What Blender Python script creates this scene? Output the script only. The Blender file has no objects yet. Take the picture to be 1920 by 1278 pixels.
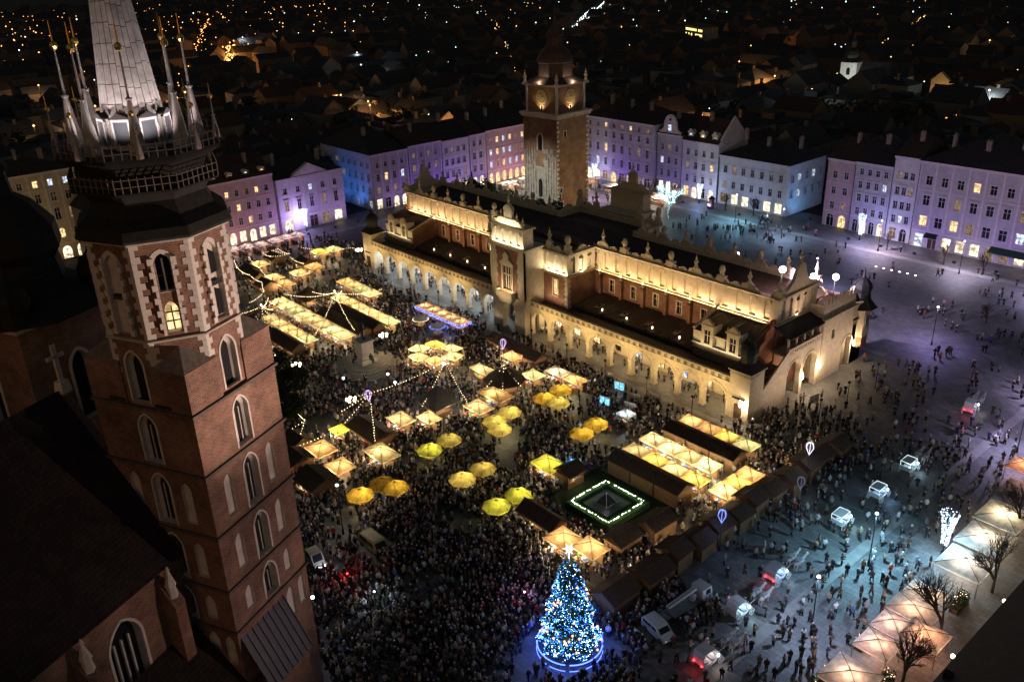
import bpy, math, random
import numpy as np
from math import sin, cos, pi, radians, sqrt, atan2, hypot
from mathutils import Vector, Matrix

S = bpy.context.scene
COL = S.collection
random.seed(7)

# ---------------------------------------------------------------- camera, sky, moon, exposure
cam_d = bpy.data.cameras.new("camera"); cam = bpy.data.objects.new("camera", cam_d); COL.objects.link(cam)
S.camera = cam
CAM = Vector((131.33, -113.55, 74.22))
_yaw, _pit, _rol = -0.862137, 0.419777, -0.034481
_f = Vector((sin(_yaw)*cos(_pit), cos(_yaw)*cos(_pit), -sin(_pit)))
_r = Vector((cos(_yaw), -sin(_yaw), 0)); _u = _r.cross(_f)
_r2 = _r*cos(_rol)+_u*sin(_rol); _u2 = -_r*sin(_rol)+_u*cos(_rol)
cam.matrix_world = Matrix(((_r2.x, _u2.x, -_f.x, CAM.x), (_r2.y, _u2.y, -_f.y, CAM.y), (_r2.z, _u2.z, -_f.z, CAM.z), (0, 0, 0, 1)))
cam_d.sensor_width = 36; cam_d.lens = 36*1642.84/1920; cam_d.clip_start = 1; cam_d.clip_end = 6000

W = bpy.data.worlds.new("World"); S.world = W; W.use_nodes = True
wn = W.node_tree.nodes; bg = wn["Background"]
sky = wn.new("ShaderNodeTexSky"); sky.sky_type = 'NISHITA'; sky.sun_disc = False
sky.sun_elevation = radians(1.5); sky.sun_rotation = radians(150)
W.node_tree.links.new(sky.outputs[0], bg.inputs[0]); bg.inputs[1].default_value = 0.026

moon_d = bpy.data.lights.new("moon", 'SUN'); moon = bpy.data.objects.new("moon", moon_d); COL.objects.link(moon)
moon_d.energy = 0.012; moon_d.angle = radians(2); moon_d.color = (0.75, 0.8, 1.0)
moon.rotation_euler = (radians(48), 0, radians(70))

S.view_settings.view_transform = 'Standard'; S.view_settings.look = 'None'
S.view_settings.exposure = 1.15; S.view_settings.gamma = 1.0; S.view_settings.use_curve_mapping = False
S.render.engine = 'CYCLES'
cy = S.cycles
cy.use_denoising = True; cy.max_bounces = 5; cy.diffuse_bounces = 2; cy.glossy_bounces = 2
cy.transmission_bounces = 3; cy.transparent_max_bounces = 4; cy.sample_clamp_indirect = 2.0; cy.sample_clamp_direct = 0
cy.caustics_reflective = False; cy.caustics_refractive = False
try: cy.use_light_tree = True
except Exception: pass

# ---------------------------------------------------------------- materials
MATS = {}
def mat(name, col, rough=0.8, metal=0.0, var=0.25, scale=2.0, bump=0.0, spec=0.3):
    if name in MATS: return MATS[name]
    m = bpy.data.materials.new(name); m.use_nodes = True; MATS[name] = m
    nt = m.node_tree; b = nt.nodes["Principled BSDF"]
    b.inputs["Roughness"].default_value = rough; b.inputs["Metallic"].default_value = metal
    b.inputs["Specular IOR Level"].default_value = spec
    if var > 0:
        tc = nt.nodes.new("ShaderNodeTexCoord"); n = nt.nodes.new("ShaderNodeTexNoise")
        n.inputs["Scale"].default_value = scale; n.inputs["Detail"].default_value = 6; n.inputs["Roughness"].default_value = 0.65
        nt.links.new(tc.outputs["Object"], n.inputs["Vector"])
        r = nt.nodes.new("ShaderNodeValToRGB"); e = r.color_ramp.elements
        e[0].position = 0.3; e[1].position = 0.72
        e[0].color = [c*(1-var) for c in col]+[1]; e[1].color = [min(1, c*(1+var*0.6)) for c in col]+[1]
        nt.links.new(n.outputs["Fac"], r.inputs[0]); nt.links.new(r.outputs[0], b.inputs["Base Color"])
        if bump > 0:
            bp = nt.nodes.new("ShaderNodeBump"); bp.inputs["Strength"].default_value = bump
            nt.links.new(n.outputs["Fac"], bp.inputs["Height"]); nt.links.new(bp.outputs[0], b.inputs["Normal"])
    else:
        b.inputs["Base Color"].default_value = list(col)+[1]
    return m

def brickmat(name, c1, c2, mortar, w=0.55, h=0.16, bump=0.3):
    if name in MATS: return MATS[name]
    m = mat(name, c1, 0.9, 0, 0, 1)
    nt = m.node_tree; b = nt.nodes["Principled BSDF"]; L = nt.links.new
    tc = nt.nodes.new("ShaderNodeTexCoord"); sp = nt.nodes.new("ShaderNodeSeparateXYZ"); L(tc.outputs["Object"], sp.inputs[0])
    ad = nt.nodes.new("ShaderNodeMath"); ad.operation = 'ADD'; L(sp.outputs[0], ad.inputs[0]); L(sp.outputs[1], ad.inputs[1])
    cb = nt.nodes.new("ShaderNodeCombineXYZ"); L(ad.outputs[0], cb.inputs[0]); L(sp.outputs[2], cb.inputs[1])
    br = nt.nodes.new("ShaderNodeTexBrick"); L(cb.outputs[0], br.inputs["Vector"])
    br.inputs["Scale"].default_value = 1.0; br.inputs["Brick Width"].default_value = w; br.inputs["Row Height"].default_value = h
    br.inputs["Mortar Size"].default_value = 0.022; br.inputs["Bias"].default_value = -0.1
    br.inputs["Color1"].default_value = list(c1)+[1]; br.inputs["Color2"].default_value = list(c2)+[1]; br.inputs["Mortar"].default_value = list(mortar)+[1]
    n = nt.nodes.new("ShaderNodeTexNoise"); n.inputs["Scale"].default_value = 0.3; n.inputs["Detail"].default_value = 12; n.inputs["Roughness"].default_value = 0.7; L(tc.outputs["Object"], n.inputs["Vector"])
    mp = nt.nodes.new("ShaderNodeMapRange"); mp.inputs[1].default_value = 0.3; mp.inputs[2].default_value = 0.7; mp.inputs[3].default_value = 0.42; mp.inputs[4].default_value = 1.4; L(n.outputs["Fac"], mp.inputs[0])
    mx = nt.nodes.new("ShaderNodeMix"); mx.data_type = 'RGBA'; mx.blend_type = 'MULTIPLY'; mx.inputs["Factor"].default_value = 1
    L(br.outputs["Color"], mx.inputs["A"]); L(mp.outputs[0], mx.inputs["B"]); L(mx.outputs["Result"], b.inputs["Base Color"])
    bp = nt.nodes.new("ShaderNodeBump"); bp.inputs["Strength"].default_value = bump; bp.inputs["Distance"].default_value = 0.03
    L(br.outputs["Fac"], bp.inputs["Height"]); bp.invert = True; L(bp.outputs[0], b.inputs["Normal"])
    return m

def emit(name, col, strength, sample=False):
    if name in MATS: return MATS[name]
    m = bpy.data.materials.new(name); m.use_nodes = True; MATS[name] = m
    nt = m.node_tree; nt.nodes.remove(nt.nodes["Principled BSDF"])
    e = nt.nodes.new("ShaderNodeEmission"); e.inputs[0].default_value = list(col)+[1]; e.inputs[1].default_value = strength
    nt.links.new(e.outputs[0], nt.nodes["Material Output"].inputs[0])
    m.cycles.emission_sampling = 'AUTO' if sample else 'NONE'
    return m

def litpane(name, col, strength, sc=1.7):
    """A lit window: the room behind is uneven, with curtains and dark furniture."""
    if name in MATS: return MATS[name]
    m = emit(name, col, strength)
    nt = m.node_tree; e = [n for n in nt.nodes if n.type == 'EMISSION'][0]
    tc = nt.nodes.new("ShaderNodeTexCoord"); n = nt.nodes.new("ShaderNodeTexNoise"); n.inputs["Scale"].default_value = sc; n.inputs["Detail"].default_value = 3
    oi = nt.nodes.new("ShaderNodeObjectInfo"); va = nt.nodes.new("ShaderNodeVectorMath"); va.operation = 'ADD'
    sc2 = nt.nodes.new("ShaderNodeVectorMath"); sc2.operation = 'SCALE'; sc2.inputs["Scale"].default_value = 0.37
    nt.links.new(oi.outputs["Location"], sc2.inputs[0]); nt.links.new(tc.outputs["Object"], va.inputs[0]); nt.links.new(sc2.outputs[0], va.inputs[1])
    nt.links.new(va.outputs[0], n.inputs["Vector"])
    mp = nt.nodes.new("ShaderNodeMapRange"); mp.inputs[1].default_value = 0.35; mp.inputs[2].default_value = 0.65
    mp.inputs[3].default_value = strength*0.25; mp.inputs[4].default_value = strength*1.4
    nt.links.new(n.outputs["Fac"], mp.inputs[0]); nt.links.new(mp.outputs[0], e.inputs[1])
    return m

def cloth(name, col, trans=0.55):
    if name in MATS: return MATS[name]
    m = bpy.data.materials.new(name); m.use_nodes = True; MATS[name] = m
    nt = m.node_tree; nt.nodes.remove(nt.nodes["Principled BSDF"]); L = nt.links.new
    d = nt.nodes.new("ShaderNodeBsdfDiffuse"); t = nt.nodes.new("ShaderNodeBsdfTranslucent"); mx = nt.nodes.new("ShaderNodeMixShader")
    tc = nt.nodes.new("ShaderNodeTexCoord"); n = nt.nodes.new("ShaderNodeTexNoise"); n.inputs["Scale"].default_value = 1.4; n.inputs["Detail"].default_value = 5
    L(tc.outputs["Object"], n.inputs["Vector"])
    r = nt.nodes.new("ShaderNodeValToRGB"); r.color_ramp.elements[0].position = 0.3; r.color_ramp.elements[1].position = 0.7
    r.color_ramp.elements[0].color = [c*0.6 for c in col]+[1]; r.color_ramp.elements[1].color = [min(1, c*1.15) for c in col]+[1]
    L(n.outputs["Fac"], r.inputs[0]); L(r.outputs[0], d.inputs[0]); L(r.outputs[0], t.inputs[0])
    mx.inputs[0].default_value = trans; L(d.outputs[0], mx.inputs[1]); L(t.outputs[0], mx.inputs[2]); L(mx.outputs[0], nt.nodes["Material Output"].inputs[0])
    return m

def tintmat(name, rough=0.85):
    m = bpy.data.materials.new(name); m.use_nodes = True; MATS[name] = m
    nt = m.node_tree; a = nt.nodes.new("ShaderNodeAttribute"); a.attribute_name = "Col"
    b = nt.nodes["Principled BSDF"]; b.inputs["Roughness"].default_value = rough; b.inputs["Specular IOR Level"].default_value = 0.25
    nt.links.new(a.outputs["Color"], b.inputs["Base Color"])
    return m

CREAM = mat("cream_stucco", (0.55, 0.47, 0.34), 0.85, var=0.22, scale=1.2, bump=0.05)
STONE = mat("pale_stone", (0.5, 0.45, 0.37), 0.85, var=0.3, scale=1.5, bump=0.1)
WHITEST = mat("white_stone", (0.62, 0.56, 0.5), 0.85, var=0.25, scale=0.9, bump=0.12)
BRICK = brickmat("hall_brick", (0.24, 0.095, 0.05), (0.17, 0.065, 0.037), (0.25, 0.19, 0.14))
BRICKC = brickmat("church_brick", (0.24, 0.11, 0.065), (0.14, 0.066, 0.045), (0.27, 0.21, 0.17), 0.5, 0.17)
BRICKT = brickmat("tower_brick", (0.26, 0.14, 0.075), (0.19, 0.1, 0.055), (0.3, 0.24, 0.17), 0.5, 0.17)
SLATE = mat("dark_slate", (0.03, 0.028, 0.03), 0.75, var=0.5, scale=1.2, bump=0.1)
TILE = mat("dark_tile_roof", (0.05, 0.032, 0.027), 0.85, var=0.5, scale=1.0, bump=0.15)
METROOF = mat("brown_sheet_roof", (0.075, 0.055, 0.042), 0.55, 0.2, var=0.35, scale=0.7)
COPPER = mat("dark_copper", (0.035, 0.035, 0.034), 0.6, 0.3, var=0.4, scale=1.0)
LEAD = mat("lead_sheet", (0.42, 0.38, 0.37), 0.6, 0.15, var=0.4, scale=1.1, bump=0.06)
GOLD = mat("gilding", (0.75, 0.5, 0.16), 0.3, 1.0, var=0.1)
IRON = mat("black_iron", (0.02, 0.02, 0.022), 0.5, 0.4, var=0.2)
STEEL = mat("grey_steel", (0.3, 0.3, 0.32), 0.4, 0.7, var=0.15)
WOODD = mat("dark_wood", (0.075, 0.045, 0.028), 0.85, var=0.45, scale=3, bump=0.1)
WOODL = mat("hut_timber", (0.2, 0.115, 0.06), 0.8, var=0.4, scale=4, bump=0.1)
ROOFD = mat("hut_roof_felt", (0.075, 0.052, 0.038), 0.95, var=0.4, scale=2.5, bump=0.1)
GLASSD = mat("dark_glass", (0.012, 0.014, 0.02), 0.12, 0, 0, 1, spec=0.6)
WARMW = litpane("warm_window", (1.0, 0.66, 0.3), 0.75)
COOLW = litpane("cool_window", (0.7, 0.8, 1.0), 0.6)
DIMW = litpane("dim_window", (0.9, 0.6, 0.32), 0.14)
SHOPW = litpane("shop_window", (1.0, 0.8, 0.52), 0.95, 0.9)
BULBW = emit("warm_bulb", (1.0, 0.72, 0.38), 3.2)
BULBC = emit("white_bulb", (0.85, 0.93, 1.0), 4)
LAMPW = emit("lamp_globe_warm", (1.0, 0.74, 0.42), 6)
LAMPC = emit("lamp_globe_cool", (0.9, 0.9, 1.0), 3)
ROOFT = brickmat("old_roof_tiles", (0.035, 0.022, 0.018), (0.02, 0.014, 0.012), (0.008, 0.006, 0.006), 0.4, 0.3, 0.6)
PERSONM = tintmat("clothing")

# ---------------------------------------------------------------- mesh helpers
class MB:
    def __init__(s): s.v = []; s.f = []; s.mi = []
    def add(s, vs, fs, mi=0):
        o = len(s.v); s.v += [tuple(p) for p in vs]
        for f in fs: s.f.append(tuple(i+o for i in f)); s.mi.append(mi)
        return s
    def quad(s, a, b, c, d, mi=0): return s.add([a, b, c, d], [(0, 1, 2, 3)], mi)
    def box(s, x0, x1, y0, y1, z0, z1, mi=0):
        return s.add([(x0, y0, z0), (x1, y0, z0), (x1, y1, z0), (x0, y1, z0), (x0, y0, z1), (x1, y0, z1), (x1, y1, z1), (x0, y1, z1)],
                     [(3, 2, 1, 0), (4, 5, 6, 7), (0, 1, 5, 4), (1, 2, 6, 5), (2, 3, 7, 6), (3, 0, 4, 7)], mi)
    def obox(s, c, size, rz=0.0, mi=0):
        a, b, h = size[0]/2, size[1]/2, size[2]/2; C, Sn = cos(rz), sin(rz)
        vs = []
        for z in (-h, h):
            for x, y in ((-a, -b), (a, -b), (a, b), (-a, b)): vs.append((c[0]+x*C-y*Sn, c[1]+x*Sn+y*C, c[2]+z))
        return s.add(vs, [(3, 2, 1, 0), (4, 5, 6, 7), (0, 1, 5, 4), (1, 2, 6, 5), (2, 3, 7, 6), (3, 0, 4, 7)], mi)
    def lathe(s, cx, cy, prof, n=8, ph=0.0, mi=0, cap=True):
        o = len(s.v)
        for r, z in prof:
            for k in range(n):
                a = ph+2*pi*k/n; s.v.append((cx+r*cos(a), cy+r*sin(a), z))
        for j in range(len(prof)-1):
            for k in range(n):
                k2 = (k+1) % n; s.f.append((o+j*n+k, o+j*n+k2, o+(j+1)*n+k2, o+(j+1)*n+k)); s.mi.append(mi)
        if cap:
            s.f.append(tuple(o+k for k in reversed(range(n)))); s.mi.append(mi)
            q = o+(len(prof)-1)*n; s.f.append(tuple(q+k for k in range(n))); s.mi.append(mi)
        return s
    def tube(s, p0, p1, r0, r1=None, n=6, mi=0):
        r1 = r0 if r1 is None else r1
        p0 = Vector(p0); p1 = Vector(p1); d = p1-p0
        if d.length < 1e-6: return s
        d.normalize(); a = d.orthogonal().normalized(); b = d.cross(a); o = len(s.v)
        for p, r in ((p0, r0), (p1, r1)):
            for k in range(n):
                t = 2*pi*k/n; s.v.append(tuple(p+a*(r*cos(t))+b*(r*sin(t))))
        for k in range(n):
            k2 = (k+1) % n; s.f.append((o+k, o+k2, o+n+k2, o+n+k)); s.mi.append(mi)
        s.f.append(tuple(o+k for k in reversed(range(n)))); s.mi.append(mi)
        s.f.append(tuple(o+n+k for k in range(n))); s.mi.append(mi)
        return s
    def path(s, pts, r, n=5, mi=0):
        for a, b in zip(pts[:-1], pts[1:]): s.tube(a, b, r, n=n, mi=mi)
        return s
    def prism(s, poly, fr, d0, d1, mi=0):
        """poly: (u, z) outline; fr(u, z, d) -> xyz; extruded from depth d0 to d1."""
        n = len(poly); vs = [fr(u, z, d0) for u, z in poly]+[fr(u, z, d1) for u, z in poly]
        fs = [tuple(range(n)), tuple(reversed(range(n, 2*n)))]+[(k, (k+1) % n, n+(k+1) % n, n+k) for k in range(n)]
        return s.add(vs, fs, mi)
    def plan(s, poly, z0, z1, mi=0):
        n = len(poly); vs = [(x, y, z0) for x, y in poly]+[(x, y, z1) for x, y in poly]
        return s.add(vs, [tuple(reversed(range(n))), tuple(range(n, 2*n))]+[(k, (k+1) % n, n+(k+1) % n, n+k) for k in range(n)], mi)
    def pyr(s, x0, x1, y0, y1, z0, z1, top=0.0, mi=0):
        cx, cy = (x0+x1)/2, (y0+y1)/2; a, b = (x1-x0)/2*top, (y1-y0)/2*top
        return s.add([(x0, y0, z0), (x1, y0, z0), (x1, y1, z0), (x0, y1, z0), (cx-a, cy-b, z1), (cx+a, cy-b, z1), (cx+a, cy+b, z1), (cx-a, cy+b, z1)],
                     [(3, 2, 1, 0), (4, 5, 6, 7), (0, 1, 5, 4), (1, 2, 6, 5), (2, 3, 7, 6), (3, 0, 4, 7)], mi)
    def octa(s, c, r, mi=0):
        x, y, z = c
        return s.add([(x+r, y, z), (x, y+r, z), (x-r, y, z), (x, y-r, z), (x, y, z+r), (x, y, z-r)],
                     [(0, 1, 4), (1, 2, 4), (2, 3, 4), (3, 0, 4), (1, 0, 5), (2, 1, 5), (3, 2, 5), (0, 3, 5)], mi)
    def mesh(s, name, mats, smooth=False):
        me = bpy.data.meshes.new(name); me.from_pydata(s.v, [], s.f)
        for m in (mats if isinstance(mats, (list, tuple)) else [mats]): me.materials.append(m)
        if any(s.mi): me.polygons.foreach_set("material_index", s.mi)
        if smooth: me.polygons.foreach_set("use_smooth", [True]*len(s.f))
        me.update(); return me
    def build(s, name, mats, parent=None, kind=None, smooth=False, label=None):
        o = bpy.data.objects.new(name, s.mesh(name, mats, smooth)); COL.objects.link(o)
        if parent: o.parent = parent
        if kind: o["kind"] = kind
        if label: o["label"] = label
        return o

def put(name, me, parent=None, loc=(0, 0, 0), rz=0.0, sc=None, kind=None):
    o = bpy.data.objects.new(name, me); COL.objects.link(o); o.parent = parent; o.location = loc
    if rz: o.rotation_euler = (0, 0, rz)
    if sc: o.scale = sc
    if kind: o["kind"] = kind
    return o
def tag(o, label, cat, group=None, kind=None):
    o["label"] = label; o["category"] = cat
    if group: o["group"] = group
    if kind: o["kind"] = kind
    return o
def thing(name, label, cat, loc=(0, 0, 0), rz=0.0, group=None):
    o = bpy.data.objects.new(name, None); COL.objects.link(o); o.location = loc; o.rotation_euler = (0, 0, rz); o.empty_display_size = 0.3
    return tag(o, label, cat, group)
def struct(o): o["kind"] = "structure"; return o
def lamp(kind, loc, power, col, parent=None, radius=0.15, target=None, angle=100, blend=0.6, size=None):
    d = bpy.data.lights.new("lamp", kind); d.energy = power; d.color = col
    o = bpy.data.objects.new("lamp", d); COL.objects.link(o); o.location = loc
    if parent: o.parent = parent
    if kind == 'AREA':
        d.shape = 'RECTANGLE'; d.size, d.size_y = size
    else: d.shadow_soft_size = radius
    if kind == 'SPOT': d.spot_size = radians(angle); d.spot_blend = blend
    if target is not None:
        o.rotation_euler = (Vector(target)-Vector(loc)).to_track_quat('-Z', 'Y').to_euler()
    return o

def arc(kind, uc, w, zs, zt, n=6):
    """Arch curve from the left springing to the right one: round 'o', pointed 'p', flat 'r'."""
    a, b = uc-w/2, uc+w/2
    if kind == 'r': return [(a, zt), (b, zt)]
    if kind == 'o': return [(uc-w/2*cos(pi*k/(2*n)), zs+(zt-zs)*sin(pi*k/(2*n))) for k in range(2*n+1)]
    h = zt-zs; R = (w*w/4+h*h)/w; out = []
    for k in range(n+1):
        t = math.asin(min(1, h/R))*k/n; out.append((a+R-R*cos(t), zs+R*sin(t)))
    return out+[(2*uc-u, z) for u, z in reversed(out[:-1])]
def spring(kind, w, zb, zt):
    if kind == 'r': return zt
    return max(zb, zt-(w/2 if kind == 'o' else w*0.75))
def wall2d(mb, fr, u0, u1, z0, z1, ops, t, mi=0, back=False, mr=None):
    """A wall face pierced by openings (uc, w, zb, zt, kind) with reveals of depth t."""
    mr = mi if mr is None else mr
    cur = u0
    for uc, w, zb, zt, kind in sorted(ops):
        a, b = uc-w/2, uc+w/2
        for d in ((0, t) if back else (0,)):
            if a > cur+1e-4: mb.quad(fr(cur, z0, d), fr(a, z0, d), fr(a, z1, d), fr(cur, z1, d), mi)
            if zb > z0+1e-4: mb.quad(fr(a, z0, d), fr(b, z0, d), fr(b, zb, d), fr(a, zb, d), mi)
        zs = spring(kind, w, zb, zt); cv = arc(kind, uc, w, zs, zt)
        full = [(a, zb)]+([(a, zs)] if kind != 'r' else [])+cv[(1 if kind != 'r' else 0):]+[(b, zb)]
        for d in ((0, t) if back else (0,)):
            for p, q in zip(cv[:-1], cv[1:]):
                if z1 > max(p[1], q[1]): mb.quad(fr(p[0], p[1], d), fr(q[0], q[1], d), fr(q[0], z1, d), fr(p[0], z1, d), mi)
        for p, q in zip(full[:-1], full[1:]): mb.quad(fr(p[0], p[1], 0), fr(q[0], q[1], 0), fr(q[0], q[1], t), fr(p[0], p[1], t), mr)
        if zb > z0+1e-4: mb.quad(fr(a, zb, 0), fr(b, zb, 0), fr(b, zb, t), fr(a, zb, t), mr)
        cur = b
    if u1 > cur+1e-4:
        for d in ((0, t) if back else (0,)): mb.quad(fr(cur, z0, d), fr(u1, z0, d), fr(u1, z1, d), fr(cur, z1, d), mi)
    return mb
def opening_fill(mb, fr, op, d, mi=0):
    uc, w, zb, zt, kind = op; zs = spring(kind, w, zb, zt); cv = arc(kind, uc, w, zs, zt)
    pts = [(uc-w/2, zb)]+cv+[(uc+w/2, zb)]
    return mb.add([fr(u, z, d) for u, z in pts], [tuple(range(len(pts)))], mi)
def ringtrim(mb, fr, op, width, d0, d1, legs=True, mi=0):
    """A moulding that follows an opening's edge, width outward, from depth d0 to d1."""
    uc, w, zb, zt, kind = op; zs = spring(kind, w, zb, zt)
    i = arc(kind, uc, w, zs, zt); o = arc(kind, uc, w+2*width, zs, zt+width)
    if legs: i = [(uc-w/2, zb)]+i+[(uc+w/2, zb)]; o = [(uc-w/2-width, zb)]+o+[(uc+w/2+width, zb)]
    for k in range(len(i)-1):
        A, B, C, D = i[k], i[k+1], o[k+1], o[k]
        mb.quad(fr(*A, d0), fr(*B, d0), fr(*C, d0), fr(*D, d0), mi); mb.quad(fr(*D, d0), fr(*C, d0), fr(*C, d1), fr(*D, d1), mi)
        mb.quad(fr(*A, d0), fr(*B, d0), fr(*B, d1), fr(*A, d1), mi)
    return mb
def in_view(x, y, z=0.0, m=0.03):
    d = Vector((x, y, z))-CAM; k = d.dot(_f)
    if k < 5: return False
    px = d.dot(_r2)/k*1642.84/960; py = d.dot(_u2)/k*1642.84/639
    return abs(px) < 1+m and abs(py) < 1+m
def pix(x, y, z=0.0):
    d = Vector((x, y, z))-CAM; k = d.dot(_f); return 960+1642.84*d.dot(_r2)/k, 639-1642.84*d.dot(_u2)/k

# ---------------------------------------------------------------- ground and paving
def groundmat():
    m = mat("stone_paving", (0.15, 0.145, 0.14), 0.62, 0, 0, 1, spec=0.4)
    nt = m.node_tree; b = nt.nodes["Principled BSDF"]; L = nt.links.new
    tc = nt.nodes.new("ShaderNodeTexCoord")
    br = nt.nodes.new("ShaderNodeTexBrick"); L(tc.outputs["Object"], br.inputs["Vector"])
    br.inputs["Scale"].default_value = 1; br.inputs["Brick Width"].default_value = 1.1; br.inputs["Row Height"].default_value = 0.7; br.inputs["Mortar Size"].default_value = 0.03
    br.inputs["Color1"].default_value = (0.17, 0.165, 0.16, 1); br.inputs["Color2"].default_value = (0.115, 0.11, 0.11, 1); br.inputs["Mortar"].default_value = (0.07, 0.068, 0.065, 1)
    n = nt.nodes.new("ShaderNodeTexNoise"); n.inputs["Scale"].default_value = 0.09; n.inputs["Detail"].default_value = 10; n.inputs["Roughness"].default_value = 0.7
    L(tc.outputs["Object"], n.inputs["Vector"])
    mp = nt.nodes.new("ShaderNodeMapRange"); mp.inputs[1].default_value = 0.3; mp.inputs[2].default_value = 0.7; mp.inputs[3].default_value = 0.55; mp.inputs[4].default_value = 1.3
    L(n.outputs["Fac"], mp.inputs[0])
    mx = nt.nodes.new("ShaderNodeMix"); mx.data_type = 'RGBA'; mx.blend_type = 'MULTIPLY'; mx.inputs["Factor"].default_value = 1
    L(br.outputs["Color"], mx.inputs["A"]); L(mp.outputs[0], mx.inputs["B"]); L(mx.outputs["Result"], b.inputs["Base Color"])
    rr = nt.nodes.new("ShaderNodeMapRange"); rr.inputs[3].default_value = 0.45; rr.inputs[4].default_value = 0.8; L(n.outputs["Fac"], rr.inputs[0]); L(rr.outputs[0], b.inputs["Roughness"])
    return m
GROUND = groundmat()
g = MB(); g.quad((-2600, -900, -0.3), (900, -900, -0.3), (900, 2600, -0.3), (-2600, 2600, -0.3))
struct(g.build("ground", mat("city_ground", (0.03, 0.03, 0.028), 0.9, var=0.5, scale=0.05)))
g = MB(); g.box(-104, 112, -100, 118, -0.29, 0)
struct(g.build("square_paving", GROUND))
BAND = mat("pale_paving_band", (0.24, 0.23, 0.215), 0.6, var=0.35, scale=0.4)
for nm, poly in (("paving_strip", [(-98, 97), (96, 97), (96, 99.2), (-98, 99.2)]), ("paving_strip", [(-92, -28), (-90, -28), (-90, 97), (-92, 97)]),
                 ("paving_strip", [(88.5, -60), (90, -60), (90, 97), (88.5, 97)]), ("paving_strip", [(-62, 40.5), (62, 40.5), (62, 42), (-62, 42)]),
                 ("paving_strip", [(-62, -3.6), (-5, -3.6), (-5, -2.4), (-62, -2.4)]), ("paving_strip", [(5, -3.6), (62, -3.6), (62, -2.4), (5, -2.4)])):
    g = MB(); g.add([(x, y, 0.004) for x, y in poly], [(0, 1, 2, 3)]); struct(g.build(nm, BAND))

# ---------------------------------------------------------------- town houses round the square
WINCACHE = {}
def window_mesh(w, h, kind, hood, trim):
    """Local: u along the wall from the middle, z from the sill, d inward. Returns (frame mesh, pane mesh maker)."""
    key = (w, h, kind, hood)
    if key in WINCACHE: return WINCACHE[key]
    fr = lambda u, z, d: (u, d, z)
    op = (0, w, 0, h, kind); m = MB()
    ringtrim(m, fr, op, 0.16, -0.07, 0.0)
    m.box(-w/2-0.25, w/2+0.25, -0.2, 0.05, -0.16, -0.004)
    if hood == 1: m.box(-w/2-0.3, w/2+0.3, -0.24, 0.0, h+0.3, h+0.46)
    if hood == 2: m.prism([(-w/2-0.35, h+0.25), (w/2+0.35, h+0.25), (w/2+0.35, h+0.37), (0, h+0.85), (-w/2-0.35, h+0.37)], fr, -0.25, 0.0)
    if hood == 3: m.prism([(-w/2-0.3, h+0.25)]+[(-(w/2+0.3)*cos(pi*k/8), h+0.33+0.5*sin(pi*k/8)) for k in range(9)]+[(w/2+0.3, h+0.25)], fr, -0.25, 0.0)
    m.box(-0.045, 0.045, 0.13, 0.2, 0, h-(0.05 if kind == 'r' else 0.1)); m.box(-w/2, w/2, 0.13, 0.2, h*0.62, h*0.62+0.08)
    m.box(-w/2, -w/2+0.08, 0.12, 0.2, 0, h*0.8); m.box(w/2-0.08, w/2, 0.12, 0.2, 0, h*0.8); m.box(-w/2+0.08, w/2-0.08, 0.12, 0.2, 0, 0.08)
    p = MB(); opening_fill(p, fr, op, 0.24)
    panes = {}
    WINCACHE[key] = (m.mesh("window", trim), p, panes); return WINCACHE[key]
def add_window(parent, u, zb, w, h, kind, hood, trim, pane):
    fm, p, panes = window_mesh(w, h, kind, hood, trim)
    if pane.name not in panes: panes[pane.name] = p.mesh("pane", pane)
    o = put("window", fm, parent, (u, 0, zb)); put("pane", panes[pane.name], o); return o
def pick(rnd, lit):
    if rnd.random() < (lit if lit > .5 else lit*.65): return rnd.choice((WARMW, WARMW, COOLW, DIMW))
    return DIMW if rnd.random() < 0.12 else GLASSD
DORM = {}
def dormer(parent, x, y, z, trimmat, pane, kind):
    if kind not in DORM:
        m = MB(); fr = lambda u, zz, d: (u, d, zz)
        if kind == 'o':
            wall2d(m, fr, -0.8, 0.8, 0, 1.5, [(0, 1.0, 0.3, 1.3, 'o')], 0.25); m.box(-0.8, -0.62, 0.004, 2.2, 0, 1.4); m.box(0.62, 0.8, 0.004, 2.2, 0, 1.4)
            m.prism([(-0.95, 1.45)]+[(-0.95*cos(pi*k/6), 1.45+0.55*sin(pi*k/6)) for k in range(7)]+[(0.95, 1.45)], fr, -0.15, 2.6)
        else:
            wall2d(m, fr, -1.0, 1.0, 0, 2.2, [(0, 1.0, 0.4, 1.9, 'r')], 0.25); m.box(-1.0, -0.85, 0.004, 2.2, 0, 2.1); m.box(0.85, 1.0, 0.004, 2.2, 0, 2.1)
            m.prism([(-1.25, 2.2), (1.25, 2.2), (1.25, 2.35), (0.5, 2.8), (0.35, 3.3), (-0.35, 3.3), (-0.5, 2.8), (-1.25, 2.35)], fr, -0.2, 0.25)
            m.prism([(-1.1, 2.2), (1.1, 2.2), (0, 2.9)], fr, 0.26, 2.8)
        p = MB(); opening_fill(p, fr, (0, 1.0, 0.3, 1.3, 'o') if kind == 'o' else (0, 1.0, 0.4, 1.9, 'r'), 0.2)
        DORM[kind] = (m.mesh("dormer", trimmat), p, {})
    dm, p, panes = DORM[kind]
    if pane.name not in panes: panes[pane.name] = p.mesh("pane", pane)
    o = put("dormer", dm, parent, (x, y, z)); put("pane", panes[pane.name], o); return o
CHIM = None
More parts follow.
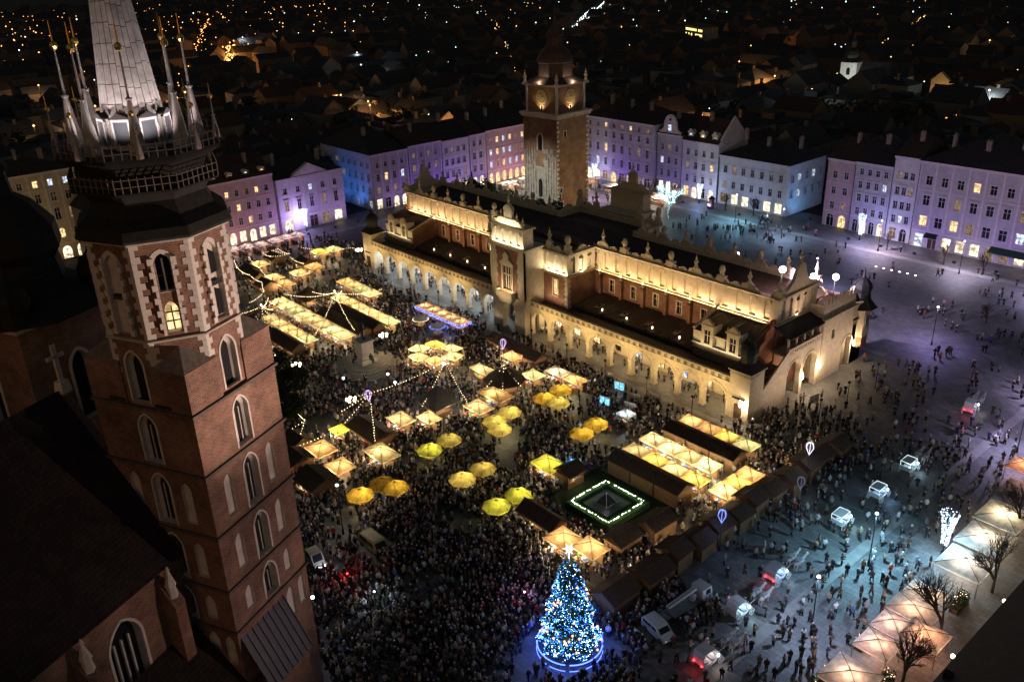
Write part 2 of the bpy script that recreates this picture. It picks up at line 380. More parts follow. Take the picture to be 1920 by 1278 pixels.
def town_house(label, loc, rz, Wd, D, H, rows, wallm, trim, roof=5.0, lit=0.15, seed=1, shops=None, pil=0, dorm=None, gable=None, rustic=False, hip=False, dark_ground=False):
    """rows: (sill z, window height, count, window width, kind, hood). Local x along the front, y inward."""
    global CHIM
    rnd = random.Random(seed)
    t = thing("town_house", label, "building", loc, rz, "town houses round the square")
    fr = lambda u, z, d: (u, d, z)
    m = MB(); g0 = 4.3
    ops = []
    if shops:
        n = len(shops); bw = (Wd-1.2)/n
        for i, k in enumerate(shops):
            if k == '-': continue
            w = min(bw*0.62, 3.0); uc = 0.6+bw*(i+0.5)
            ops.append((uc, w, 0.5 if k in 'sl' else 0.02, 3.5, 'o' if k in 'oaOA' else 'r', k))
    wall2d(m, fr, 0, Wd, 0, g0, [o[:5] for o in ops], 0.35)
    zs = [g0]
    for r, r2 in zip(rows[:-1], rows[1:]): zs.append((r[0]+r[1]+r2[0])/2+0.1)
    zs.append(H)
    for r, za, zb in zip(rows, zs[:-1], zs[1:]):
        n = r[2]; wall2d(m, fr, 0, Wd, za, zb, [(0.8+(Wd-1.6)*(i+0.5)/n, r[3], r[0], r[0]+r[1], r[4]) for i in range(n)], 0.35)
    m.quad((0, 0, 0), (0, D, 0), (0, D, H), (0, 0, H)); m.quad((Wd, 0, 0), (Wd, D, 0), (Wd, D, H), (Wd, 0, H)); m.quad((0, D, 0), (Wd, D, 0), (Wd, D, H), (0, D, H))
    m.build("wall", wallm, t)
    for uc, w, zb, zt, kind, k in ops:
        pane = {'s': rnd.choice((SHOPW, SHOPW, WARMW, DIMW)), 'o': SHOPW, 'a': DIMW, 'l': GLASSD, 'd': WOODD, 'O': WARMW, 'A': GLASSD, 'c': COOLW}[k]
        q = MB(); op = (uc, w, zb, zt, kind); ringtrim(q, fr, op, 0.2, -0.06, 0.0)
        q.box(uc-0.05, uc+0.05, 0.18, 0.26, zb, zt-0.3); q.box(uc-w/2, uc-0.051, 0.18, 0.26, 2.5, 2.6); q.box(uc+0.051, uc+w/2, 0.18, 0.26, 2.5, 2.6)
        o = q.build("door" if zb < 0.1 else "shop_window", trim, t); p = MB(); opening_fill(p, fr, op, 0.3); p.build("pane", pane, o)
    for r in rows:
        for i in range(r[2]):
            add_window(t, 0.8+(Wd-1.6)*(i+0.5)/r[2], r[0], r[3], r[1], r[4], r[5], trim, pick(rnd, lit))
    q = MB(); q.prism([(-0.5, H-0.55), (-0.12, H-0.55), (-0.12, H-0.4), (-0.3, H-0.35), (-0.3, H-0.15), (-0.55, H-0.1), (-0.55, H+0.05), (-0.5, H+0.05)], lambda u, z, d: (d, u+0.12, z), -0.02, Wd+0.02); q.build("cornice", trim, t)
    q = MB(); q.box(-0.01, Wd+0.01, -0.16, 0, g0-0.12, g0+0.18); q.build("string_course", trim, t)
    if len(rows) > 2:
        q = MB(); zz = zs[-2]; q.box(-0.01, Wd+0.01, -0.12, 0, zz-0.1, zz+0.1); q.build("string_course", trim, t)
    if pil:
        for i in range(pil+1):
            u = 0.35+(Wd-0.7)*i/pil; q = MB(); q.box(u-0.28, u+0.28, -0.13, 0, g0+0.182, H-0.56); q.box(u-0.36, u+0.36, -0.18, -0.001, H-0.95, H-0.57); q.build("pilaster", trim, t)
    q = MB(); segs = []; cur = 0.06   # banded ground floor, drainpipes at the party walls
    for o_ in sorted(ops): segs.append((cur, o_[0]-o_[1]/2-0.24)); cur = o_[0]+o_[1]/2+0.24
    segs.append((cur, Wd-0.06))
    for j in range(9):
        for a_, b_ in segs:
            if b_-a_ > 0.15: q.box(a_, b_, -0.06, -0.001, 0.2+0.44*j, 0.56+0.44*j)
    q.build("banded_masonry", wallm, t, "stuff")
    q = MB(); q.tube((0.12, -0.2, 0.1), (0.12, -0.2, H-0.6), 0.08, n=6); q.build("drainpipe", IRON, t)
    # roof
    ov = 0.45; q = MB(); zr = H+0.06
    if roof:
        if hip: q.add([(-ov, -ov, zr), (Wd+ov, -ov, zr), (Wd+ov, D+ov, zr), (-ov, D+ov, zr), (min(D/2, Wd*0.4), D/2, zr+roof), (Wd-min(D/2, Wd*0.4), D/2, zr+roof)], [(0, 1, 5, 4), (1, 2, 5), (2, 3, 4, 5), (3, 0, 4), (3, 2, 1, 0)])
        else: q.prism([(-ov, zr), (D+ov, zr), (D/2, zr+roof)], lambda u, z, d: (d, u, z), 0.0, Wd)
        ro = q.build("roof", TILE if seed % 2 else SLATE, t)
        if CHIM is None:
            c = MB(); c.box(-0.6, 0.6, -0.35, 0.35, -1.5, 1.5); c.box(-0.7, 0.7, -0.45, 0.45, 1.5, 1.7); c.box(-0.45, -0.15, -0.15, 0.15, 1.7, 2.1); c.box(0.15, 0.45, -0.15, 0.15, 1.7, 2.1)
            CHIM = c.mesh("chimney", mat("chimney_plaster", (0.3, 0.25, 0.21), 0.9, var=0.4))
        for k in range(max(1, int(Wd/8))):
            yy = D*rnd.uniform(0.3, 0.5); put("chimney", CHIM, ro, (Wd*(k+rnd.uniform(0.3, 0.7))/max(1, int(Wd/8)), yy, zr+roof*yy/(D/2)+0.6), rnd.choice((0, pi/2)))
        if dorm:
            n, kind = dorm
            for k in range(n): dormer(t, Wd*(k+0.5)/n, 0.9, zr+0.1, trim, rnd.choice((WARMW, COOLW, DIMW)) if lit > 0.05 else GLASSD, kind)
    if gable == 'pediment':
        q = MB(); q.prism([(Wd*0.22, H+0.06), (Wd*0.78, H+0.06), (Wd*0.5, H+3.4)], fr, -0.3, 1.2); g_ = q.build("pediment", trim, t)
        q = MB(); q.prism([(Wd*0.29, H+0.35), (Wd*0.71, H+0.35), (Wd*0.5, H+2.75)], fr, -0.36, -0.302); q.build("tympanum", wallm, g_)
    if gable == 'curved':
        c = Wd/2; pts = [(c-4.4, H), (c-4.4, H+0.9), (c-3.4, H+1.2), (c-2.6, H+2.0), (c-2.3, H+4.2)]+[(c-2.0*cos(pi*k/8), H+4.4+1.7*sin(pi*k/8)) for k in range(9)]+[(c+2.3, H+4.2), (c+2.6, H+2.0), (c+3.4, H+1.2), (c+4.4, H+0.9), (c+4.4, H)]
        q = MB(); q.prism(pts, fr, -0.1, 0.6); g_ = q.build("gable", trim, t); add_window(t, c, H+1.0, 1.4, 2.0, 'r', 0, trim, COOLW).location.y = -0.35
        q = MB(); q.lathe(0, 0, [(0.45, 0), (0.45, 0.06)], 12); o = q.build("round_niche", GLASSD, g_); o.location = (c, -0.12, H+4.6); o.rotation_euler = (pi/2, 0, 0)
    if gable == 'steep':
        q = MB(); q.prism([(-0.2, H+0.07), (D+0.2, H+0.07), (D*0.5, H+roof+1.2)], lambda u, z, d: (d, u, z), Wd-0.5, Wd+0.05); q.build("gable_wall", wallm, t)
    return t

PINK = mat("pink_stucco", (0.5, 0.36, 0.33), 0.9, var=0.2, scale=0.7, bump=0.05); LILAC = mat("grey_stucco", (0.45, 0.42, 0.42), 0.9, var=0.22, scale=0.6, bump=0.05)
OCHRE = mat("ochre_stucco", (0.5, 0.4, 0.27), 0.9, var=0.25, scale=0.7, bump=0.05); WHITE = mat("white_stucco", (0.6, 0.57, 0.54), 0.9, var=0.2, scale=0.6, bump=0.05)
TRIM = mat("pale_trim", (0.6, 0.55, 0.5), 0.85, var=0.2, scale=1.5)
R90 = pi/2
# south side, fronts face +x
town_house("cream palace with large lit arched windows, partly hidden by the church tower", (-125, -84, 0), R90, 36, 16, 24.3, [(6.0, 2.6, 9, 1.5, 'o', 0), (11.0, 3.4, 9, 1.5, 'o', 1), (16.2, 2.4, 9, 1.4, 'r', 0), (20.4, 1.8, 9, 1.3, 'r', 0)], OCHRE, TRIM, 3, 0.6, 3, "ooooooooo", 9, hip=True)
town_house("pale pink house with three round dormer windows above parasols", (-101, -22, 0), R90, 19.5, 15, 18.2, [(5.4, 1.9, 6, 1.15, 'r', 0), (9.4, 1.9, 6, 1.15, 'r', 0), (13.6, 1.7, 6, 1.1, 'r', 0)], PINK, TRIM, 5.5, 0.32, 5, "sososs", 0, (4, 'o'))
town_house("palace with triangular pediment over its purple lit front", (-101, -2, 0), R90, 22.2, 18, 15.8, [(6.2, 3.0, 5, 1.3, 'r', 1), (11.2, 1.7, 5, 1.2, 'r', 0)], WHITE, TRIM, 4.0, 0.1, 8, "s-dss", 5, None, 'pediment', hip=True)
big = town_house("corner tenement with blue lit side wall and broad dark roof", (-101, 30.5, 0), R90, 14, 30, 17.7, [(5.2, 2.0, 4, 1.2, 'r', 0), (9.2, 2.3, 4, 1.2, 'r', 1), (13.4, 1.5, 4, 1.1, 'r', 0)], LILAC, TRIM, 7, 0.45, 10, "sloo", 4, hip=True)
# its blue side wall: windows facing -y (local -x side)
for zb, h in ((0.8, 2.3), (5.2, 2.0), (9.2, 2.3), (13.4, 1.5)):
    for k in range(8):
        fm, p, panes = window_mesh(1.2, h, 'r', 0, TRIM)
        pn = random.choice((GLASSD, GLASSD, COOLW, DIMW, GLASSD))
        if pn.name not in panes: panes[pn.name] = p.mesh("pane", pn)
        o = put("window", fm, big, (-0.3, 1.8+3.6*k, zb), -pi/2); put("pane", panes[pn.name], o)
town_house("purple tenement with pilasters beside the blue sided corner house", (-101, 44.6, 0), R90, 13.2, 16, 18.2, [(5.2, 2.3, 4, 1.25, 'r', 2), (9.6, 2.2, 4, 1.25, 'r', 1), (14.0, 1.6, 4, 1.1, 'r', 0)], LILAC, TRIM, 5, 0.1, 11, "oloo", 4)
town_house("lilac tenement with plain upper windows behind the hall", (-101, 57.9, 0), R90, 11.5, 16, 17.7, [(5.2, 2.2, 4, 1.2, 'r', 1), (9.4, 2.0, 4, 1.2, 'r', 0), (13.4, 1.8, 4, 1.15, 'r', 0)], WHITE, TRIM, 5, 0.3, 12, "osso", 0)
town_house("narrow lilac house with curved window hoods", (-101, 69.5, 0), R90, 7.2, 16, 17.9, [(5.2, 2.2, 2, 1.3, 'r', 3), (9.6, 2.2, 2, 1.3, 'r', 3), (14.0, 1.8, 2, 1.2, 'r', 0)], LILAC, TRIM, 5, 0.1, 13, "oo", 2)
town_house("brightly lit pink house with glowing arched ground floor", (-101, 76.8, 0), R90, 19, 17, 18.3, [(5.4, 2.1, 6, 1.2, 'r', 2), (9.6, 2.0, 6, 1.2, 'r', 1), (13.8, 1.9, 6, 1.2, 'r', 0)], PINK, TRIM, 5.5, 0.75, 14, "OOOOOO", 0)
# west side, fronts face -y
town_house("large purple palace with heavy cornice right of the brick tower", (-84.3, 108, 0), 0, 31, 18, 21.3, [(5.4, 2.6, 8, 1.3, 'r', 2), (10.2, 2.6, 8, 1.3, 'r', 3), (15.0, 1.9, 8, 1.2, 'r', 0), (18.3, 1.5, 8, 1.1, 'r', 0)], LILAC, TRIM, 4.5, 0.12, 21, "sosOdssl", 0, hip=True)
town_house("narrow house with curved baroque gable and round niche", (-53.1, 109.5, 0), 0, 10.2, 16, 18.9, [(5.2, 2.2, 3, 1.2, 'r', 1), (9.4, 2.1, 3, 1.2, 'r', 0), (13.6, 1.9, 3, 1.15, 'r', 0)], LILAC, TRIM, 5.5, 0.15, 22, "soo", 0, None, 'curved')
town_house("house with three scrolled dormers and steep side gable", (-42.8, 109.5, 0), 0, 13.9, 15, 17.9, [(5.0, 2.2, 4, 1.2, 'r', 1), (9.2, 2.1, 4, 1.2, 'r', 2), (13.4, 1.9, 4, 1.15, 'r', 0)], WHITE, TRIM, 6.5, 0.2, 23, "solo", 0, (3, 's'), 'steep')
w4 = town_house("wide low pale corner house with lit shop windows", (-28.8, 110, 0), 0, 24.2, 20, 15, [(5.2, 2.1, 7, 1.25, 'r', 0), (9.8, 2.1, 7, 1.25, 'r', 1)], WHITE, TRIM, 4.5, 0.08, 24, "ssslss", 0, hip=True)
for zb, h in ((5.2, 2.1), (9.8, 2.1)):
    for k in range(5):
        fm, p, panes = window_mesh(1.25, h, 'r', 0, TRIM)
        pn = random.choice((GLASSD, GLASSD, COOLW))
        if pn.name not in panes: panes[pn.name] = p.mesh("pane", pn)
        o = put("window", fm, w4, (24.2+0.3, 2.2+3.7*k, zb), pi/2); put("pane", panes[pn.name], o)
town_house("plain dusky pink house at the street corner", (6.7, 111, 0), 0, 8.3, 15, 18.9, [(5.0, 2.0, 2, 1.3, 'r', 0), (9.2, 2.0, 2, 1.3, 'r', 0), (13.6, 2.0, 2, 1.3, 'r', 0)], PINK, TRIM, 5, 0.05, 25, "AO", 0)
town_house("blue violet house with four bays beside a glowing column", (15.1, 110.5, 0), 0, 10.7, 15, 19.2, [(4.9, 2.0, 4, 1.15, 'r', 0), (8.6, 2.0, 4, 1.15, 'r', 1), (12.2, 1.9, 4, 1.1, 'r', 1), (15.8, 1.7, 4, 1.1, 'r', 0)], LILAC, TRIM, 5, 0.06, 26, "AoAo", 0)
town_house("tall narrow violet house between two wider houses", (25.9, 110, 0), 0, 6.9, 15, 22.4, [(4.9, 2.0, 3, 1.1, 'r', 0), (8.6, 2.0, 3, 1.1, 'r', 0), (12.4, 2.0, 3, 1.1, 'r', 3), (16.6, 1.8, 3, 1.1, 'r', 0)], WHITE, TRIM, 4.5, 0.12, 27, "sA", 0)
w8 = town_house("broad violet palace with paired windows and bright shops", (32.9, 109.5, 0), 0, 33, 18, 22.2, [(5.6, 2.7, 8, 1.9, 'r', 0), (11.0, 2.6, 8, 1.7, 'r', 1), (16.3, 2.3, 8, 1.6, 'r', 0)], LILAC, TRIM, 5, 0.3, 28, "cdsssssss", 8, hip=True)
AWN = mat("dark_green_awning", (0.02, 0.06, 0.045), 0.8, var=0.3)
q = MB(); q.add([(20.5, -0.4, 4.1), (32.6, -0.4, 4.1), (32.6, -2.6, 3.2), (20.5, -2.6, 3.2), (32.6, -2.6, 2.95), (20.5, -2.6, 2.95)], [(0, 1, 2, 3), (3, 2, 4, 5)]); q.build("awning", AWN, w8)
q = MB(); q.add([(4.2, -0.3, 4.2), (7.4, -0.3, 4.2), (7.4, -1.8, 3.4), (4.2, -1.8, 3.4), (7.4, -1.8, 3.2), (4.2, -1.8, 3.2)], [(0, 1, 2, 3), (3, 2, 4, 5)]); q.build("awning", IRON, w8)
ac = thing("advertising_column", "round dark red advertising column on the west square", "advertising column", (-26, 103.4, 0)); q = MB(); q.lathe(0, 0, [(.95, 0), (.9, .3), (.8, .35), (.8, 2.7), (.95, 2.8), (.9, 3.0)], 14); q.build("drum", mat("dark_red_drum", (.12, .04, .04), .6, var=.4, scale=2), ac); q = MB(); q.lathe(0, 0, [(1.05, 3.002), (1.0, 3.15), (.5, 3.6), (.15, 3.9), (.03, 4.4)], 14); q.build("cap", IRON, ac)
for k, (x, y) in enumerate(((-33.0, -9.4), (-30.6, -7.2), (-29.6, -4.8))):
    t = thing("closed_parasol", f"{['first', 'second', 'third'][k]} folded white parasol from the south before the arcade", "parasol", (x, y, 0), 0, "folded white parasols before the arcade"); q = MB(); q.lathe(0, 0, [(.35, 0), (.35, .08), (.04, .1), (.04, 3.3)], 8); q.build("pole", STEEL, t); q = MB(); q.lathe(0, 0, [(.3, 1.1), (.34, 1.3), (.2, 2.2), (.08, 3.0), (.03, 3.15)], 8); q.build("folded_canopy", TRIM, t)
# north side: dark roofed building close by
nb = thing("town_house", "unlit building with dark roof filling the lower corner", "building", (0, 0, 0), 0, "town houses round the square")
m = MB(); m.box(113, 140, -95, -25, 0, 18); m.build("wall", OCHRE, nb)
m = MB(); m.prism([(112.2, 18.002), (140.8, 18.002), (126.5, 29)], lambda u, z, d: (u, d, z), -95.6, -24.4); m.build("roof", SLATE, nb)
m = MB(); m.box(112.7, 113.0, -95.5, -24.5, 17.4, 17.998); m.build("cornice", TRIM, nb)
for k in range(12):
    put("window", window_mesh(1.2, 2.2, 'r', 1, TRIM)[0], nb, (112.75, -92+5.7*k, 12.0), -pi/2)

# ---------------------------------------------------------------- the cloth hall
hall = thing("market_hall", "long arcaded hall with floodlit cream attic and brick walls amid the stalls", "hall")
Wd_, YH, XH = 36.5, 12.1, 55.5
frE = lambda y0: (lambda u, z, d: (u, y0+d, z)); frW = lambda y0: (lambda u, z, d: (u, Wd_-y0-d, z))
frN = lambda x0: (lambda u, z, d: (x0-d, u, z)); frS = lambda x0: (lambda u, z, d: (-x0+d, u, z))
ARCH_X = [7.9+5.53*k for k in range(9)]
def arcade(side, sx):
    fr = (frE if side == 'E' else frW)(0.0)
    ops = [(sx*x, 4.7, 0.0, 5.35, 'o') for x in ARCH_X]; a, b = sorted((sx*5.2, sx*55.0))
    m = MB(); wall2d(m, fr, a, b, 0, 6.3, ops, 0.9, back=True); m.build("arcade_wall", CREAM, hall)
    # parapet with carved blocks
    m = MB(); y0, y1 = sorted((fr(0, 0, -0.12)[1], fr(0, 0, 0.45)[1])); m.box(a, b, y0, y1, 6.32, 6.5); m.build("string_course", CREAM, hall)
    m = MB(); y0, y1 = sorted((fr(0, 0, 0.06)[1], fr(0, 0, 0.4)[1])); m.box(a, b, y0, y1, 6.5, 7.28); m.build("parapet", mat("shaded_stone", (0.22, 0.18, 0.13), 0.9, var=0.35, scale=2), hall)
    m = MB(); y0, y1 = sorted((fr(0, 0, -0.1)[1], fr(0, 0, 0.5)[1])); m.box(a, b, y0, y1, 7.28, 7.46); m.build("coping", CREAM, hall)
    return fr
for side in 'EW':
    for sx in (-1, 1): arcade(side, sx)
# carved frieze blocks, archivolts, columns (east front only shows them)
fb = MB(); fe = frE(0.0)
fb.box(-0.36, 0.36, -0.09, 0.058, 0.06, 0.72); fb.prism([(-0.3, 0.12), (0, 0.36), (-0.3, 0.64)], fe, -0.14, -0.092); fb.prism([(0.3, 0.12), (0.3, 0.64), (0, 0.36)], fe, -0.14, -0.092); fbm = fb.mesh("frieze_block", CREAM)
n_ = 33
for sx in (-1, 1):
    for k in range(n_): put("frieze_block", fbm, hall, (sx*(5.9+48.6*(k+0.5)/n_), 0, 6.5))
av = MB(); ringtrim(av, fe, (0, 4.7, 0, 5.35, 'o'), 0.34, -0.12, 0.0, legs=False); av.prism([(-0.2, 5.2), (0.2, 5.2), (0.28, 5.9), (-0.28, 5.9)], fe, -0.2, -0.002); avm = av.mesh("archivolt", CREAM)
cl = MB(); cl.box(-0.52, 0.52, -0.16, 0.98, 0, 0.35); cl.lathe(0, 0.4, [(0.5, 0.35), (0.44, 0.6), (0.42, 2.6), (0.5, 2.75)], 8, pi/8); cl.box(-0.52, 0.52, -0.14, 0.96, 2.75, 3.05); clm = cl.mesh("column", CREAM)
sh = MB(); sh.prism([(-0.3, 0.9), (0.3, 0.9), (0.3, 0.4), (0, 0), (-0.3, 0.4)], fe, -0.1, -0.002); shm = sh.mesh("shield", STONE)
for sx in (-1, 1):
    for k, x in enumerate(ARCH_X):
        put("archivolt", avm, hall, (sx*x, 0, 0))
        if k < 8:
            xm = sx*(x+ARCH_X[k+1])/2; put("column", clm, hall, (xm, 0, 0)); put("shield", shm, hall, (xm, 0, 4.3))
# passage behind the arches
for side in 'EW':
    fr = (frE if side == 'E' else frW)
    for sx in (-1, 1):
        a, b = sorted((sx*5.2, sx*55.0)); m = MB()
        ops = [(sx*x, 1.9, 0.6, 4.4, 'o') for x in ARCH_X]
        wall2d(m, fr(5.5), a, b, 0, 6.0, ops, 0.4); m.build("passage_wall", CREAM, hall)
        m = MB(); y0, y1 = sorted((fr(0)(0, 0, 0.92)[1], fr(0)(0, 0, 5.48)[1])); m.box(a, b, y0, y1, 5.75, 6.28); m.build("passage_vault", CREAM, hall)
        m = MB(); y0, y1 = sorted((fr(0)(0, 0, 0.1)[1], fr(0)(0, 0, 5.9)[1])); m.box(a, b, y0, y1, 6.284, 6.34); m.build("terrace", METROOF, hall)
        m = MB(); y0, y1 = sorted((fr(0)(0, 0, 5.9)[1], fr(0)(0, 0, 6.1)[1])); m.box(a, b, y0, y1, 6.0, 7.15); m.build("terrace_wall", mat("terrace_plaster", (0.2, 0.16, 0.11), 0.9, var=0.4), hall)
rnd = random.Random(5)
for sx in (-1, 1):
    for k, x in enumerate(ARCH_X):
        m = MB(); op = (sx*x, 1.9, 0.6, 4.4, 'o'); opening_fill(m, fe, op, 5.7); ring = MB(); ringtrim(ring, frE(5.5), op, 0.16, -0.06, 0)
        ring.box(sx*x-0.05, sx*x+0.05, 5.62, 5.66, 0.6, 4.2); ring.box(sx*x-0.95, sx*x-0.051, 5.62, 5.66, 2.7, 2.8); ring.box(sx*x+0.051, sx*x+0.95, 5.62, 5.66, 2.7, 2.8)
        o = ring.build("shop_window", WOODD, hall); m.build("pane", COOLW if sx < 0 else rnd.choice((WARMW, COOLW, SHOPW, GLASSD)), o)
# brick upper walls, attic
NICHE = [12.4+2.92*k for k in range(15)]
def upper(side):
    F = (frE if side == 'E' else frW)(YH)
    for sx in (-1, 1):
        a, b = sorted((sx*12.05, sx*XH))
        m = MB(); ops = [(sx*(16.9+5.78*k), 1.1, 9.3, 11.8, 'r') for k in range(5)]
        wall2d(m, F, a, b, 6.0, 13.2, ops, 0.35); m.build("brick_wall", BRICK, hall)
        if side == 'E':
            for o_ in ops:
                q = MB(); ringtrim(q, F, o_, 0.22, -0.08, 0.0); q.box(o_[0]-0.75, o_[0]+0.75, YH-0.15, YH+0.02, 9.12, 9.29); q.box(o_[0]-0.05, o_[0]+0.05, YH+0.2, YH+0.25, 9.3, 11.8); q.box(o_[0]-0.55, o_[0]-0.051, YH+0.2, YH+0.25, 10.7, 10.8); q.box(o_[0]+0.051, o_[0]+0.55, YH+0.2, YH+0.25, 10.7, 10.8)
                w_ = q.build("window", CREAM, hall); q = MB(); opening_fill(q, F, o_, 0.3); q.build("pane", GLASSD, w_)
            for k in range(6):
                x = sx*(13.9+5.8*k); q = MB(); q.box(x-0.38, x+0.38, YH-0.75, YH, 7.6, 12.2); q.add([(x-0.42, YH-0.8, 12.2), (x+0.42, YH-0.8, 12.2), (x+0.42, YH, 12.9), (x-0.42, YH, 12.9), (x-0.42, YH, 12.2), (x+0.42, YH, 12.2)], [(0, 1, 2, 3), (0, 3, 4), (1, 5, 2), (0, 4, 5, 1)])
                bt = q.build("buttress", BRICK, hall); q = MB(); q.lathe(x, YH-0.5, [(0.25, 12.6), (0.2, 13.6), (0.28, 13.7), (0.24, 13.9), (0.1, 14.5), (0.16, 14.65), (0.02, 15.0)], 6); q.build("pinnacle", CREAM, bt)
        m = MB(); y0, y1 = sorted((F(0, 0, -0.5)[1], F(0, 0, 0.3)[1])); m.box(a, b, y0, y1, 13.2, 13.36); m.build("ledge", CREAM, hall)
        m = MB(); ops = [(sx*x, 1.25, 13.75, 17.35, 'o') for x in NICHE if abs(x) < 54.6]
        wall2d(m, F, a, b, 13.36, 17.75, ops, 0.42)
        y = F(0, 0, 0.42)[1]; m.quad((a, y, 13.36), (b, y, 13.36), (b, y, 17.75), (a, y, 17.75)); m.quad((a, y+(0.3 if side == 'E' else -0.3), 13.36), (b, y+(0.3 if side == 'E' else -0.3), 13.36), (b, y+(0.3 if side == 'E' else -0.3), 17.75), (a, y+(0.3 if side == 'E' else -0.3), 17.75))
        m.build("attic_wall", CREAM, hall)
        if side == 'E':
            for o_ in ops:
                q = MB(); ringtrim(q, F, o_, 0.13, -0.1, 0.0, legs=False); put("niche_hood", q.mesh("niche_hood", CREAM), hall)
        m = MB(); m.prism([(-0.25, 17.75), (0, 17.6), (0.7, 17.6), (0.7, 18.12), (-0.5, 18.12), (-0.5, 17.95)], lambda u, z, d: (d,)+F(0, z, u)[1:], a, b); m.build("attic_cornice", CREAM, hall)
    return F
FE = upper('E'); FW = upper('W')
dn = MB(); dn.box(-0.14, 0.14, -0.22, 0.0, 0, 0.3); dnm = dn.mesh("dentil", CREAM)
for sx in (-1, 1):
    for k in range(44): put("dentil", dnm, hall, (sx*(12.9+0.97*k), YH, 17.44))
# crest: scrolled gables and pinnacles above the cornice
def scroll(c, r, n=8): return [(c[0]+r*cos(2*pi*k/n), c[1]+r*sin(2*pi*k/n)) for k in range(n)]
fl = lambda u, z, d: (u, d, z)
cg = MB(); cg.prism([(-2.5, 0), (2.5, 0), (2.5, 0.25), (1.9, 0.35), (1.2, 0.75), (0.75, 1.25), (0.3, 1.45), (-0.3, 1.45), (-0.75, 1.25), (-1.2, 0.75), (-1.9, 0.35), (-2.5, 0.25)], fl, -0.18, 0.22)
for sx in (-1, 1): cg.prism(scroll((sx*1.05, 0.8), 0.42), fl, -0.28, -0.182); cg.prism(scroll((sx*2.25, 0.28), 0.26), fl, -0.28, -0.182)
cgm = cg.mesh("crest_gable", CREAM)
cp = MB(); cp.box(-0.75, 0.75, -0.4, 0.45, 0, 1.1); cp.box(-0.9, 0.9, -0.5, 0.55, 1.1, 1.28); cp.prism([(-1.5, 0), (-0.752, 0), (-0.752, 0.9), (-1.15, 0.75), (-1.45, 0.35)], fl, -0.2, 0.25); cp.prism([(0.752, 0), (1.5, 0), (1.45, 0.35), (1.15, 0.75), (0.752, 0.9)], fl, -0.2, 0.25); cpm = cp.mesh("crest_pedestal", CREAM)
pn = MB(); pn.lathe(0, 0, [(0.5, 0), (0.34, 0.3), (0.22, 0.7), (0.4, 0.95), (0.42, 1.25), (0.18, 1.55), (0.24, 1.75), (0.06, 2.1), (0.02, 2.6)], 8); pnm = pn.mesh("pinnacle", CREAM)
mk = MB(); mk.lathe(0, 0, [(0.45, 0), (0.5, 0.15), (0.33, 0.4), (0.5, 0.75), (0.56, 1.1), (0.5, 1.45), (0.35, 1.65), (0.5, 1.75), (0.3, 1.9)], 8); mk.box(-0.15, 0.15, -0.62, -0.45, 0.9, 1.2); mk.box(-0.35, -0.15, -0.55, -0.44, 1.25, 1.4); mk.box(0.15, 0.35, -0.55, -0.44, 1.25, 1.4); mkm = mk.mesh("mask_head", CREAM)
for F, y, rz in ((FE, YH+0.15, 0), (FW, Wd_-YH-0.15, pi)):
    for sx in (-1, 1):
        for k in range(7):
            x = sx*(14.2+5.84*k)
            if k % 2 == 0:
                put("crest_gable", cgm, hall, (x, y, 18.12), rz); put("crest_gable", cgm, hall, (x, y, 18.12), rz, None) if False else None
                put("pinnacle", pnm, hall, (x, y, 19.5), rz)
            else:
                put("crest_pedestal", cpm, hall, (x, y, 18.12), rz); put("mask_head", mkm, hall, (x, y, 19.4), rz)
            if k < 6: put("crest_gable", cgm, hall, (sx*(14.2+5.84*(k+0.5)), y, 18.1), rz, (0.62, 0.9, 0.62))
# north and south end walls of the upper hall
for F, sx in ((frN(XH), 1), (frS(XH), -1)):
    m = MB(); wall2d(m, F, YH+0.0, Wd_-YH, 13.36, 17.75, [(YH+1.6+2.3*k, 1.15, 13.75, 17.35, 'o') for k in range(5)], 0.42); x = sx*(XH-0.42)
    m.quad((x, YH, 13.36), (x, Wd_-YH, 13.36), (x, Wd_-YH, 17.75), (x, YH, 17.75)); m.build("attic_wall", CREAM, hall)
    m = MB(); m.quad((sx*XH, YH, 0), (sx*XH, Wd_-YH, 0), (sx*XH, Wd_-YH, 13.2), (sx*XH, YH, 13.2)); m.build("brick_wall", BRICK, hall)
    m = MB(); m.box(*sorted((sx*(XH+0.002), sx*(XH+0.5))), YH-0.5, Wd_-YH+0.5, 13.2, 13.36); m.build("ledge", CREAM, hall)
    m = MB(); m.box(*sorted((sx*(XH-0.6), sx*(XH+0.5))), YH-0.5, Wd_-YH+0.5, 17.76, 18.13); m.build("attic_cornice", CREAM, hall)
    # big scrolled end gable
    c = Wd_/2; g = MB(); g.prism([(c-6.2, 18.13), (c+6.2, 18.13), (c+6.2, 18.6), (c+4.6, 18.9), (c+3.4, 19.3), (c+2.2, 20.2), (c+1.5, 21.4), (c+1.3, 22.2)]+[(c+1.2*cos(pi*k/8), 22.3+0.9*sin(pi*k/8)) for k in range(9)]+[(c-1.3, 22.2), (c-1.5, 21.4), (c-2.2, 20.2), (c-3.4, 19.3), (c-4.6, 18.9), (c-6.2, 18.6)], F, -0.15, 0.5)
    g.build("end_gable", CREAM, hall); put("pinnacle", pnm, hall, (sx*XH-sx*0.2, c, 23.2))
    for yy in (YH+0.3, Wd_-YH-0.3): put("crest_pedestal", cpm, hall, (sx*(XH-0.3), yy, 18.12)); put("pinnacle", pnm, hall, (sx*(XH-0.3), yy, 19.4))
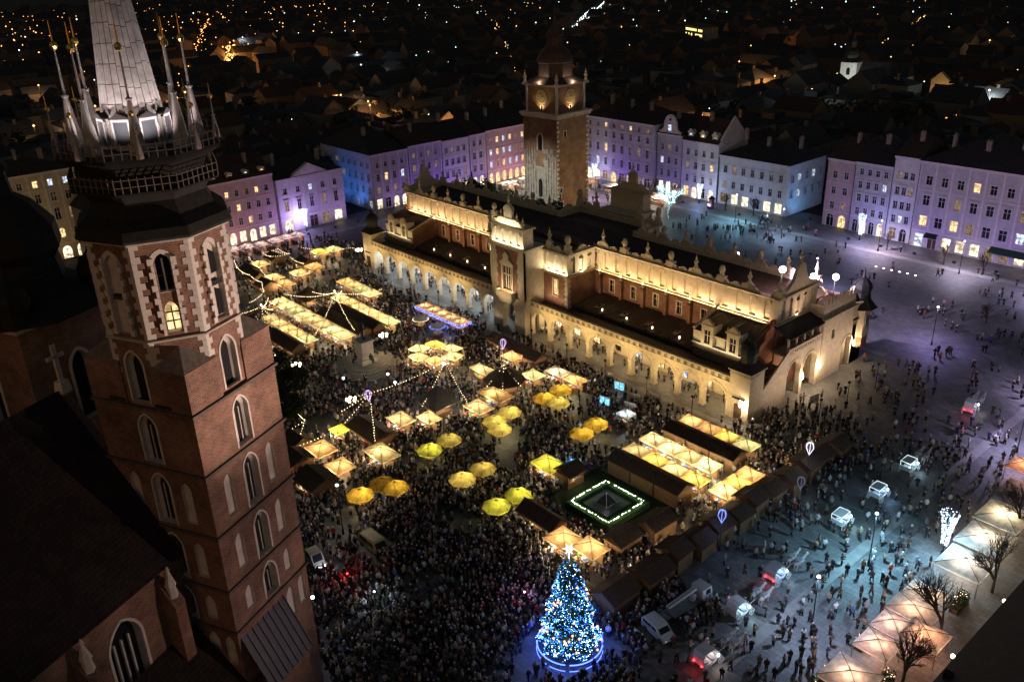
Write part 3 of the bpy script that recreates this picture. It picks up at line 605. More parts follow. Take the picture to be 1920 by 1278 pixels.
m = MB(); m.add([(-XH, YH+0.75, 17.4), (XH, YH+0.75, 17.4), (XH, Wd_/2, 16.2), (-XH, Wd_/2, 16.2), (XH, Wd_-YH-0.75, 17.4), (-XH, Wd_-YH-0.75, 17.4)], [(0, 1, 2, 3), (3, 2, 4, 5)]); m.build("sunken_roof", mat("red_brown_roof", (0.06, 0.038, 0.033), 0.7, var=0.4, scale=0.6), hall)
# lean-to sheet roofs with standing seams
def lean(side, x0, x1, sky=True):
    F = (frE if side == 'E' else frW)(0.0); Y = lambda d: F(0, 0, d)[1]
    m = MB(); y0, y1 = Y(5.3), Y(YH)
    m.add([(x0, y0, 7.1), (x1, y0, 7.1), (x1, y1, 8.45), (x0, y1, 8.45), (x0, y0, 6.95), (x1, y0, 6.95), (x1, y1, 8.3), (x0, y1, 8.3)], [(0, 1, 2, 3), (7, 6, 5, 4), (0, 4, 5, 1), (0, 3, 7, 4), (1, 5, 6, 2)])
    ro = m.build("sheet_roof", METROOF, hall)
    if side == 'E':
        m = MB(); n = int((x1-x0)/0.75)
        for k in range(n+1):
            x = x0+(x1-x0)*k/n; m.add([(x-0.035, y0, 7.1), (x+0.035, y0, 7.1), (x+0.035, y1, 8.45), (x-0.035, y1, 8.45), (x-0.035, y0, 7.2), (x+0.035, y0, 7.2), (x+0.035, y1, 8.55), (x-0.035, y1, 8.55)], [(4, 5, 6, 7), (0, 4, 7, 3), (1, 2, 6, 5), (0, 1, 5, 4)])
        m.build("standing_seams", METROOF, ro, "stuff")
        for k in range(4):
            x = x0+(x1-x0)*(k+0.7)/4.6; q = MB(); q.obox((0, 0, 0), (1.1, 1.5, 0.14)); o = q.build("skylight", STEEL, ro); o.location = (x, 7.6, 7.68); o.rotation_euler = (atan2(1.35, 6.8), 0, 0); q = MB(); q.obox((0, 0, 0.09), (0.85, 1.2, 0.03)); q.build("pane", GLASSD, o)
            q = MB(); q.lathe(x+1.6, 6.6, [(0.12, 7.3), (0.1, 7.62), (0.16, 7.66), (0.16, 7.76)], 8); q.build("roof_lamp", BULBW, ro)
for side in 'EW':
    lean(side, 13.2, 43.2); lean(side, -43.2, -13.2)
# central risalit: transept and tower
def central(side):
    f = frE if side == 'E' else frW; rz = 0 if side == 'E' else pi
    F4 = f(4.0); Ft = f(-1.6); Y = lambda d: f(0.0)(0, 0, d)[1]
    m = MB(); ops = [(s*8.6, 1.3, 8.6, 12.0, 'r') for s in (-1, 1)]
    wall2d(m, F4, -12.1, 12.1, 6.0, 13.2, ops, 0.35)
    for s in (-1, 1): m.quad((s*12.1, Y(4.0), 6), (s*12.1, Y(YH), 6), (s*12.1, Y(YH), 13.2), (s*12.1, Y(4.0), 13.2))
    m.build("brick_wall", BRICK, hall)
    m = MB(); wall2d(m, F4, -12.1, 12.1, 13.36, 17.75, [(s*x, 1.2, 13.75, 17.35, 'o') for s in (-1, 1) for x in (6.6, 9.0, 11.0)], 0.4)
    yb = Y(4.4); m.quad((-12.1, yb, 13.36), (12.1, yb, 13.36), (12.1, yb, 17.75), (-12.1, yb, 17.75))
    for s in (-1, 1):
        g_ = lambda u, z, d, s=s: (s*(12.1-d), Y(u), z)
        wall2d(m, g_, 4.0, YH, 13.36, 17.75, [(5.6, 1.2, 13.75, 17.35, 'o'), (8.0, 1.2, 13.75, 17.35, 'o'), (10.4, 1.2, 13.75, 17.35, 'o')], 0.4); m.quad((s*11.7, Y(4.0), 13.36), (s*11.7, Y(YH), 13.36), (s*11.7, Y(YH), 17.75), (s*11.7, Y(4.0), 17.75))
    m.build("attic_wall", CREAM, hall)
    for z0, z1, o_ in ((13.2, 13.358, 0.45), (17.752, 18.12, 0.5)):
        m = MB(); m.box(-12.1-o_, 12.1+o_, *sorted((Y(4.0-o_), Y(4.6))), z0, z1)
        for s in (-1, 1): m.box(*sorted((s*11.5, s*(12.1+o_))), *sorted((Y(4.602), Y(YH-0.52))), z0, z1)
        m.build("ledge" if z0 < 15 else "attic_cornice", CREAM, hall)
    for s in (-1, 1):   # quoins at the transept corner
        for k in range(12):
            m = MB(); l = 0.95 if k % 2 else 0.65; m.box(*sorted((s*(12.16-l), s*12.16)), *sorted((Y(3.94), Y(3.94+(1.6-l)))), 6.4+0.56*k, 6.94+0.56*k); m.build("quoin", CREAM, hall)
        for k, (x, yy, me, z) in enumerate(((6.6, 4.4, cpm, 18.12), (11.9, 4.4, cpm, 18.12))):
            put("crest_pedestal", me, hall, (s*x, Y(yy), z), rz, (0.85, 0.85, 1.3)); put("pinnacle" if k == 0 else "mask_head", pnm if k == 0 else mkm, hall, (s*x, Y(yy), 19.75), rz, (1.15, 1.15, 1.15))
        put("crest_gable", cgm, hall, (s*9.25, Y(4.2), 18.12), rz, (0.62, 1, 0.8)); put("crest_gable", cgm, hall, (s*11.9, Y(8.3), 18.12), rz+pi/2, (0.8, 1, 0.8))
        for o_ in ops:
            if o_[0]*s > 0:
                q = MB(); ringtrim(q, F4, o_, 0.3, -0.1, 0.0); q.box(o_[0]-0.95, o_[0]+0.95, *sorted((Y(3.75), Y(4.02))), 8.4, 8.59); q.box(o_[0]-0.22, o_[0]-0.14, *sorted((Y(4.18), Y(4.26))), 8.6, 12); q.box(o_[0]+0.14, o_[0]+0.22, *sorted((Y(4.18), Y(4.26))), 8.6, 12)
                w_ = q.build("window", CREAM, hall); q = MB(); opening_fill(q, F4, o_, 0.3); q.build("pane", WARMW, w_)
    m = MB(); m.box(-12, 12, *sorted((Y(4.6), Y(YH+1))), 16.3, 16.6); m.build("sunken_roof", METROOF, hall)
    # tower
    m = MB(); big_ = (0, 3.9, 0, 6.6, 'o'); win = (0, 3.0, 9.0, 14.2, 'r')
    wall2d(m, Ft, -5.1, 5.1, 0, 7.6, [big_], 1.4, back=True)
    for s in (-1, 1):
        g_ = lambda u, z, d, s=s: (s*(5.1-d), Y(u), z)
        wall2d(m, g_, -1.6, 4.0, 0, 7.6, [(1.2, 2.6, 0, 5.6, 'o')], 0.8); m.quad((s*5.1, Y(-1.6), 7.6), (s*5.1, Y(4.0), 7.6), (s*5.1, Y(4.0), 18.3), (s*5.1, Y(-1.6), 18.3))
    m.build("tower_base", CREAM, hall)
    m = MB(); wall2d(m, Ft, -3.5, 3.5, 7.6, 18.3, [win], 0.5); m.build("tower_brick_wall", BRICK, hall)
    for s in (-1, 1):
        m = MB(); m.box(*sorted((s*3.52, s*5.1)), *sorted((Y(-1.64), Y(-1.0))), 7.6, 18.0); m.build("corner_pier", CREAM, hall)
        for k in range(9):
            m = MB(); l = 0.45 if k % 2 else 0.2; m.box(*sorted((s*(3.518-l), s*3.518)), *sorted((Y(-1.66), Y(-1.3))), 8.2+1.02*k, 9.1+1.02*k); m.build("quoin", CREAM, hall)
    q = MB(); ringtrim(q, Ft, win, 0.35, -0.15, 0.0)
    for u in (-0.75, 0, 0.75): q.box(u-0.09, u+0.09, *sorted((Y(-1.4), Y(-1.2))), 9.0, 14.0)
    q.box(-1.5, 1.5, *sorted((Y(-1.405), Y(-1.205))), 12.2, 12.4); w_ = q.build("window", CREAM, hall, label="tall four-light window glowing above the balcony"); q = MB(); opening_fill(q, Ft, win, 0.45); q.build("pane", GLASSD, w_)
    q = MB(); q.prism([(-2.2, 14.6), (2.2, 14.6), (2.2, 14.9), (0, 16.2), (-2.2, 14.9)], Ft, -0.25, -0.002); q.prism([(-0.7, 15.4), (0.7, 15.4), (0.9, 16.6), (0, 17.6), (-0.9, 16.6)], Ft, -0.4, -0.252); q.build("coat_of_arms", CREAM, hall)
    q = MB(); q.box(-2.5, 2.5, *sorted((Y(-2.9), Y(-1.602))), 7.6, 7.9); q.prism([(-2.3, 7.6), (2.3, 7.6), (1.6, 6.4), (-1.6, 6.4)], Ft, -0.9, -0.002); b_ = q.build("balcony", CREAM, hall)
    q = MB(); q.box(-2.5, 2.5, *sorted((Y(-2.9), Y(-2.75))), 7.9, 9.0); q.box(-2.5, -2.35, *sorted((Y(-2.748), Y(-1.65))), 7.9, 9.0); q.box(2.35, 2.5, *sorted((Y(-2.748), Y(-1.65))), 7.9, 9.0); q.build("balustrade", CREAM, b_)
    m = MB(); m.box(-5.6, 5.6, *sorted((Y(-2.1), Y(4.2))), 18.3, 18.75); m.build("tower_cornice", CREAM, hall)
    m = MB(); Ft2 = f(-1.3); wall2d(m, Ft2, -4.9, 4.9, 18.75, 22.6, [(x, 1.2, 19.2, 22.0, 'o') for x in (-3.4, -1.15, 1.15, 3.4)], 0.4); m.quad((-4.9, Y(-0.9), 18.75), (4.9, Y(-0.9), 18.75), (4.9, Y(-0.9), 22.6), (-4.9, Y(-0.9), 22.6))
    for s in (-1, 1): m.quad((s*4.9, Y(-1.3), 18.75), (s*4.9, Y(1.4), 18.75), (s*4.9, Y(1.4), 22.6), (s*4.9, Y(-1.3), 22.6))
    m.quad((-4.9, Y(1.4), 18.75), (4.9, Y(1.4), 18.75), (4.9, Y(1.4), 22.6), (-4.9, Y(1.4), 22.6)); m.build("tower_attic", CREAM, hall)
    for s in (-1, 1):
        for x in (3.4, 1.15):
            q = MB(); ringtrim(q, Ft2, (s*x, 1.2, 19.2, 22.0, 'o'), 0.14, -0.12, 0.0, legs=False); q.build("niche_hood", CREAM, hall)
    m = MB(); m.box(-5.3, 5.3, *sorted((Y(-1.75), Y(1.8))), 22.602, 22.95); m.build("tower_cornice", CREAM, hall)
    m = MB(); m.box(-2.6, 2.6, *sorted((Y(-1.1), Y(-0.2))), 22.95, 24.4); m.prism([(-4.6, 22.952), (-2.602, 22.952), (-2.602, 24.3), (-3.2, 24.1), (-4.2, 23.3)], Ft, 0.6, 1.2); m.prism([(2.602, 22.952), (4.6, 22.952), (4.2, 23.3), (3.2, 24.1), (2.602, 24.3)], Ft, 0.6, 1.2)
    m.box(-1.2, 1.2, *sorted((Y(-1.0), Y(-0.3))), 24.4, 26.0); m.prism([(-1.4, 26.0), (1.4, 26.0)]+[(1.3*cos(pi*k/6), 26.1+1.1*sin(pi*k/6)) for k in range(7)], Ft, 0.55, 1.35); m.build("crest_aedicule", CREAM, hall)
    put("pinnacle", pnm, hall, (0, Y(-0.65), 27.1), 0, (0.9, 0.9, 0.9))
    for s in (-1, 1): put("pinnacle", pnm, hall, (s*4.7, Y(-1.1), 22.95), 0, (0.9, 0.9, 0.95)); put("pinnacle", pnm, hall, (s*2.4, Y(-0.65), 24.4), 0, (0.6, 0.6, 0.6))
central('E'); central('W')
# end wings with dormers, and corner pavilions
def wing(sx, side):
    f = frE if side == 'E' else frW; Y = lambda d: f(0.0)(0, 0, d)[1]; F = f(4.8)
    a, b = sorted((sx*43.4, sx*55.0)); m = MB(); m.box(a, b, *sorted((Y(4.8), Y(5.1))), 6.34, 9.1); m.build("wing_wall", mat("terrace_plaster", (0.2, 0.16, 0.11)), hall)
    m = MB(); m.box(a, b, *sorted((Y(4.4), Y(4.798))), 8.9, 9.15); m.build("wing_ledge", CREAM, hall)
    m = MB(); wall2d(m, F, a, b, 9.15, 11.2, [(sx*(49.2+k*1.3), 1.0, 9.5, 10.9, 'r') for k in (-1.0, 1.1)], 0.3); m.build("dormer_wall", CREAM, hall)
    for k, x in enumerate((46.6, 52.0)):
        q = MB(); op = (sx*x, 1.3, 9.4, 12.0, 'r'); Fd = f(4.4); wall2d(q, Fd, sx*x-1.25, sx*x+1.25, 9.15, 12.8, [op], 0.3); q.box(sx*x-1.5, sx*x+1.5, *sorted((Y(4.15), Y(5.6))), 12.8, 13.05); q.box(sx*x-0.05, sx*x+0.05, *sorted((Y(4.58), Y(4.64))), 9.4, 12); q.box(sx*x-0.65, sx*x-0.051, *sorted((Y(4.58), Y(4.64))), 10.9, 11); q.box(sx*x+0.051, sx*x+0.65, *sorted((Y(4.58), Y(4.64))), 10.9, 11)
        q.box(sx*x-1.25, sx*x-1.05, *sorted((Y(4.402), Y(7.0))), 9.15, 12.8); q.box(sx*x+1.05, sx*x+1.25, *sorted((Y(4.402), Y(7.0))), 9.15, 12.8)
        q.prism([(sx*x-1.2, 13.052), (sx*x+1.2, 13.052), (sx*x+0.8, 13.6), (sx*x+0.3, 14.1), (sx*x-0.3, 14.1), (sx*x-0.8, 13.6)], Fd, -0.1, 0.4)
        o = q.build("dormer", CREAM, hall); q = MB(); opening_fill(q, Fd, op, 0.25); q.build("pane", GLASSD, o)
        q = MB(); q.prism([(sx*x-1.45, 13.052), (sx*x+1.45, 13.052), (sx*x, 14.0)], Fd, 0.42, 4.5); q.build("dormer_roof", METROOF, o)
        for s in (-1, 1): put("urn", pnm, o, (sx*x+s*1.2, Y(4.5), 13.05), 0, (0.4, 0.4, 0.35))
    m = MB(); m.add([(a, Y(4.9), 11.2), (b, Y(4.9), 11.2), (b, Y(YH), 13.25), (a, Y(YH), 13.25), (a, Y(4.9), 10.9), (b, Y(4.9), 10.9)], [(0, 1, 2, 3), (0, 4, 5, 1)]); ro = m.build("wing_roof", METROOF, hall)
    if side == 'E':
        m = MB()
        for k in range(16):
            x = a+(b-a)*k/15; m.add([(x-0.035, Y(4.9), 11.2), (x+0.035, Y(4.9), 11.2), (x+0.035, Y(YH), 13.25), (x-0.035, Y(YH), 13.25), (x-0.035, Y(4.9), 11.3), (x+0.035, Y(4.9), 11.3), (x+0.035, Y(YH), 13.35), (x-0.035, Y(YH), 13.35)], [(4, 5, 6, 7), (0, 4, 7, 3), (1, 2, 6, 5)])
        m.build("standing_seams", METROOF, ro, "stuff")
    # brick gables at both ends of the wing
    for x, lo in ((sx*43.4, 1), (sx*55.0, 0)):
        g = MB(); fx = lambda u, z, d, x=x: (x+d, Y(u), z)
        if lo: g.prism([(4.9, 6.4), (YH, 6.4), (YH, 13.6), (4.9, 11.5)], fx, -0.2, 0.2); g.build("gable_wall", BRICK, hall); g = MB(); g.add([(x-0.3, Y(4.7), 11.45), (x+0.3, Y(4.7), 11.45), (x+0.3, Y(YH), 13.65), (x-0.3, Y(YH), 13.65), (x-0.3, Y(4.7), 11.65), (x+0.3, Y(4.7), 11.65), (x+0.3, Y(YH), 13.85), (x-0.3, Y(YH), 13.85)], [(4, 5, 6, 7), (0, 1, 5, 4), (0, 4, 7, 3), (1, 2, 6, 5)]); g.build("gable_coping", CREAM, hall)
        else: g.prism([(6.0, 6.4), (YH+0.6, 6.4), (YH+0.6, 14.2), (11.2, 14.1), (10.6, 12.9), (9.4, 12.4), (9.2, 11.0), (8.0, 10.6), (7.4, 9.4), (6.4, 8.9), (6.0, 8.0)], fx, -0.25, 0.25); g.build("stepped_gable", mat("orange_brick", (0.33, 0.13, 0.07), 0.9, var=0.3, scale=3, bump=0.15), hall)
    # corner pavilion with its dome
    x0, x1 = sorted((sx*55.0, sx*59.0)); y0, y1 = sorted((Y(-0.02), Y(4.0)))
    m = MB(); m.box(x0, x1, y0, y1, 0, 8.2); m.build("pavilion", CREAM, hall)
    m = MB(); m.box(x0-0.08, x1+0.08, y0-0.08, y1+0.08, 8.204, 8.36); m.box(x0, x1, y0, y1, 8.36, 8.9); m.box(x0-0.3, x1+0.3, y0-0.3, y1+0.3, 8.9, 9.08); m.build("pavilion_cornice", CREAM, hall)
    cx, cy_ = (x0+x1)/2, (y0+y1)/2; m = MB(); m.pyr(x0-0.3, x1+0.3, y0-0.3, y1+0.3, 9.082, 10.3, 0.55); m.build("pavilion_roof", COPPER, hall)
    m = MB(); m.lathe(cx, cy_, [(1.35, 10.302), (1.35, 11.3), (1.5, 11.4), (1.62, 12.0), (1.5, 12.8), (1.0, 13.5), (0.45, 13.9), (0.3, 14.3), (0.38, 14.5), (0.1, 15.0), (0.14, 15.2), (0.03, 16.2)], 8, pi/8); m.build("dome", COPPER, hall, smooth=False)
    if side == 'E':
        q = MB(); fd = f(-0.02); q.box(sx*57-0.75, sx*57+0.75, *sorted((Y(-0.12), Y(-0.022))), 0.02, 2.9); d_ = q.build("door", WOODD, hall); q = MB(); q.box(sx*57-1.2, sx*57+1.2, *sorted((Y(-0.3), Y(-0.022))), 3.9, 4.1); q.build("door_hood", SLATE, d_)
for sx in (-1, 1):
    for side in 'EW': wing(sx, side)
# north (and south) end front
def endfront(sx):
    f = (frN if sx > 0 else frS)(59.0); X = lambda d: f(0, 0, d)[0]
    m = MB(); wall2d(m, f, 11.0, 21.6, 0, 8.7, [(13.3, 4.3, 0, 7.3, 'o'), (18.4, 4.3, 0, 7.3, 'o')], 1.0, back=True); wall2d(m, f, 4.0, 11.0, 0, 3.8, [], 0.8); m.prism([(4.0, 3.8), (11.0, 3.8), (11.0, 8.7)], f, 0, 0.8); m.build("end_wall", CREAM, hall)
    for yc in (13.3, 18.4):
        m = MB(); ringtrim(m, f, (yc, 4.3, 0, 7.3, 'o'), 0.3, -0.12, 0.0, legs=False); m.build("archivolt", CREAM, hall)
    m = MB(); m.prism([(4.0, 3.82), (11.0, 8.72), (11.0, 9.8), (4.0, 4.9)], f, -0.06, 0.2); m.build("raking_balustrade", CREAM, hall)
    m = MB(); wall2d(m, f, 11.002, 21.6, 8.72, 9.85, [(11.6+0.7*k, 0.32, 8.95, 9.6, 'r') for k in range(15)], 0.2, back=True); m.box(*sorted((X(-0.05), X(0.25))), 11.002, 21.6, 9.852, 9.98); m.build("balustrade", CREAM, hall)
    m = MB(); m.box(*sorted((X(0.25), X(3.5))), 11.0, 21.6, 8.4, 8.7); m.build("gallery_floor", CREAM, hall)
    m = MB(); m.box(*sorted((X(0.85), X(3.4))), 4.02, 11.0, 6.2, 6.4); m.build("terrace", METROOF, hall)
    for yc in (11.5, 14.0, 16.5, 19.0, 21.4):
        q = MB(); q.box(*sorted((X(0.4), X(0.7))), yc-0.15, yc+0.15, 8.702, 11.9); q.box(*sorted((X(0.3), X(0.8))), yc-0.25, yc+0.25, 11.5, 11.75); q.build("gallery_post", CREAM, hall)
    m = MB(); m.add([(X(3.5), 11.2, 13.3), (X(3.5), 22.0, 13.3), (X(-0.1), 22.0, 11.9), (X(-0.1), 11.2, 11.9), (X(3.5), 11.2, 13.1), (X(3.5), 22.0, 13.1), (X(-0.1), 22.0, 11.7), (X(-0.1), 11.2, 11.7)], [(0, 1, 2, 3), (4, 5, 6, 7), (2, 3, 7, 6), (1, 2, 6, 5), (0, 3, 7, 4)]); m.build("gallery_roof", SLATE, hall)
    m = MB(); wall2d(m, f, 22.0, 36.5, 0, 12.0, [(31.0, 3.6, 0, 6.4, 'o'), (25.6, 1.1, 7.6, 9.4, 'r')], 0.9); m.quad((X(0), 22.0, 0), (X(14), 22.0, 0), (X(14), 22.0, 12), (X(0), 22.0, 12)); m.build("end_wall", CREAM, hall)
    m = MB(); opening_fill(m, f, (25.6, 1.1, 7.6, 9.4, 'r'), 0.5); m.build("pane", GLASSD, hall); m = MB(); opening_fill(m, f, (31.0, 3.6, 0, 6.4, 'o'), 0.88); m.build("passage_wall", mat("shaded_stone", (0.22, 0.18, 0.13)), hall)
    m = MB(); ringtrim(m, f, (31.0, 3.6, 0, 6.4, 'o'), 0.28, -0.12, 0.0, legs=False); m.build("archivolt", CREAM, hall)
    m = MB(); m.box(*sorted((X(-0.3), X(0.5))), 21.9, 36.5, 12.002, 12.3); m.build("end_cornice", CREAM, hall)
    m = MB(); m.box(*sorted((X(0.5), X(0.9))), 22.4, 33.2, 12.302, 14.5); m.box(*sorted((X(0.902), X(3.5))), 22.4, 22.8, 12.302, 14.5); m.build("attic_wall", CREAM, hall)
    for k in range(9):
        q = MB(); q.prism([(22.5+1.2*k, 14.502), (23.35+1.2*k, 14.502), (23.35+1.2*k, 15.0), (23.1+1.2*k, 15.4), (22.92+1.2*k, 15.75), (22.74+1.2*k, 15.4), (22.5+1.2*k, 15.0)], f, 0.5, 0.85); q.build("battlement", CREAM, hall)
    m = MB(); m.box(*sorted((X(0.902), X(14))), 22.802, 36.0, 12.0, 12.3); m.build("flat_roof", mat("red_brown_roof", (0.06, 0.038, 0.033)), hall)
    # oriel at the west corner
    P_ = [(X(0.8), 33.4), (X(-1.0), 34.6), (X(-1.0), 36.9), (X(0.6), 38.6), (X(3.0), 38.6), (X(3.4), 36.52), (X(0.8), 36.52)]
    m = MB(); m.plan(P_, 5.2, 10.6); m.build("oriel", CREAM, hall); m = MB(); c_ = (X(0.8), 36.2)
    m.plan([(c_[0]+(x-c_[0])*0.96, c_[1]+(y-c_[1])*0.96) for x, y in P_], 3.2, 5.198); m.build("oriel_base", BRICK, hall)
    m = MB(); m.plan([(c_[0]+(x-c_[0])*1.12, c_[1]+(y-c_[1])*1.12) for x, y in P_], 10.602, 10.8); m.build("oriel_cornice", CREAM, hall)
    m = MB(); m.lathe(X(0.9), 36.2, [(3.1, 10.802), (1.7, 12.4), (1.5, 13.6), (1.75, 14.4), (1.6, 15.3), (0.9, 16.1), (0.35, 16.5), (0.25, 17.2), (0.03, 18.6)], 8, pi/8); m.build("dome", COPPER, hall)
    q = MB(); q.box(*sorted((X(-1.08), X(-1.002))), 35.1, 36.4, 7.0, 9.6); w_ = q.build("window", TRIM, hall); q = MB(); q.box(*sorted((X(-1.1), X(-1.082))), 35.2, 35.7, 7.1, 9.5); q.build("pane", GLASSD, w_); q = MB(); q.box(*sorted((X(-1.1), X(-1.082))), 35.8, 36.3, 7.1, 9.5); q.build("pane", GLASSD, w_)
endfront(1); endfront(-1)
# floodlights of the hall: strips on the ledges, lanterns under the arches
WARM = (1.0, 0.68, 0.34)
for sx in (-1, 1):
    for k in range(8):
        x = sx*(15.5+5.1*k); q = MB(); q.box(x-2.3, x+2.3, YH-1.0, YH-0.7, 13.1, 13.24); q.box(x-0.1, x+0.1, YH-0.7, YH-0.48, 13.12, 13.19); q.build("flood_strip", IRON, hall)
        lamp('AREA', (x, YH-0.85, 13.3), 92 if k < 5 else 130, WARM if sx > 0 and k < 4 else (1.0, 0.67, 0.38), hall, target=(x, YH+0.4, 17.0), size=(4.8, 0.3))
for s in (-1, 1):
    lamp('AREA', (s*8.8, 3.6, 13.5), 240, (1, 0.82, 0.55), hall, target=(s*8.8, 4.6, 17.6), size=(6.0, 0.12))
    lamp('AREA', (s*12.5, 8.3, 13.5), 260, (1, 0.82, 0.55), hall, target=(s*11.6, 8.3, 17.6), size=(0.12, 6.5)).rotation_euler.z += 0
lamp('AREA', (0, -2.0, 18.85), 260, (1, 0.85, 0.6), hall, target=(0, -0.9, 22.5), size=(9.5, 0.12))
lamp('AREA', (0, -1.6, 23.05), 120, (1, 0.85, 0.6), hall, target=(0, -0.7, 26.5), size=(7, 0.12))
lamp('AREA', (0, -2.5, 8.0), 170, (1, 0.78, 0.5), hall, target=(0, -1.3, 13.5), size=(3.6, 0.2))
lamp('AREA', (XH+0.4, 18.2, 13.5), 170, (1, 0.7, 0.5), hall, target=(XH-0.8, 18.2, 17.6), size=(0.12, 11))
for sx in (-1, 1):
    for k in range(9):
        cool = sx < 0; x = sx*ARCH_X[k]; q = MB(); q.tube((x, 3.2, 5.74), (x, 3.2, 5.1), 0.03); q.lathe(x, 3.2, [(0.1, 4.6), (0.2, 4.75), (0.2, 5.0), (0.08, 5.1)], 6); q.build("hanging_lantern", LAMPC if cool else LAMPW, hall)
        lamp('POINT', (x, 3.2, 4.4), 300 if cool else 190, (0.72, 0.88, 1.0) if cool else (1.0, 0.74, 0.4), hall, 0.2)
for x, y, z in ((59.35, 15.8, 3.3), (59.35, 21.4, 3.6), (57.6, -0.45, 3.2), (59.35, 33.2, 4.2)):
    q = MB(); q.lathe(x, y, [(0.1, z-0.45), (0.22, z-0.2), (0.22, z+0.2), (0.1, z+0.4)], 6); q.box(x-0.04, x+0.04, y-0.04, y+0.04, z+0.4, z+0.9); q.build("wall_lantern", LAMPW, hall); lamp('POINT', (x+0.5, y-0.4, z), 330, (1, 0.75, 0.48), hall, 0.2)

# masts added to wash the arcade, terrace floods added to wash the brick walls
for k, x in enumerate((-52, -41, -30, -19, 12, 22, 32, 42, 52)):
    t = thing("added_floodlight", f"{['first', 'second', 'third', 'fourth', 'fifth', 'sixth', 'seventh', 'eighth', 'ninth'][k]} added floodlight mast from the south along the arcade", "floodlight", (x, -6.0, 0), 0, "added floodlight masts along the arcade"); q = MB(); q.lathe(0, 0, [(0.2, 0), (0.07, 0.3), (0.06, 4.6)], 6); q.build("mast", IRON, t); q = MB(); q.box(-0.25, 0.25, -0.15, 0.12, 4.6, 4.95); q.build("housing", IRON, t)
    lamp('SPOT', (0, 0.3, 4.8), 900 if x < 0 else 1100, (1.0, 0.68, 0.28), t, 0.25, target=(0, 7.5, 5.4), angle=130, blend=0.9)
for sx in (-1, 1):
    for k in range(6):
        x = sx*(15.5+5.6*k); q = MB(); q.box(x-0.2, x+0.2, 4.7, 4.95, 7.5, 7.8); q.tube((x, 4.82, 6.34), (x, 4.82, 7.5), 0.05); q.build("floodlight", IRON, hall)
        lamp('SPOT', (x, 5.0, 7.75), 720, (1.0, 0.65, 0.33), hall, 0.15, target=(x, YH, 13.4), angle=88, blend=0.9)  # added beside the ledge strips to even out the wash
    lamp('AREA', (sx*49.2, 3.6, 8.6), 70, (1.0, 0.84, 0.55), hall, target=(sx*49.2, 5.0, 11.0), size=(10, 0.2)); q = MB(); q.box(*sorted((sx*44.2, sx*54.2)), 3.45, 3.75, 8.35, 8.5); q.build("flood_strip", IRON, hall)  # strip added to brighten the wing dormers
    lamp('AREA', (sx*8.6, 2.4, 7.5), 60, (1, 0.75, 0.5), hall, target=(sx*8.6, 4.2, 10), size=(5, 0.2))
lamp('SPOT', (0, -9.0, 6.0), 900, (1.0, 0.76, 0.42), hall, 0.25, target=(0, -1.6, 12.5), angle=95, blend=0.9)
t = thing("added_floodlight", "added floodlight mast facing the hall's central tower", "floodlight", (0, -9.2, 0), 0, "added floodlight masts along the arcade"); q = MB(); q.lathe(0, 0, [(0.2, 0), (0.07, 0.3), (0.06, 5.8)], 6); q.build("mast", IRON, t); q = MB(); q.box(-0.25, 0.25, -0.15, 0.12, 5.8, 6.15); q.build("housing", IRON, t)
for yy, pw in ((8, 700), (17, 900), (27, 900)):  # masts added to brighten the north end
    t = thing("added_floodlight", f"added floodlight mast before the hall's north end, {'nearest' if yy == 8 else ('middle' if yy == 17 else 'farthest')} of three", "floodlight", (67.5, yy, 0), 0, "slim floodlight masts at the hall's north end"); q = MB(); q.lathe(0, 0, [(0.2, 0), (0.07, 0.3), (0.06, 4.6)], 6); q.build("mast", IRON, t); q = MB(); q.box(-0.15, 0.15, -0.25, 0.25, 4.6, 4.95); q.build("housing", IRON, t)
    lamp('SPOT', (-0.3, 0, 4.8), pw, (1.0, 0.72, 0.6), t, 0.25, target=(-8.5, 0, 7.0), angle=120, blend=0.9)

# ---------------------------------------------------------------- brick church with its tall spired tower
church = thing("church", "dark gothic brick church with tall spired tower beside the square", "church", (64.28, -91.57, 0), radians(25.75))
frR = lambda u, z, d: (5-d, u, z); frL = lambda u, z, d: (u, -5+d, z); frB = lambda u, z, d: (-5+d, u, z); frK = lambda u, z, d: (u, 5-d, z)
LOUV = mat("dark_louvre", (0.012, 0.011, 0.012), 0.9, var=0.3)
def pointed(fr, op, depth, pane, parent, trim=True, mull=True):
    q = MB()
    if trim: ringtrim(q, fr, op, 0.14, -0.05, 0.0)
    uc, w, zb, zt, k = op
    q.prism([(uc-w/2, zb), (uc+w/2, zb), (uc+w/2, zb+0.05), (uc-w/2, zb+0.05)], fr, 0.0, depth-0.02)
    if mull:
        q.prism([(uc-0.06, zb+0.05), (uc+0.06, zb+0.05), (uc+0.06, zt-0.5), (uc-0.06, zt-0.5)], fr, depth-0.2, depth-0.05)
    o = q.build("pointed_window", WHITEST, parent); q = MB(); opening_fill(q, fr, op, depth-0.04); q.build("louvre" if pane is LOUV else "pane", pane, o); return o
STG = [(0, 21.6), (21.6, 26.0), (26.0, 31.4), (31.4, 37.2), (37.2, 42.6)]
body = None
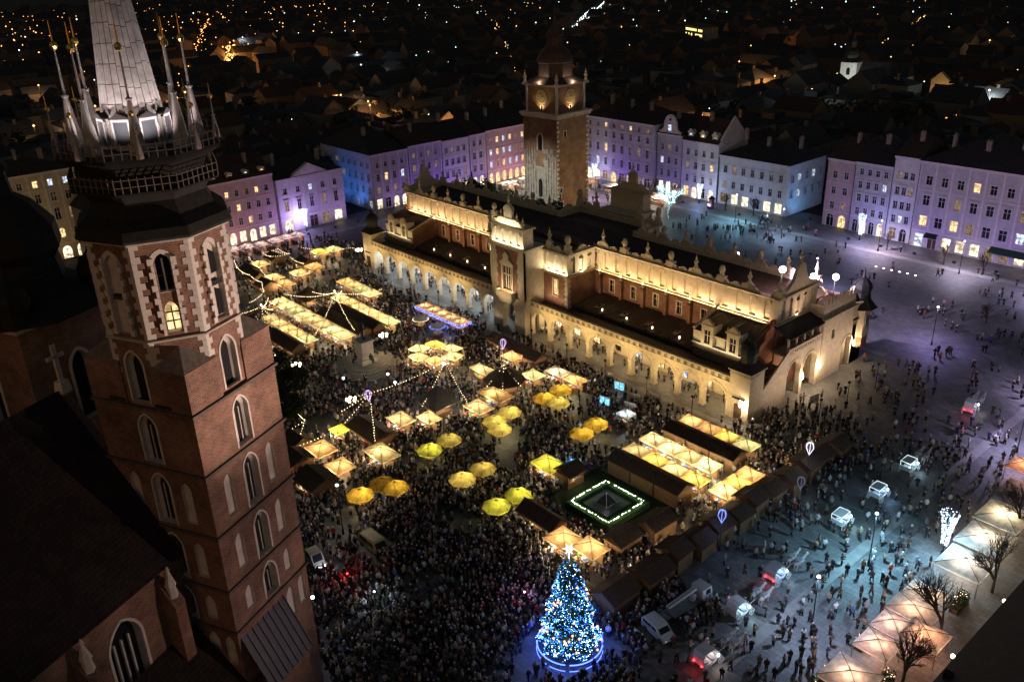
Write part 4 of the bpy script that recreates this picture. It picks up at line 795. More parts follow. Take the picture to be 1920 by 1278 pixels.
for z0, z1 in STG:
    m = MB()
    for fr in (frR, frL, frB, frK):
        ops = []
        if z0 > 0: ops = [(0.1, 1.75, z0+0.4, z1-0.65, 'p')]
        nic = []
        if 20 < z0 < 37 and fr in (frR, frL): nic = [(-2.7, 1.05, z0+0.9, z1-1.0, 'p'), (2.7, 1.05, z0+0.9, z1-1.0, 'p')]
        if z0 == 0 and fr in (frR, frL): nic = [(2.3, 1.15, 17.4, 20.9, 'p'), (4.0, 1.0, 17.8, 20.9, 'p')]
        wall2d(m, fr, -5, 5, z0, z1, [(u, w, a, b, k) for u, w, a, b, k in ops+nic], 0.3, 0, False, 1)
        for o_ in ops:
            w2 = MB(); uc, w, a, b, k = o_
            # deep splayed white reveal behind the outer arch
            zs = spring(k, w, a, b); oo = [(uc-w/2, a)]+arc(k, uc, w, zs, b)+[(uc+w/2, a)]; w3 = 1.4; ii = [(uc-w3/2, a)]+arc(k, uc, w3, zs, b-0.5)+[(uc+w3/2, a)]
            for p, q_, r_, s_ in zip(oo[:-1], oo[1:], ii[1:], ii[:-1]): w2.quad(fr(*p, 0.3), fr(*q_, 0.3), fr(*r_, 0.6), fr(*s_, 0.6))
            w2.quad(fr(uc-w/2, a, 0.3), fr(uc+w/2, a, 0.3), fr(uc+w3/2, a, 0.6), fr(uc-w3/2, a, 0.6)); ringtrim(w2, fr, o_, 0.16, -0.05, 0.0)
            for d_ in (-0.28, 0.28): w2.prism([(uc+d_-0.05, a), (uc+d_+0.05, a), (uc+d_+0.05, b-1.2), (uc+d_-0.05, b-1.2)], fr, 0.48, 0.57)
            wo = w2.build("pointed_window", WHITEST, church); q = MB(); opening_fill(q, fr, (uc, w3, a, b-0.5, k), 0.58); q.build("louvre", LOUV, wo)
        for o_ in nic:
            q = MB(); opening_fill(q, fr, o_, 0.29); q.build("blind_niche", WHITEST, church)
    m.build("tower_stage", [BRICKC, WHITEST], church)
    m = MB()
    if z1 < 43:
        for y in (-1, 1): m.box(-5.2, 5.2, *sorted((y*5.002, y*5.2)), z1-0.14, z1+0.1); m.box(*sorted((y*5.002, y*5.2)), -5.0, 5.0, z1-0.14, z1+0.1)
        m.build("string_course", mat("weathered_course", (0.13, 0.1, 0.085), 0.9, var=0.3), church)
m = MB(); m.box(-4.99, 4.99, -4.99, 4.99, 42.4, 42.62); m.build("stage_floor", SLATE, church)
# octagon
RO = 5.25; AP = RO*cos(pi/8); FW_ = 2*RO*sin(pi/8)
def octfr(phi, ap=AP): return lambda u, z, d: ((ap-d)*cos(phi)-u*sin(phi), (ap-d)*sin(phi)+u*cos(phi), z)
blk = {}
for k in range(8):
    phi = k*pi/4; fr = octfr(phi); m = MB(); front = k in (0, 7, 6); diag = k % 2 == 1
    if diag:
        wall2d(m, fr, -FW_/2, FW_/2, 42.6, 48.3, [], 0.3)
        up = (0, 1.0, 52.0, 55.0, 'p'); lo = (0, 0.95, 48.9, 51.3, 'p')
    else:
        wall2d(m, fr, -FW_/2, FW_/2, 42.6, 48.3, [(0, 1.7, 43.0, 47.3, 'p')], 0.3, 0, False, 1)
        up = (0, 1.3, 48.8, 55.0, 'p'); lo = None
    wall2d(m, fr, -FW_/2, FW_/2, 48.3, 51.65, [lo] if lo else [(0, 1.3, 48.8, 51.65, 'r')], 0.3, 0, False, 1)
    wall2d(m, fr, -FW_/2, FW_/2, 51.65, 56.0, [up] if diag else [(0, 1.3, 51.65, 55.0, 'p')], 0.3, 0, False, 1)
    m.build("octagon_wall", [BRICKC, WHITEST], church)
    if diag:
        pointed(fr, up, 0.5, GLASSD, church, False); pointed(fr, lo, 0.5, WARMW if k == 7 else GLASSD, church, False)
        if k == 7:
            for z in (49.6, 50.3, 53.2): q = MB(); q.prism([(-0.5, z), (0.5, z), (0.5, z+0.09), (-0.5, z+0.09)], fr, 0.3, 0.4); q.build("window_bar", IRON, church)
    else:
        op = (0, 1.7, 43.0, 47.3, 'p'); q = MB(); ringtrim(q, fr, op, 0.18, -0.06, 0.0); uc, w, a, b, kk = op; zs = spring(kk, w, a, b)
        oo = [(-w/2, a)]+arc(kk, 0, w, zs, b)+[(w/2, a)]; ii = [(-0.7, a)]+arc(kk, 0, 1.4, zs, b-0.5)+[(0.7, a)]
        for p, q_, r_, s_ in zip(oo[:-1], oo[1:], ii[1:], ii[:-1]): q.quad(fr(*p, 0.3), fr(*q_, 0.3), fr(*r_, 0.6), fr(*s_, 0.6))
        wo = q.build("pointed_window", WHITEST, church); q = MB(); opening_fill(q, fr, (0, 1.4, 43.0, 46.8, 'p'), 0.58); q.build("louvre", LOUV, wo)
        q = MB(); opening_fill(q, fr, (0, 1.3, 48.8, 55.0, 'p'), 0.29); q.build("blind_niche", WHITEST, church)
        q = MB(); q.prism([(0.05, 52.4), (0.6, 52.4), (0.6, 54.0), (0.05, 54.4)], fr, 0.27, 0.288); q.prism([(0.05, 49.0), (0.6, 49.0), (0.6, 51.0), (0.05, 51.3)], fr, 0.27, 0.288); q.build("slit_opening", LOUV, church)
        q = MB(); q.prism([(-0.64, 51.5), (0.64, 51.5), (0.5, 51.9), (-0.5, 51.9)], fr, 0.05, 0.286); q.build("niche_sill", SLATE, church)
    if front or k == 5 or k == 1:   # toothed stone beside the openings, one block at a time
        for s in (-1, 1):
            for j in range(12):
                l = (0.4, 0.2)[(j+k) % 2]; w0 = 0.66 if not diag else 0.6; z = 48.75+0.5*j
                key = ('j', l, w0, s)
                if key not in blk:
                    b_ = MB(); a0, a1 = sorted((s*w0, s*(w0+l))); b_.box(-0.03, 0.25, a0, a1, 0, 0.47); blk[key] = b_.mesh("jamb_stone", WHITEST)
                o = put("jamb_stone", blk[key], church, (AP*cos(phi), AP*sin(phi), z), phi)
        q = MB(); ringtrim(q, fr, (0, 1.32, 52.0, 55.0, 'p'), 0.35, -0.04, 0.0, legs=False); q.build("window_hood", WHITEST, church)
    # quoins at the vertex after this face
    va = phi+pi/8
    for j in range(15):
        key = ('q', j % 2)
        if key not in blk:
            l1, l2 = (0.62, 0.32) if j % 2 else (0.32, 0.62); b_ = MB(); e = 0.05
            t1 = (sin(pi/8), -cos(pi/8)); t2 = (sin(pi/8), cos(pi/8)); R2 = RO+e
            P0 = (R2, 0); P1 = (R2-l1*sin(pi/8), -l1*cos(pi/8)); P2 = (R2-l2*sin(pi/8), l2*cos(pi/8)); Pi = (R2-0.5, 0)
            b_.plan([P0, P2, (P2[0]-0.25, P2[1]-0.05), Pi, (P1[0]-0.25, P1[1]+0.05), P1], 0, 0.49); blk[key] = b_.mesh("quoin", WHITEST)
        z = 48.45+0.5*j if j < 15 else 0
        put("quoin", blk[key], church, (0, 0, z), va)
    for j in range(6):
        if k % 2 == 0 or True: put("quoin", blk[('q', j % 2)] if ('q', j % 2) in blk else blk[('q', 0)], church, (0, 0, 45.35+0.5*j), va)
m = MB(); m.lathe(0, 0, [(RO+0.02, 48.2), (RO+0.22, 48.28), (RO+0.22, 48.4), (RO+0.02, 48.44)], 8, pi/8, cap=False); m.build("string_course", STONE, church)
for sx, sy in ((1, -1), (1, 1), (-1, -1), (-1, 1)):   # corner blocks with stone caps
    m = MB(); a = 5.02; b = 1.45; m.box(*sorted((sx*b, sx*a)), *sorted((sy*b, sy*a)), 42.62, 46.2); c_ = m.build("corner_block", BRICKC, church)
    m = MB(); m.add([(sx*b, sy*a*1.015, 46.2), (sx*a*1.015, sy*a*1.015, 46.2), (sx*a*1.015, sy*b, 46.2), (sx*b, sy*b, 46.2), (sx*3.0, sy*3.0, 48.1)], [(0, 1, 4), (1, 2, 4), (2, 3, 4), (3, 0, 4), (3, 2, 1, 0)]); m.build("cap", mat("stone_cap", (0.2, 0.16, 0.13), 0.9, var=0.4), c_)
    m = MB(); m.box(*sorted((sx*1.6, sx*3.0)), *sorted((sy*5.03, sy*5.2)), 42.9, 43.15); m.build("slot_sill", SLATE, c_)
# helmet: skirt, two galleries, crown of turrets, spire
HELM = mat("helmet_sheet", (0.022, 0.02, 0.02), 0.75, 0.1, var=0.4)
m = MB(); m.lathe(0, 0, [(RO, 55.9), (5.85, 56.05), (5.95, 56.25), (5.7, 56.9), (4.8, 57.6), (4.3, 58.6), (4.7, 59.2), (5.5, 59.4), (5.5, 59.55), (4.7, 59.6), (4.5, 60.4), (4.9, 61.2), (6.0, 61.7), (6.0, 61.95), (0.5, 62.0)], 8, pi/8); m.build("helmet", HELM, church)
m = MB(); m.lathe(0, 0, [(RO+0.02, 55.75), (RO+0.35, 55.85), (RO+0.35, 55.98), (RO+0.02, 56.0)], 8, pi/8, cap=False); m.build("eaves_course", STONE, church)
WOODR = mat("grey_rail_wood", (0.17, 0.14, 0.125), 0.9, var=0.3)
for R_, z0 in ((5.45, 59.55), (5.95, 61.95)):
    for k in range(8):
        a0 = k*pi/4-pi/8; P0 = Vector((R_*cos(a0), R_*sin(a0), 0)); P1 = Vector((R_*cos(a0+pi/4), R_*sin(a0+pi/4), 0)); m = MB()
        for zz in (0.45, 0.95): m.tube(P0+Vector((0, 0, z0+zz)), P1+Vector((0, 0, z0+zz)), 0.04, n=4)
        for j in range(8):
            p = P0.lerp(P1, j/8); m.tube(p+Vector((0, 0, z0)), p+Vector((0, 0, z0+1.1)), 0.05, n=4)
        m.build("railing", WOODR, church)
tb = MB(); tb.lathe(0, 0, [(0.62, 0), (0.66, 0.25), (0.58, 0.5), (0.17, 3.7), (0.26, 3.75), (0.26, 3.85), (0.1, 3.9), (0.055, 6.9)], 6); tbm = tb.mesh("turret", LEAD)
tg = MB(); tg.lathe(0, 0, [(0.05, 6.85), (0.2, 6.95), (0.27, 7.15), (0.2, 7.35), (0.06, 7.45), (0.025, 8.8)], 8); tgm = tg.mesh("ball", GOLD)
sb = MB(); sb.lathe(0, 0, [(0.28, 0), (0.3, 0.2), (0.09, 1.6), (0.16, 1.64), (0.16, 1.7), (0.06, 1.74), (0.035, 2.9)], 6); sbm = sb.mesh("turret", LEAD)
sg = MB(); sg.lathe(0, 0, [(0.04, 2.85), (0.15, 2.92), (0.19, 3.05), (0.15, 3.18), (0.04, 3.25), (0.015, 4.0)], 8); sgm = sg.mesh("ball", GOLD)
for k in range(8):
    a = k*pi/4+pi/4
    o = put("turret", tbm, church, (4.15*cos(a), 4.15*sin(a), 62.0), a); put("ball", tgm, o)
    o = put("turret", sbm, church, (5.5*cos(a), 5.5*sin(a), 61.95), a); put("ball", sgm, o)
Z0, Z1, RB = 62.0, 85.0, 2.35
rad = lambda z: RB*(Z1-z)/(Z1-Z0)
m = MB(); m.lathe(0, 0, [(rad(z), z) for z in (Z0, 68, 74, 80, Z1-0.3)], 8, 0.0); m.build("spire_core", mat("seam_grey", (0.12, 0.105, 0.1), 0.8, var=0.3), church)
for k in range(8):
    ph = k*pi/4+pi/8; t_ = (-sin(ph), cos(ph)); visible = k in (0, 5, 6, 7, 4, 1)
    if not visible: continue
    rr = random.Random(k); rows = 11
    for c in range(3):
        off = rr.uniform(0, 0.9)
        for j in range(rows):
            za, zb = Z0+0.05+1.35*j+off*(1 if j else 0)*0.6, Z0+0.05+1.35*(j+1)+off*0.6-0.05
            if za > 77: continue
            P_ = []
            for z in (za, zb):
                ap = rad(z)*cos(pi/8)+0.03; hw = rad(z)*sin(pi/8)
                for f_ in (c/3+0.018, (c+1)/3-0.018):
                    u = -hw+2*hw*f_; P_.append((ap*cos(ph)+u*t_[0], ap*sin(ph)+u*t_[1], z))
            n_ = (cos(ph)*0.035, sin(ph)*0.035)
            A, B, C_, D_ = P_[0], P_[1], P_[3], P_[2]; q = MB(); inn = [(p[0]-n_[0], p[1]-n_[1], p[2]) for p in (A, B, C_, D_)]
            q.add([A, B, C_, D_]+inn, [(0, 1, 2, 3), (0, 4, 5, 1), (1, 5, 6, 2), (2, 6, 7, 3), (3, 7, 4, 0)]); q.build("lead_sheet", LEAD, church)
    if k in (7, 6, 5, 0):   # dormers at the foot of the spire
        fr = octfr(ph, 2.45); q = MB(); wall2d(q, fr, -0.62, 0.62, 62.0, 64.2, [(0, 1.02, 62.25, 64.0, 'r')], 0.2, back=True); q.prism([(-0.72, 64.2), (0.72, 64.2), (0.72, 64.3), (0, 64.6), (-0.72, 64.3)], fr, -0.1, 0.7, 1)
        for s in (-1, 1): q.prism([(s*0.62, 62.0), (s*0.54, 62.0), (s*0.54, 64.2), (s*0.62, 64.2)], fr, 0.2, 1.0)
        o = q.build("dormer", [LEAD, HELM], church); q = MB(); opening_fill(q, fr, (0, 1.02, 62.25, 64.0, 'r'), 0.18); q.build("pane", mat("blue_grey_shutter", (0.05, 0.055, 0.07), 0.5, var=0.2), o)
for k in range(8):   # small floodlights on the upper gallery wash the spire
    a = k*pi/4+pi/8; q = MB(); q.obox((5.2*cos(a), 5.2*sin(a), 62.12), (0.3, 0.4, 0.25), a); q.build("floodlight", IRON, church)
    lamp('SPOT', (4.9*cos(a), 4.9*sin(a), 62.35), 620, (1.0, 0.86, 0.84), church, 0.15, target=(1.6*cos(a), 1.6*sin(a), 66.2), angle=88, blend=0.9)
# nave, south tower, porch
m = MB(); ops = [(-11.8-8.8*k, 3.2, 9.0, 27.0, 'p') for k in range(4)]; frV = lambda u, z, d: (0.2-d, u, z)
wall2d(m, frV, -45, -5.0, 0, 29.0, ops, 0.9, 0, False, 1); m.build("nave_wall", [BRICKC, WHITEST], church)
for o_ in ops:
    q = MB(); ringtrim(q, frV, o_, 0.25, -0.06, 0.0)
    for d_ in (-0.75, 0, 0.75): q.prism([(o_[0]+d_-0.08, 9), (o_[0]+d_+0.08, 9), (o_[0]+d_+0.08, 25), (o_[0]+d_-0.08, 25)], frV, 0.5, 0.72)
    w_ = q.build("pointed_window", WHITEST, church); q = MB(); opening_fill(q, frV, o_, 0.85); q.build("pane", GLASSD, w_)
for k in range(4):
    y = -7.2-8.8*k; q = MB(); q.box(0.202, 1.7, y-0.55, y+0.55, 0, 25.5); q.add([(0.202, y-0.6, 28.0), (0.202, y+0.6, 28.0), (1.75, y+0.6, 25.5), (1.75, y-0.6, 25.5), (0.202, y-0.6, 25.5), (0.202, y+0.6, 25.5)], [(0, 1, 2, 3), (0, 3, 4), (1, 5, 2)]); b_ = q.build("buttress", BRICKC, church)
    q = MB(); q.lathe(1.1, y, [(0.5, 26.2), (0.35, 27.2), (0.5, 27.3), (0.12, 28.6), (0.2, 28.8), (0.03, 29.2)], 6); q.build("stone_statue", WHITEST, b_)
m = MB(); m.prism([(0.9, 28.9), (-9, 42.5), (-18.9, 28.9), (-18.5, 28.9), (-9, 41.9), (0.5, 28.9)], lambda u, z, d: (u, d, z), -45, -5.02); m.build("nave_roof", ROOFT, church)
m = MB(); m.prism([(0.1, 0), (-18, 0), (-18, 28.9), (-9, 41.6), (0.1, 28.9)], lambda u, z, d: (u, d, z), -4.98, -4.0); m.build("gable_wall", BRICKC, church)
m = MB(); m.box(-9.1, -8.9, -4.7, -4.3, 43.2, 46.4); m.box(-9.1, -8.9, -5.3, -3.7, 45.2, 45.5); m.lathe(-9, -4.5, [(0.7, 42.2), (0.55, 43.2)], 4, pi/4); m.build("gable_cross", WHITEST, church)
m = MB(); m.add([(0.3, -5.02, 21.2), (0.3, -22, 21.2), (7.2, -22, 14.0), (7.2, -5.02, 14.0)], [(0, 1, 2, 3)]); m.build("chapel_roof", ROOFT, church); m = MB(); m.box(0.25, 6.9, -21.8, -5.04, 0, 13.9); m.build("chapel_wall", BRICKC, church)
m = MB(); m.prism([(5.002, 20.3), (5.002, 20.6), (7.5, 15.6), (7.4, 15.45)], lambda u, z, d: (u, d, z), -4.7, 1.3)
for k in range(9): m.prism([(5.004, 20.6), (5.004, 20.85), (7.56, 15.72), (7.5, 15.6)], lambda u, z, d: (u, d, z), -4.7+.74*k, -4.62+.74*k)
m.build("porch_roof", mat("zinc_sheet", (0.06, 0.06, 0.075), 0.5, 0.4, var=0.3), church); m = MB(); m.box(5.002, 7.1, -4.5, 1.1, 0, 15.5); m.build("porch_wall", BRICKC, church)
for x, y in ((-17, 0),):
    m = MB()
    for fr in (lambda u, z, d: (-12-d, u, z), lambda u, z, d: (-17+u, -5+d, z)):
        wall2d(m, fr, -5, 5, 30, 47.4, [(0.0, 1.9, 37.0, 43.6, 'p')], 0.8, 0, False, 1)
    m.box(-22, -12.81, -4.19, 5, 0, 47.38); m.box(-22, -12, -5, 5, 0, 29.9); m.build("south_tower_wall", [BRICKC, WHITEST], church)
    for fr in (lambda u, z, d: (-12-d, u, z), lambda u, z, d: (-17+u, -5+d, z)):
        q = MB(); ringtrim(q, fr, (0.0, 1.9, 37.0, 43.6, 'p'), 0.3, -0.08, 0.0); w_ = q.build("pointed_window", WHITEST, church); q = MB(); opening_fill(q, fr, (0.0, 1.9, 37.0, 43.6, 'p'), 0.78); q.build("louvre", LOUV, w_)
    m = MB(); m.lathe(x, y, [(7.6, 47.4), (7.4, 47.7), (5.6, 48.6), (4.0, 49.6), (3.7, 51.5), (4.3, 52.4), (4.1, 54.2), (2.6, 56.2), (1.4, 57.0), (1.2, 58.8), (1.5, 59.2), (0.5, 60.6), (0.1, 63)], 8, pi/8); m.build("onion_helmet", HELM, church)
    for sx_, sy_ in ((1, 1), (1, -1), (-1, -1)):
        m = MB(); cx_, cy2 = x+sx_*4.3, y+sy_*4.3; m.lathe(cx_, cy2, [(1.2, 47.45), (1.2, 48.8), (1.4, 48.9), (1.5, 49.6), (1.1, 50.6), (0.4, 51.2), (0.05, 52.6)], 8); m.build("corner_turret", HELM, church)
    q = MB(); q.box(-22.3, -11.7, -5.3, 5.3, 47.1, 47.38); q.build("eaves_course", STONE, church)

# ---------------------------------------------------------------- town hall tower
NX, NY = -42.6, 54.3
tt = thing("town_hall_tower", "tall square brick clock tower with grey carved stone front behind the hall", "tower", (NX, NY, 0), radians(3))
TW = 12.9
fE = lambda u, z, d: (u-TW, d, z); fN = lambda u, z, d: (-d, u, z)
m = MB(); opsE = [(TW*0.5, 1.7, 22.6, 27.2, 'p')]; opsE2 = [(TW*0.5, 1.5, 9.2, 14.6, 'p')]
wall2d(m, fE, 0, TW, 18.0, 31.6, opsE, 0.8); wall2d(m, fN, 0, TW, 0, 31.6, [], 0.5); m.quad((-TW, 0, 0), (-TW, TW, 0), (-TW, TW, 31.6), (-TW, 0, 31.6)); m.quad((-TW, TW, 0), (0, TW, 0), (0, TW, 31.6), (-TW, TW, 31.6)); m.build("brick_wall", BRICKT, tt)
GST = mat("grey_carved_stone", (0.36, 0.34, 0.3), 0.9, var=0.45, scale=0.8, bump=0.2)
m = MB(); wall2d(m, fE, 0, TW, 0, 18.0, opsE2, 0.8); m.build("stone_wall", GST, tt)
rnd = random.Random(3)
for k in range(13):
    u = 0.5+k*(TW-1)/12
    if abs(u-TW/2) < 1.5: continue
    zt = rnd.uniform(20.5, 24.5); q = MB(); q.prism([(u-0.2, 10), (u+0.2, 10), (u+0.2, zt), (u, zt+0.9), (u-0.2, zt)], fE, -0.22, -0.002); q.build("stone_rib", GST, tt)
for k in range(26):
    u = rnd.uniform(0.4, TW-0.4); z = rnd.uniform(18, 22.5)
    if abs(u-TW/2) > 1.4: q = MB(); q.prism([(u-0.5, z), (u+0.5, z), (u+0.5, z+1.1), (u-0.5, z+1.1)], fE, -0.09-0.002*k, -0.002); q.build("facing_stone", GST, tt)
for o_, mt in ((opsE[0], WHITEST), (opsE2[0], GST)):
    q = MB(); ringtrim(q, fE, o_, 0.4, -0.15, 0.0); w_ = q.build("pointed_window", mt, tt); q = MB(); opening_fill(q, fE, o_, 0.7); q.build("pane", GLASSD, w_)
q = MB(); q.box(-TW/2-1.9, -TW/2+1.9, -1.3, -0.002, 1.2, 6.6); o_ = q.build("oriel", GST, tt); q = MB(); q.box(-TW/2-0.9, -TW/2+0.9, -1.36, -1.302, 2.6, 5.8); q.build("pane", GLASSD, o_); q = MB(); q.add([(-TW/2-2.2, -1.6, 6.6), (-TW/2+2.2, -1.6, 6.6), (-TW/2+2.2, 0, 6.6), (-TW/2-2.2, 0, 6.6), (-TW/2-0.9, -0.01, 8.8), (-TW/2+0.9, -0.01, 8.8)], [(0, 1, 5, 4), (0, 4, 3), (1, 2, 5), (3, 2, 1, 0)]); q.build("oriel_roof", SLATE, o_)
for s, zz in ((0, 0), (1, 0)):
    for k in range(24):
        q = MB(); l = 0.9 if k % 2 else 0.55; z = 1+1.28*k; q.box(-0.06 if s == 0 else -0.4, 0.07, *((-0.07, l) if s == 0 else (TW-l, TW+0.07)), z, z+0.7); q.build("quoin", WHITEST, tt)
for u, z in ((3.2, 26.6), (1.5, 11.0), (1.7, 7.0), (9.5, 5.0), (0.9, 9.4)):
    q = MB(); ringtrim(q, fN, (u, 0.9, z, z+1.5, 'r'), 0.25, -0.06, 0.0); w_ = q.build("window", WHITEST, tt); q = MB(); opening_fill(q, fN, (u, 0.9, z, z+1.5, 'r'), -0.03); q.build("pane", GLASSD, w_)
m = MB(); m.box(-TW-0.5, 0.5, -0.5, TW+0.5, 31.6, 32.2); m.box(-TW-0.8, 0.8, -0.8, TW+0.8, 32.2, 32.8); m.build("gallery_cornice", WHITEST, tt)
for k in range(20):
    q = MB(); u = -TW+0.2+k*(TW-0.4)/19; q.box(u-0.18, u+0.18, -0.75, -0.502, 31.7, 32.198); q.build("corbel", WHITEST, tt); q = MB(); q.box(0.502, 0.75, TW+u-0.18, TW+u+0.18, 31.7, 32.198); q.build("corbel", WHITEST, tt)
I0 = 0.9
m = MB(); m.box(-TW+I0, -I0, I0, TW-I0, 32.8, 40.0); m.build("clock_stage", BRICKT, tt)
for kx in (0, 1):
    for ky in range(5):
        for (x, y) in (((-TW+I0, I0), (-I0, I0), (-I0, TW-I0))):
            pass
for x, y in ((-TW+I0, I0), (-I0, I0), (-I0, TW-I0)):
    q = MB(); q.box(x-0.3, x+0.3, y-0.3, y+0.3, 32.802, 39.99); q.build("corner_pilaster", WHITEST, tt)
m = MB(); m.box(-TW-0.1, 0.1, -0.1, TW+0.1, 40.0, 40.6); m.build("top_cornice", WHITEST, tt)
CLK = mat("clock_dial", (0.5, 0.4, 0.22), 0.5, 0.3, var=0.3)
def clock(loc, rot):
    q = MB(); q.lathe(0, 0, [(1.95, 0), (1.95, 0.12), (1.7, 0.14), (1.7, 0.1)], 24); o = q.build("clock", mat("gilt_paint", (.6, .44, .18), .5, var=.15), tt); o.location = loc; o.rotation_euler = rot
    q = MB(); q.lathe(0, 0, [(1.68, 0.08), (1.68, 0.105)], 24); q.build("dial", CLK, o)
    q = MB()
    for k in range(12): a = k*pi/6; q.obox((1.4*cos(a), 1.4*sin(a), 0.125), (0.4, 0.13, 0.03), a)
    q.build("hour_marks", IRON, o, "stuff")
    for a, l, w in ((1.9, 1.25, 0.12), (0.4, 0.85, 0.16)): q = MB(); q.obox((cos(a)*l/2, sin(a)*l/2, 0.16), (l, w, 0.03), a); q.build("clock_hand", IRON, o)
clock((-TW/2, I0-0.002, 37.0), (pi/2, 0, 0)); clock((-I0+0.002, TW/2, 37.0), (pi/2, 0, pi/2))
for fr_, c in ((fE, TW/2), (fN, TW/2)):
    q = MB(); ringtrim(q, fr_, (c, 0.7, 33.3, 34.7, 'r'), 0.2, I0-0.05, I0); w_ = q.build("window", WHITEST, tt); q = MB(); opening_fill(q, fr_, (c, 0.7, 33.3, 34.7, 'r'), I0-0.02); q.build("pane", GLASSD, w_)
lamp('SPOT', (-TW/2, -0.45, 33.2), 300, (1, 0.74, 0.4), tt, 0.1, target=(-TW/2, I0, 37.5), angle=110); lamp('SPOT', (0.45, TW/2, 33.2), 300, (1, 0.74, 0.4), tt, 0.1, target=(-I0, TW/2, 37.5), angle=110)
m = MB(); m.lathe(-TW/2, TW/2, [(8.3, 40.602), (6.4, 41.4), (5.0, 42.2), (4.8, 45.6), (5.4, 46.0), (5.2, 46.8), (4.4, 48.2), (3.0, 49.4), (2.4, 50.2), (2.3, 52.4), (2.7, 52.8), (1.6, 54.4), (0.5, 55.6), (0.3, 57.0), (0.05, 60)], 8, pi/8); m.build("helmet", mat("brown_copper", (0.11, 0.075, 0.06), 0.6, 0.3, var=0.4), tt)
for x, y in ((-TW/2, 0.3), (-0.3, TW/2)): q = MB(); q.box(x-.2, x+.2, y-.2, y+.2, 40.6, 40.9); q.build("floodlight", IRON, tt); lamp('POINT', (x+(0.6 if x > -1 else 0), y-(0.6 if y < 1 else 0), 41.6), 130, (1, .75, .55), tt, .2)  # small floods added on the cornice to bring out the helmet
for x, y in ((-TW+0.5, 0.5), (-0.5, 0.5), (-0.5, TW-0.5)): put("pinnacle", pnm, tt, (x, y, 40.6), 0, (1.3, 1.3, 1.3))
q = MB(); q.box(0.002, 0.35, 4.6, 5.0, 4.0, 4.5); q.build("wall_lamp", LAMPW, tt); lamp('POINT', (1.2, 4.8, 4.0), 260, (1, 0.7, 0.35), tt, 0.2)

for k, (lx, ly, lz, tx, ty, tz, pw, c_) in enumerate(((-46.0, 23.6, 19.4, -49, 54, 11, 15000, (1.0, 0.93, 0.8)), (-20.0, 61.0, 3.0, -41.5, 61, 17, 5200, (1.0, 0.7, 0.38)))):  # both floods are added to light the clock tower
    t = thing("added_tower_floodlight", ["floodlight on the hall's rear parapet facing the brick clock tower", "added mast floodlight among dark trees facing the clock tower"][k], "floodlight", (lx, ly, 0)); q = MB(); zb = 17.2 if lz > 10 else 0; q.lathe(0, 0, [(0.15, zb), (0.06, zb+0.4), (0.06, lz)], 6); q.build("mast", IRON, t); q = MB(); q.box(-.25, .25, -.2, .2, lz, lz+.35); q.build("housing", IRON, t); lamp('SPOT', (0, 0, lz+.6), pw, c_, t, .3, target=(tx-lx, ty-ly, tz), angle=60, blend=.9)

# ---------------------------------------------------------------- market tents, huts, parasols
OCC = []   # footprints that people keep out of: (x, y, half x, half y)
CANV = {"cream": cloth("cream_canvas", (0.8, 0.67, 0.4)), "orange": cloth("orange_canvas", (0.8, 0.53, 0.28)), "pale green": cloth("green_canvas", (0.62, 0.68, 0.42)),
        "yellow": cloth("yellow_canvas", (0.83, 0.66, 0.2)), "lime": cloth("lime_canvas", (0.66, 0.68, 0.1)), "white": cloth("white_canvas", (0.78, 0.76, 0.7)), "golden": cloth("golden_canvas", (0.82, 0.52, 0.08))}
def canopy_mesh(w, d, h0, h1, val=0.28):
    """Four sloping gores that sag a little, with a valance."""
    m = MB(); n = 4; ax, ay = w/2, d/2
    C = [(-ax, -ay), (ax, -ay), (ax, ay), (-ax, ay)]
    for k in range(4):
        A, B = C[k], C[(k+1) % 4]
        for i in range(n):
            for j in range(n):
                def pt(s, t):
                    x = A[0]+(B[0]-A[0])*s; y = A[1]+(B[1]-A[1])*s
                    z = h0+(h1-h0)*t-0.22*sin(pi*s)*(1-t)*(0.35+t*2)
                    return (x*(1-t), y*(1-t), z)
                m.quad(pt(i/n, j/n), pt((i+1)/n, j/n), pt((i+1)/n, (j+1)/n), pt(i/n, (j+1)/n))
        for i in range(n):
            x0, y0 = A[0]+(B[0]-A[0])*i/n, A[1]+(B[1]-A[1])*i/n; x1, y1 = A[0]+(B[0]-A[0])*(i+1)/n, A[1]+(B[1]-A[1])*(i+1)/n
            za, zb = h0-0.16*0.35*sin(pi*i/n), h0-0.16*0.35*sin(pi*(i+1)/n)
            m.quad((x0, y0, za), (x1, y1, zb), (x1, y1, h0-val), (x0, y0, h0-val))
    return m
CMESH = {}
post = MB(); post.box(-0.05, 0.05, -0.05, 0.05, 0, 2.42); postm = post.mesh("leg", STEEL)
GOODS = [mat("goods_red", (0.4, 0.06, 0.04)), mat("goods_white", (0.6, 0.58, 0.52)), mat("goods_brown", (0.25, 0.13, 0.06)), mat("goods_green", (0.08, 0.2, 0.07)), mat("goods_blue", (0.08, 0.12, 0.3))]
def counter_mesh(w, seed):
    m = MB(); r = random.Random(seed); m.box(-w/2, w/2, -0.35, 0.35, 0.02, 0.92); m.box(-w/2-0.06, w/2+0.06, -0.42, 0.42, 0.92, 0.98)
    x = -w/2+0.15
    while x < w/2-0.3:
        s = r.uniform(0.14, 0.34); m.box(x, x+s, -0.25, 0.2, 0.981, 0.981+r.uniform(0.1, 0.35), r.randint(1, 5)); x += s+r.uniform(0.04, 0.14)
    return m.mesh("counter", [WOODL]+GOODS)
COUNT = [counter_mesh(2.6, k) for k in range(5)]
bulbm = MB(); bulbm.octa((0, 0, 0), 0.11); bulbm = bulbm.mesh("bulb", emit("stall_bulb", (1, 0.86, 0.62), 8))
ribm = {}
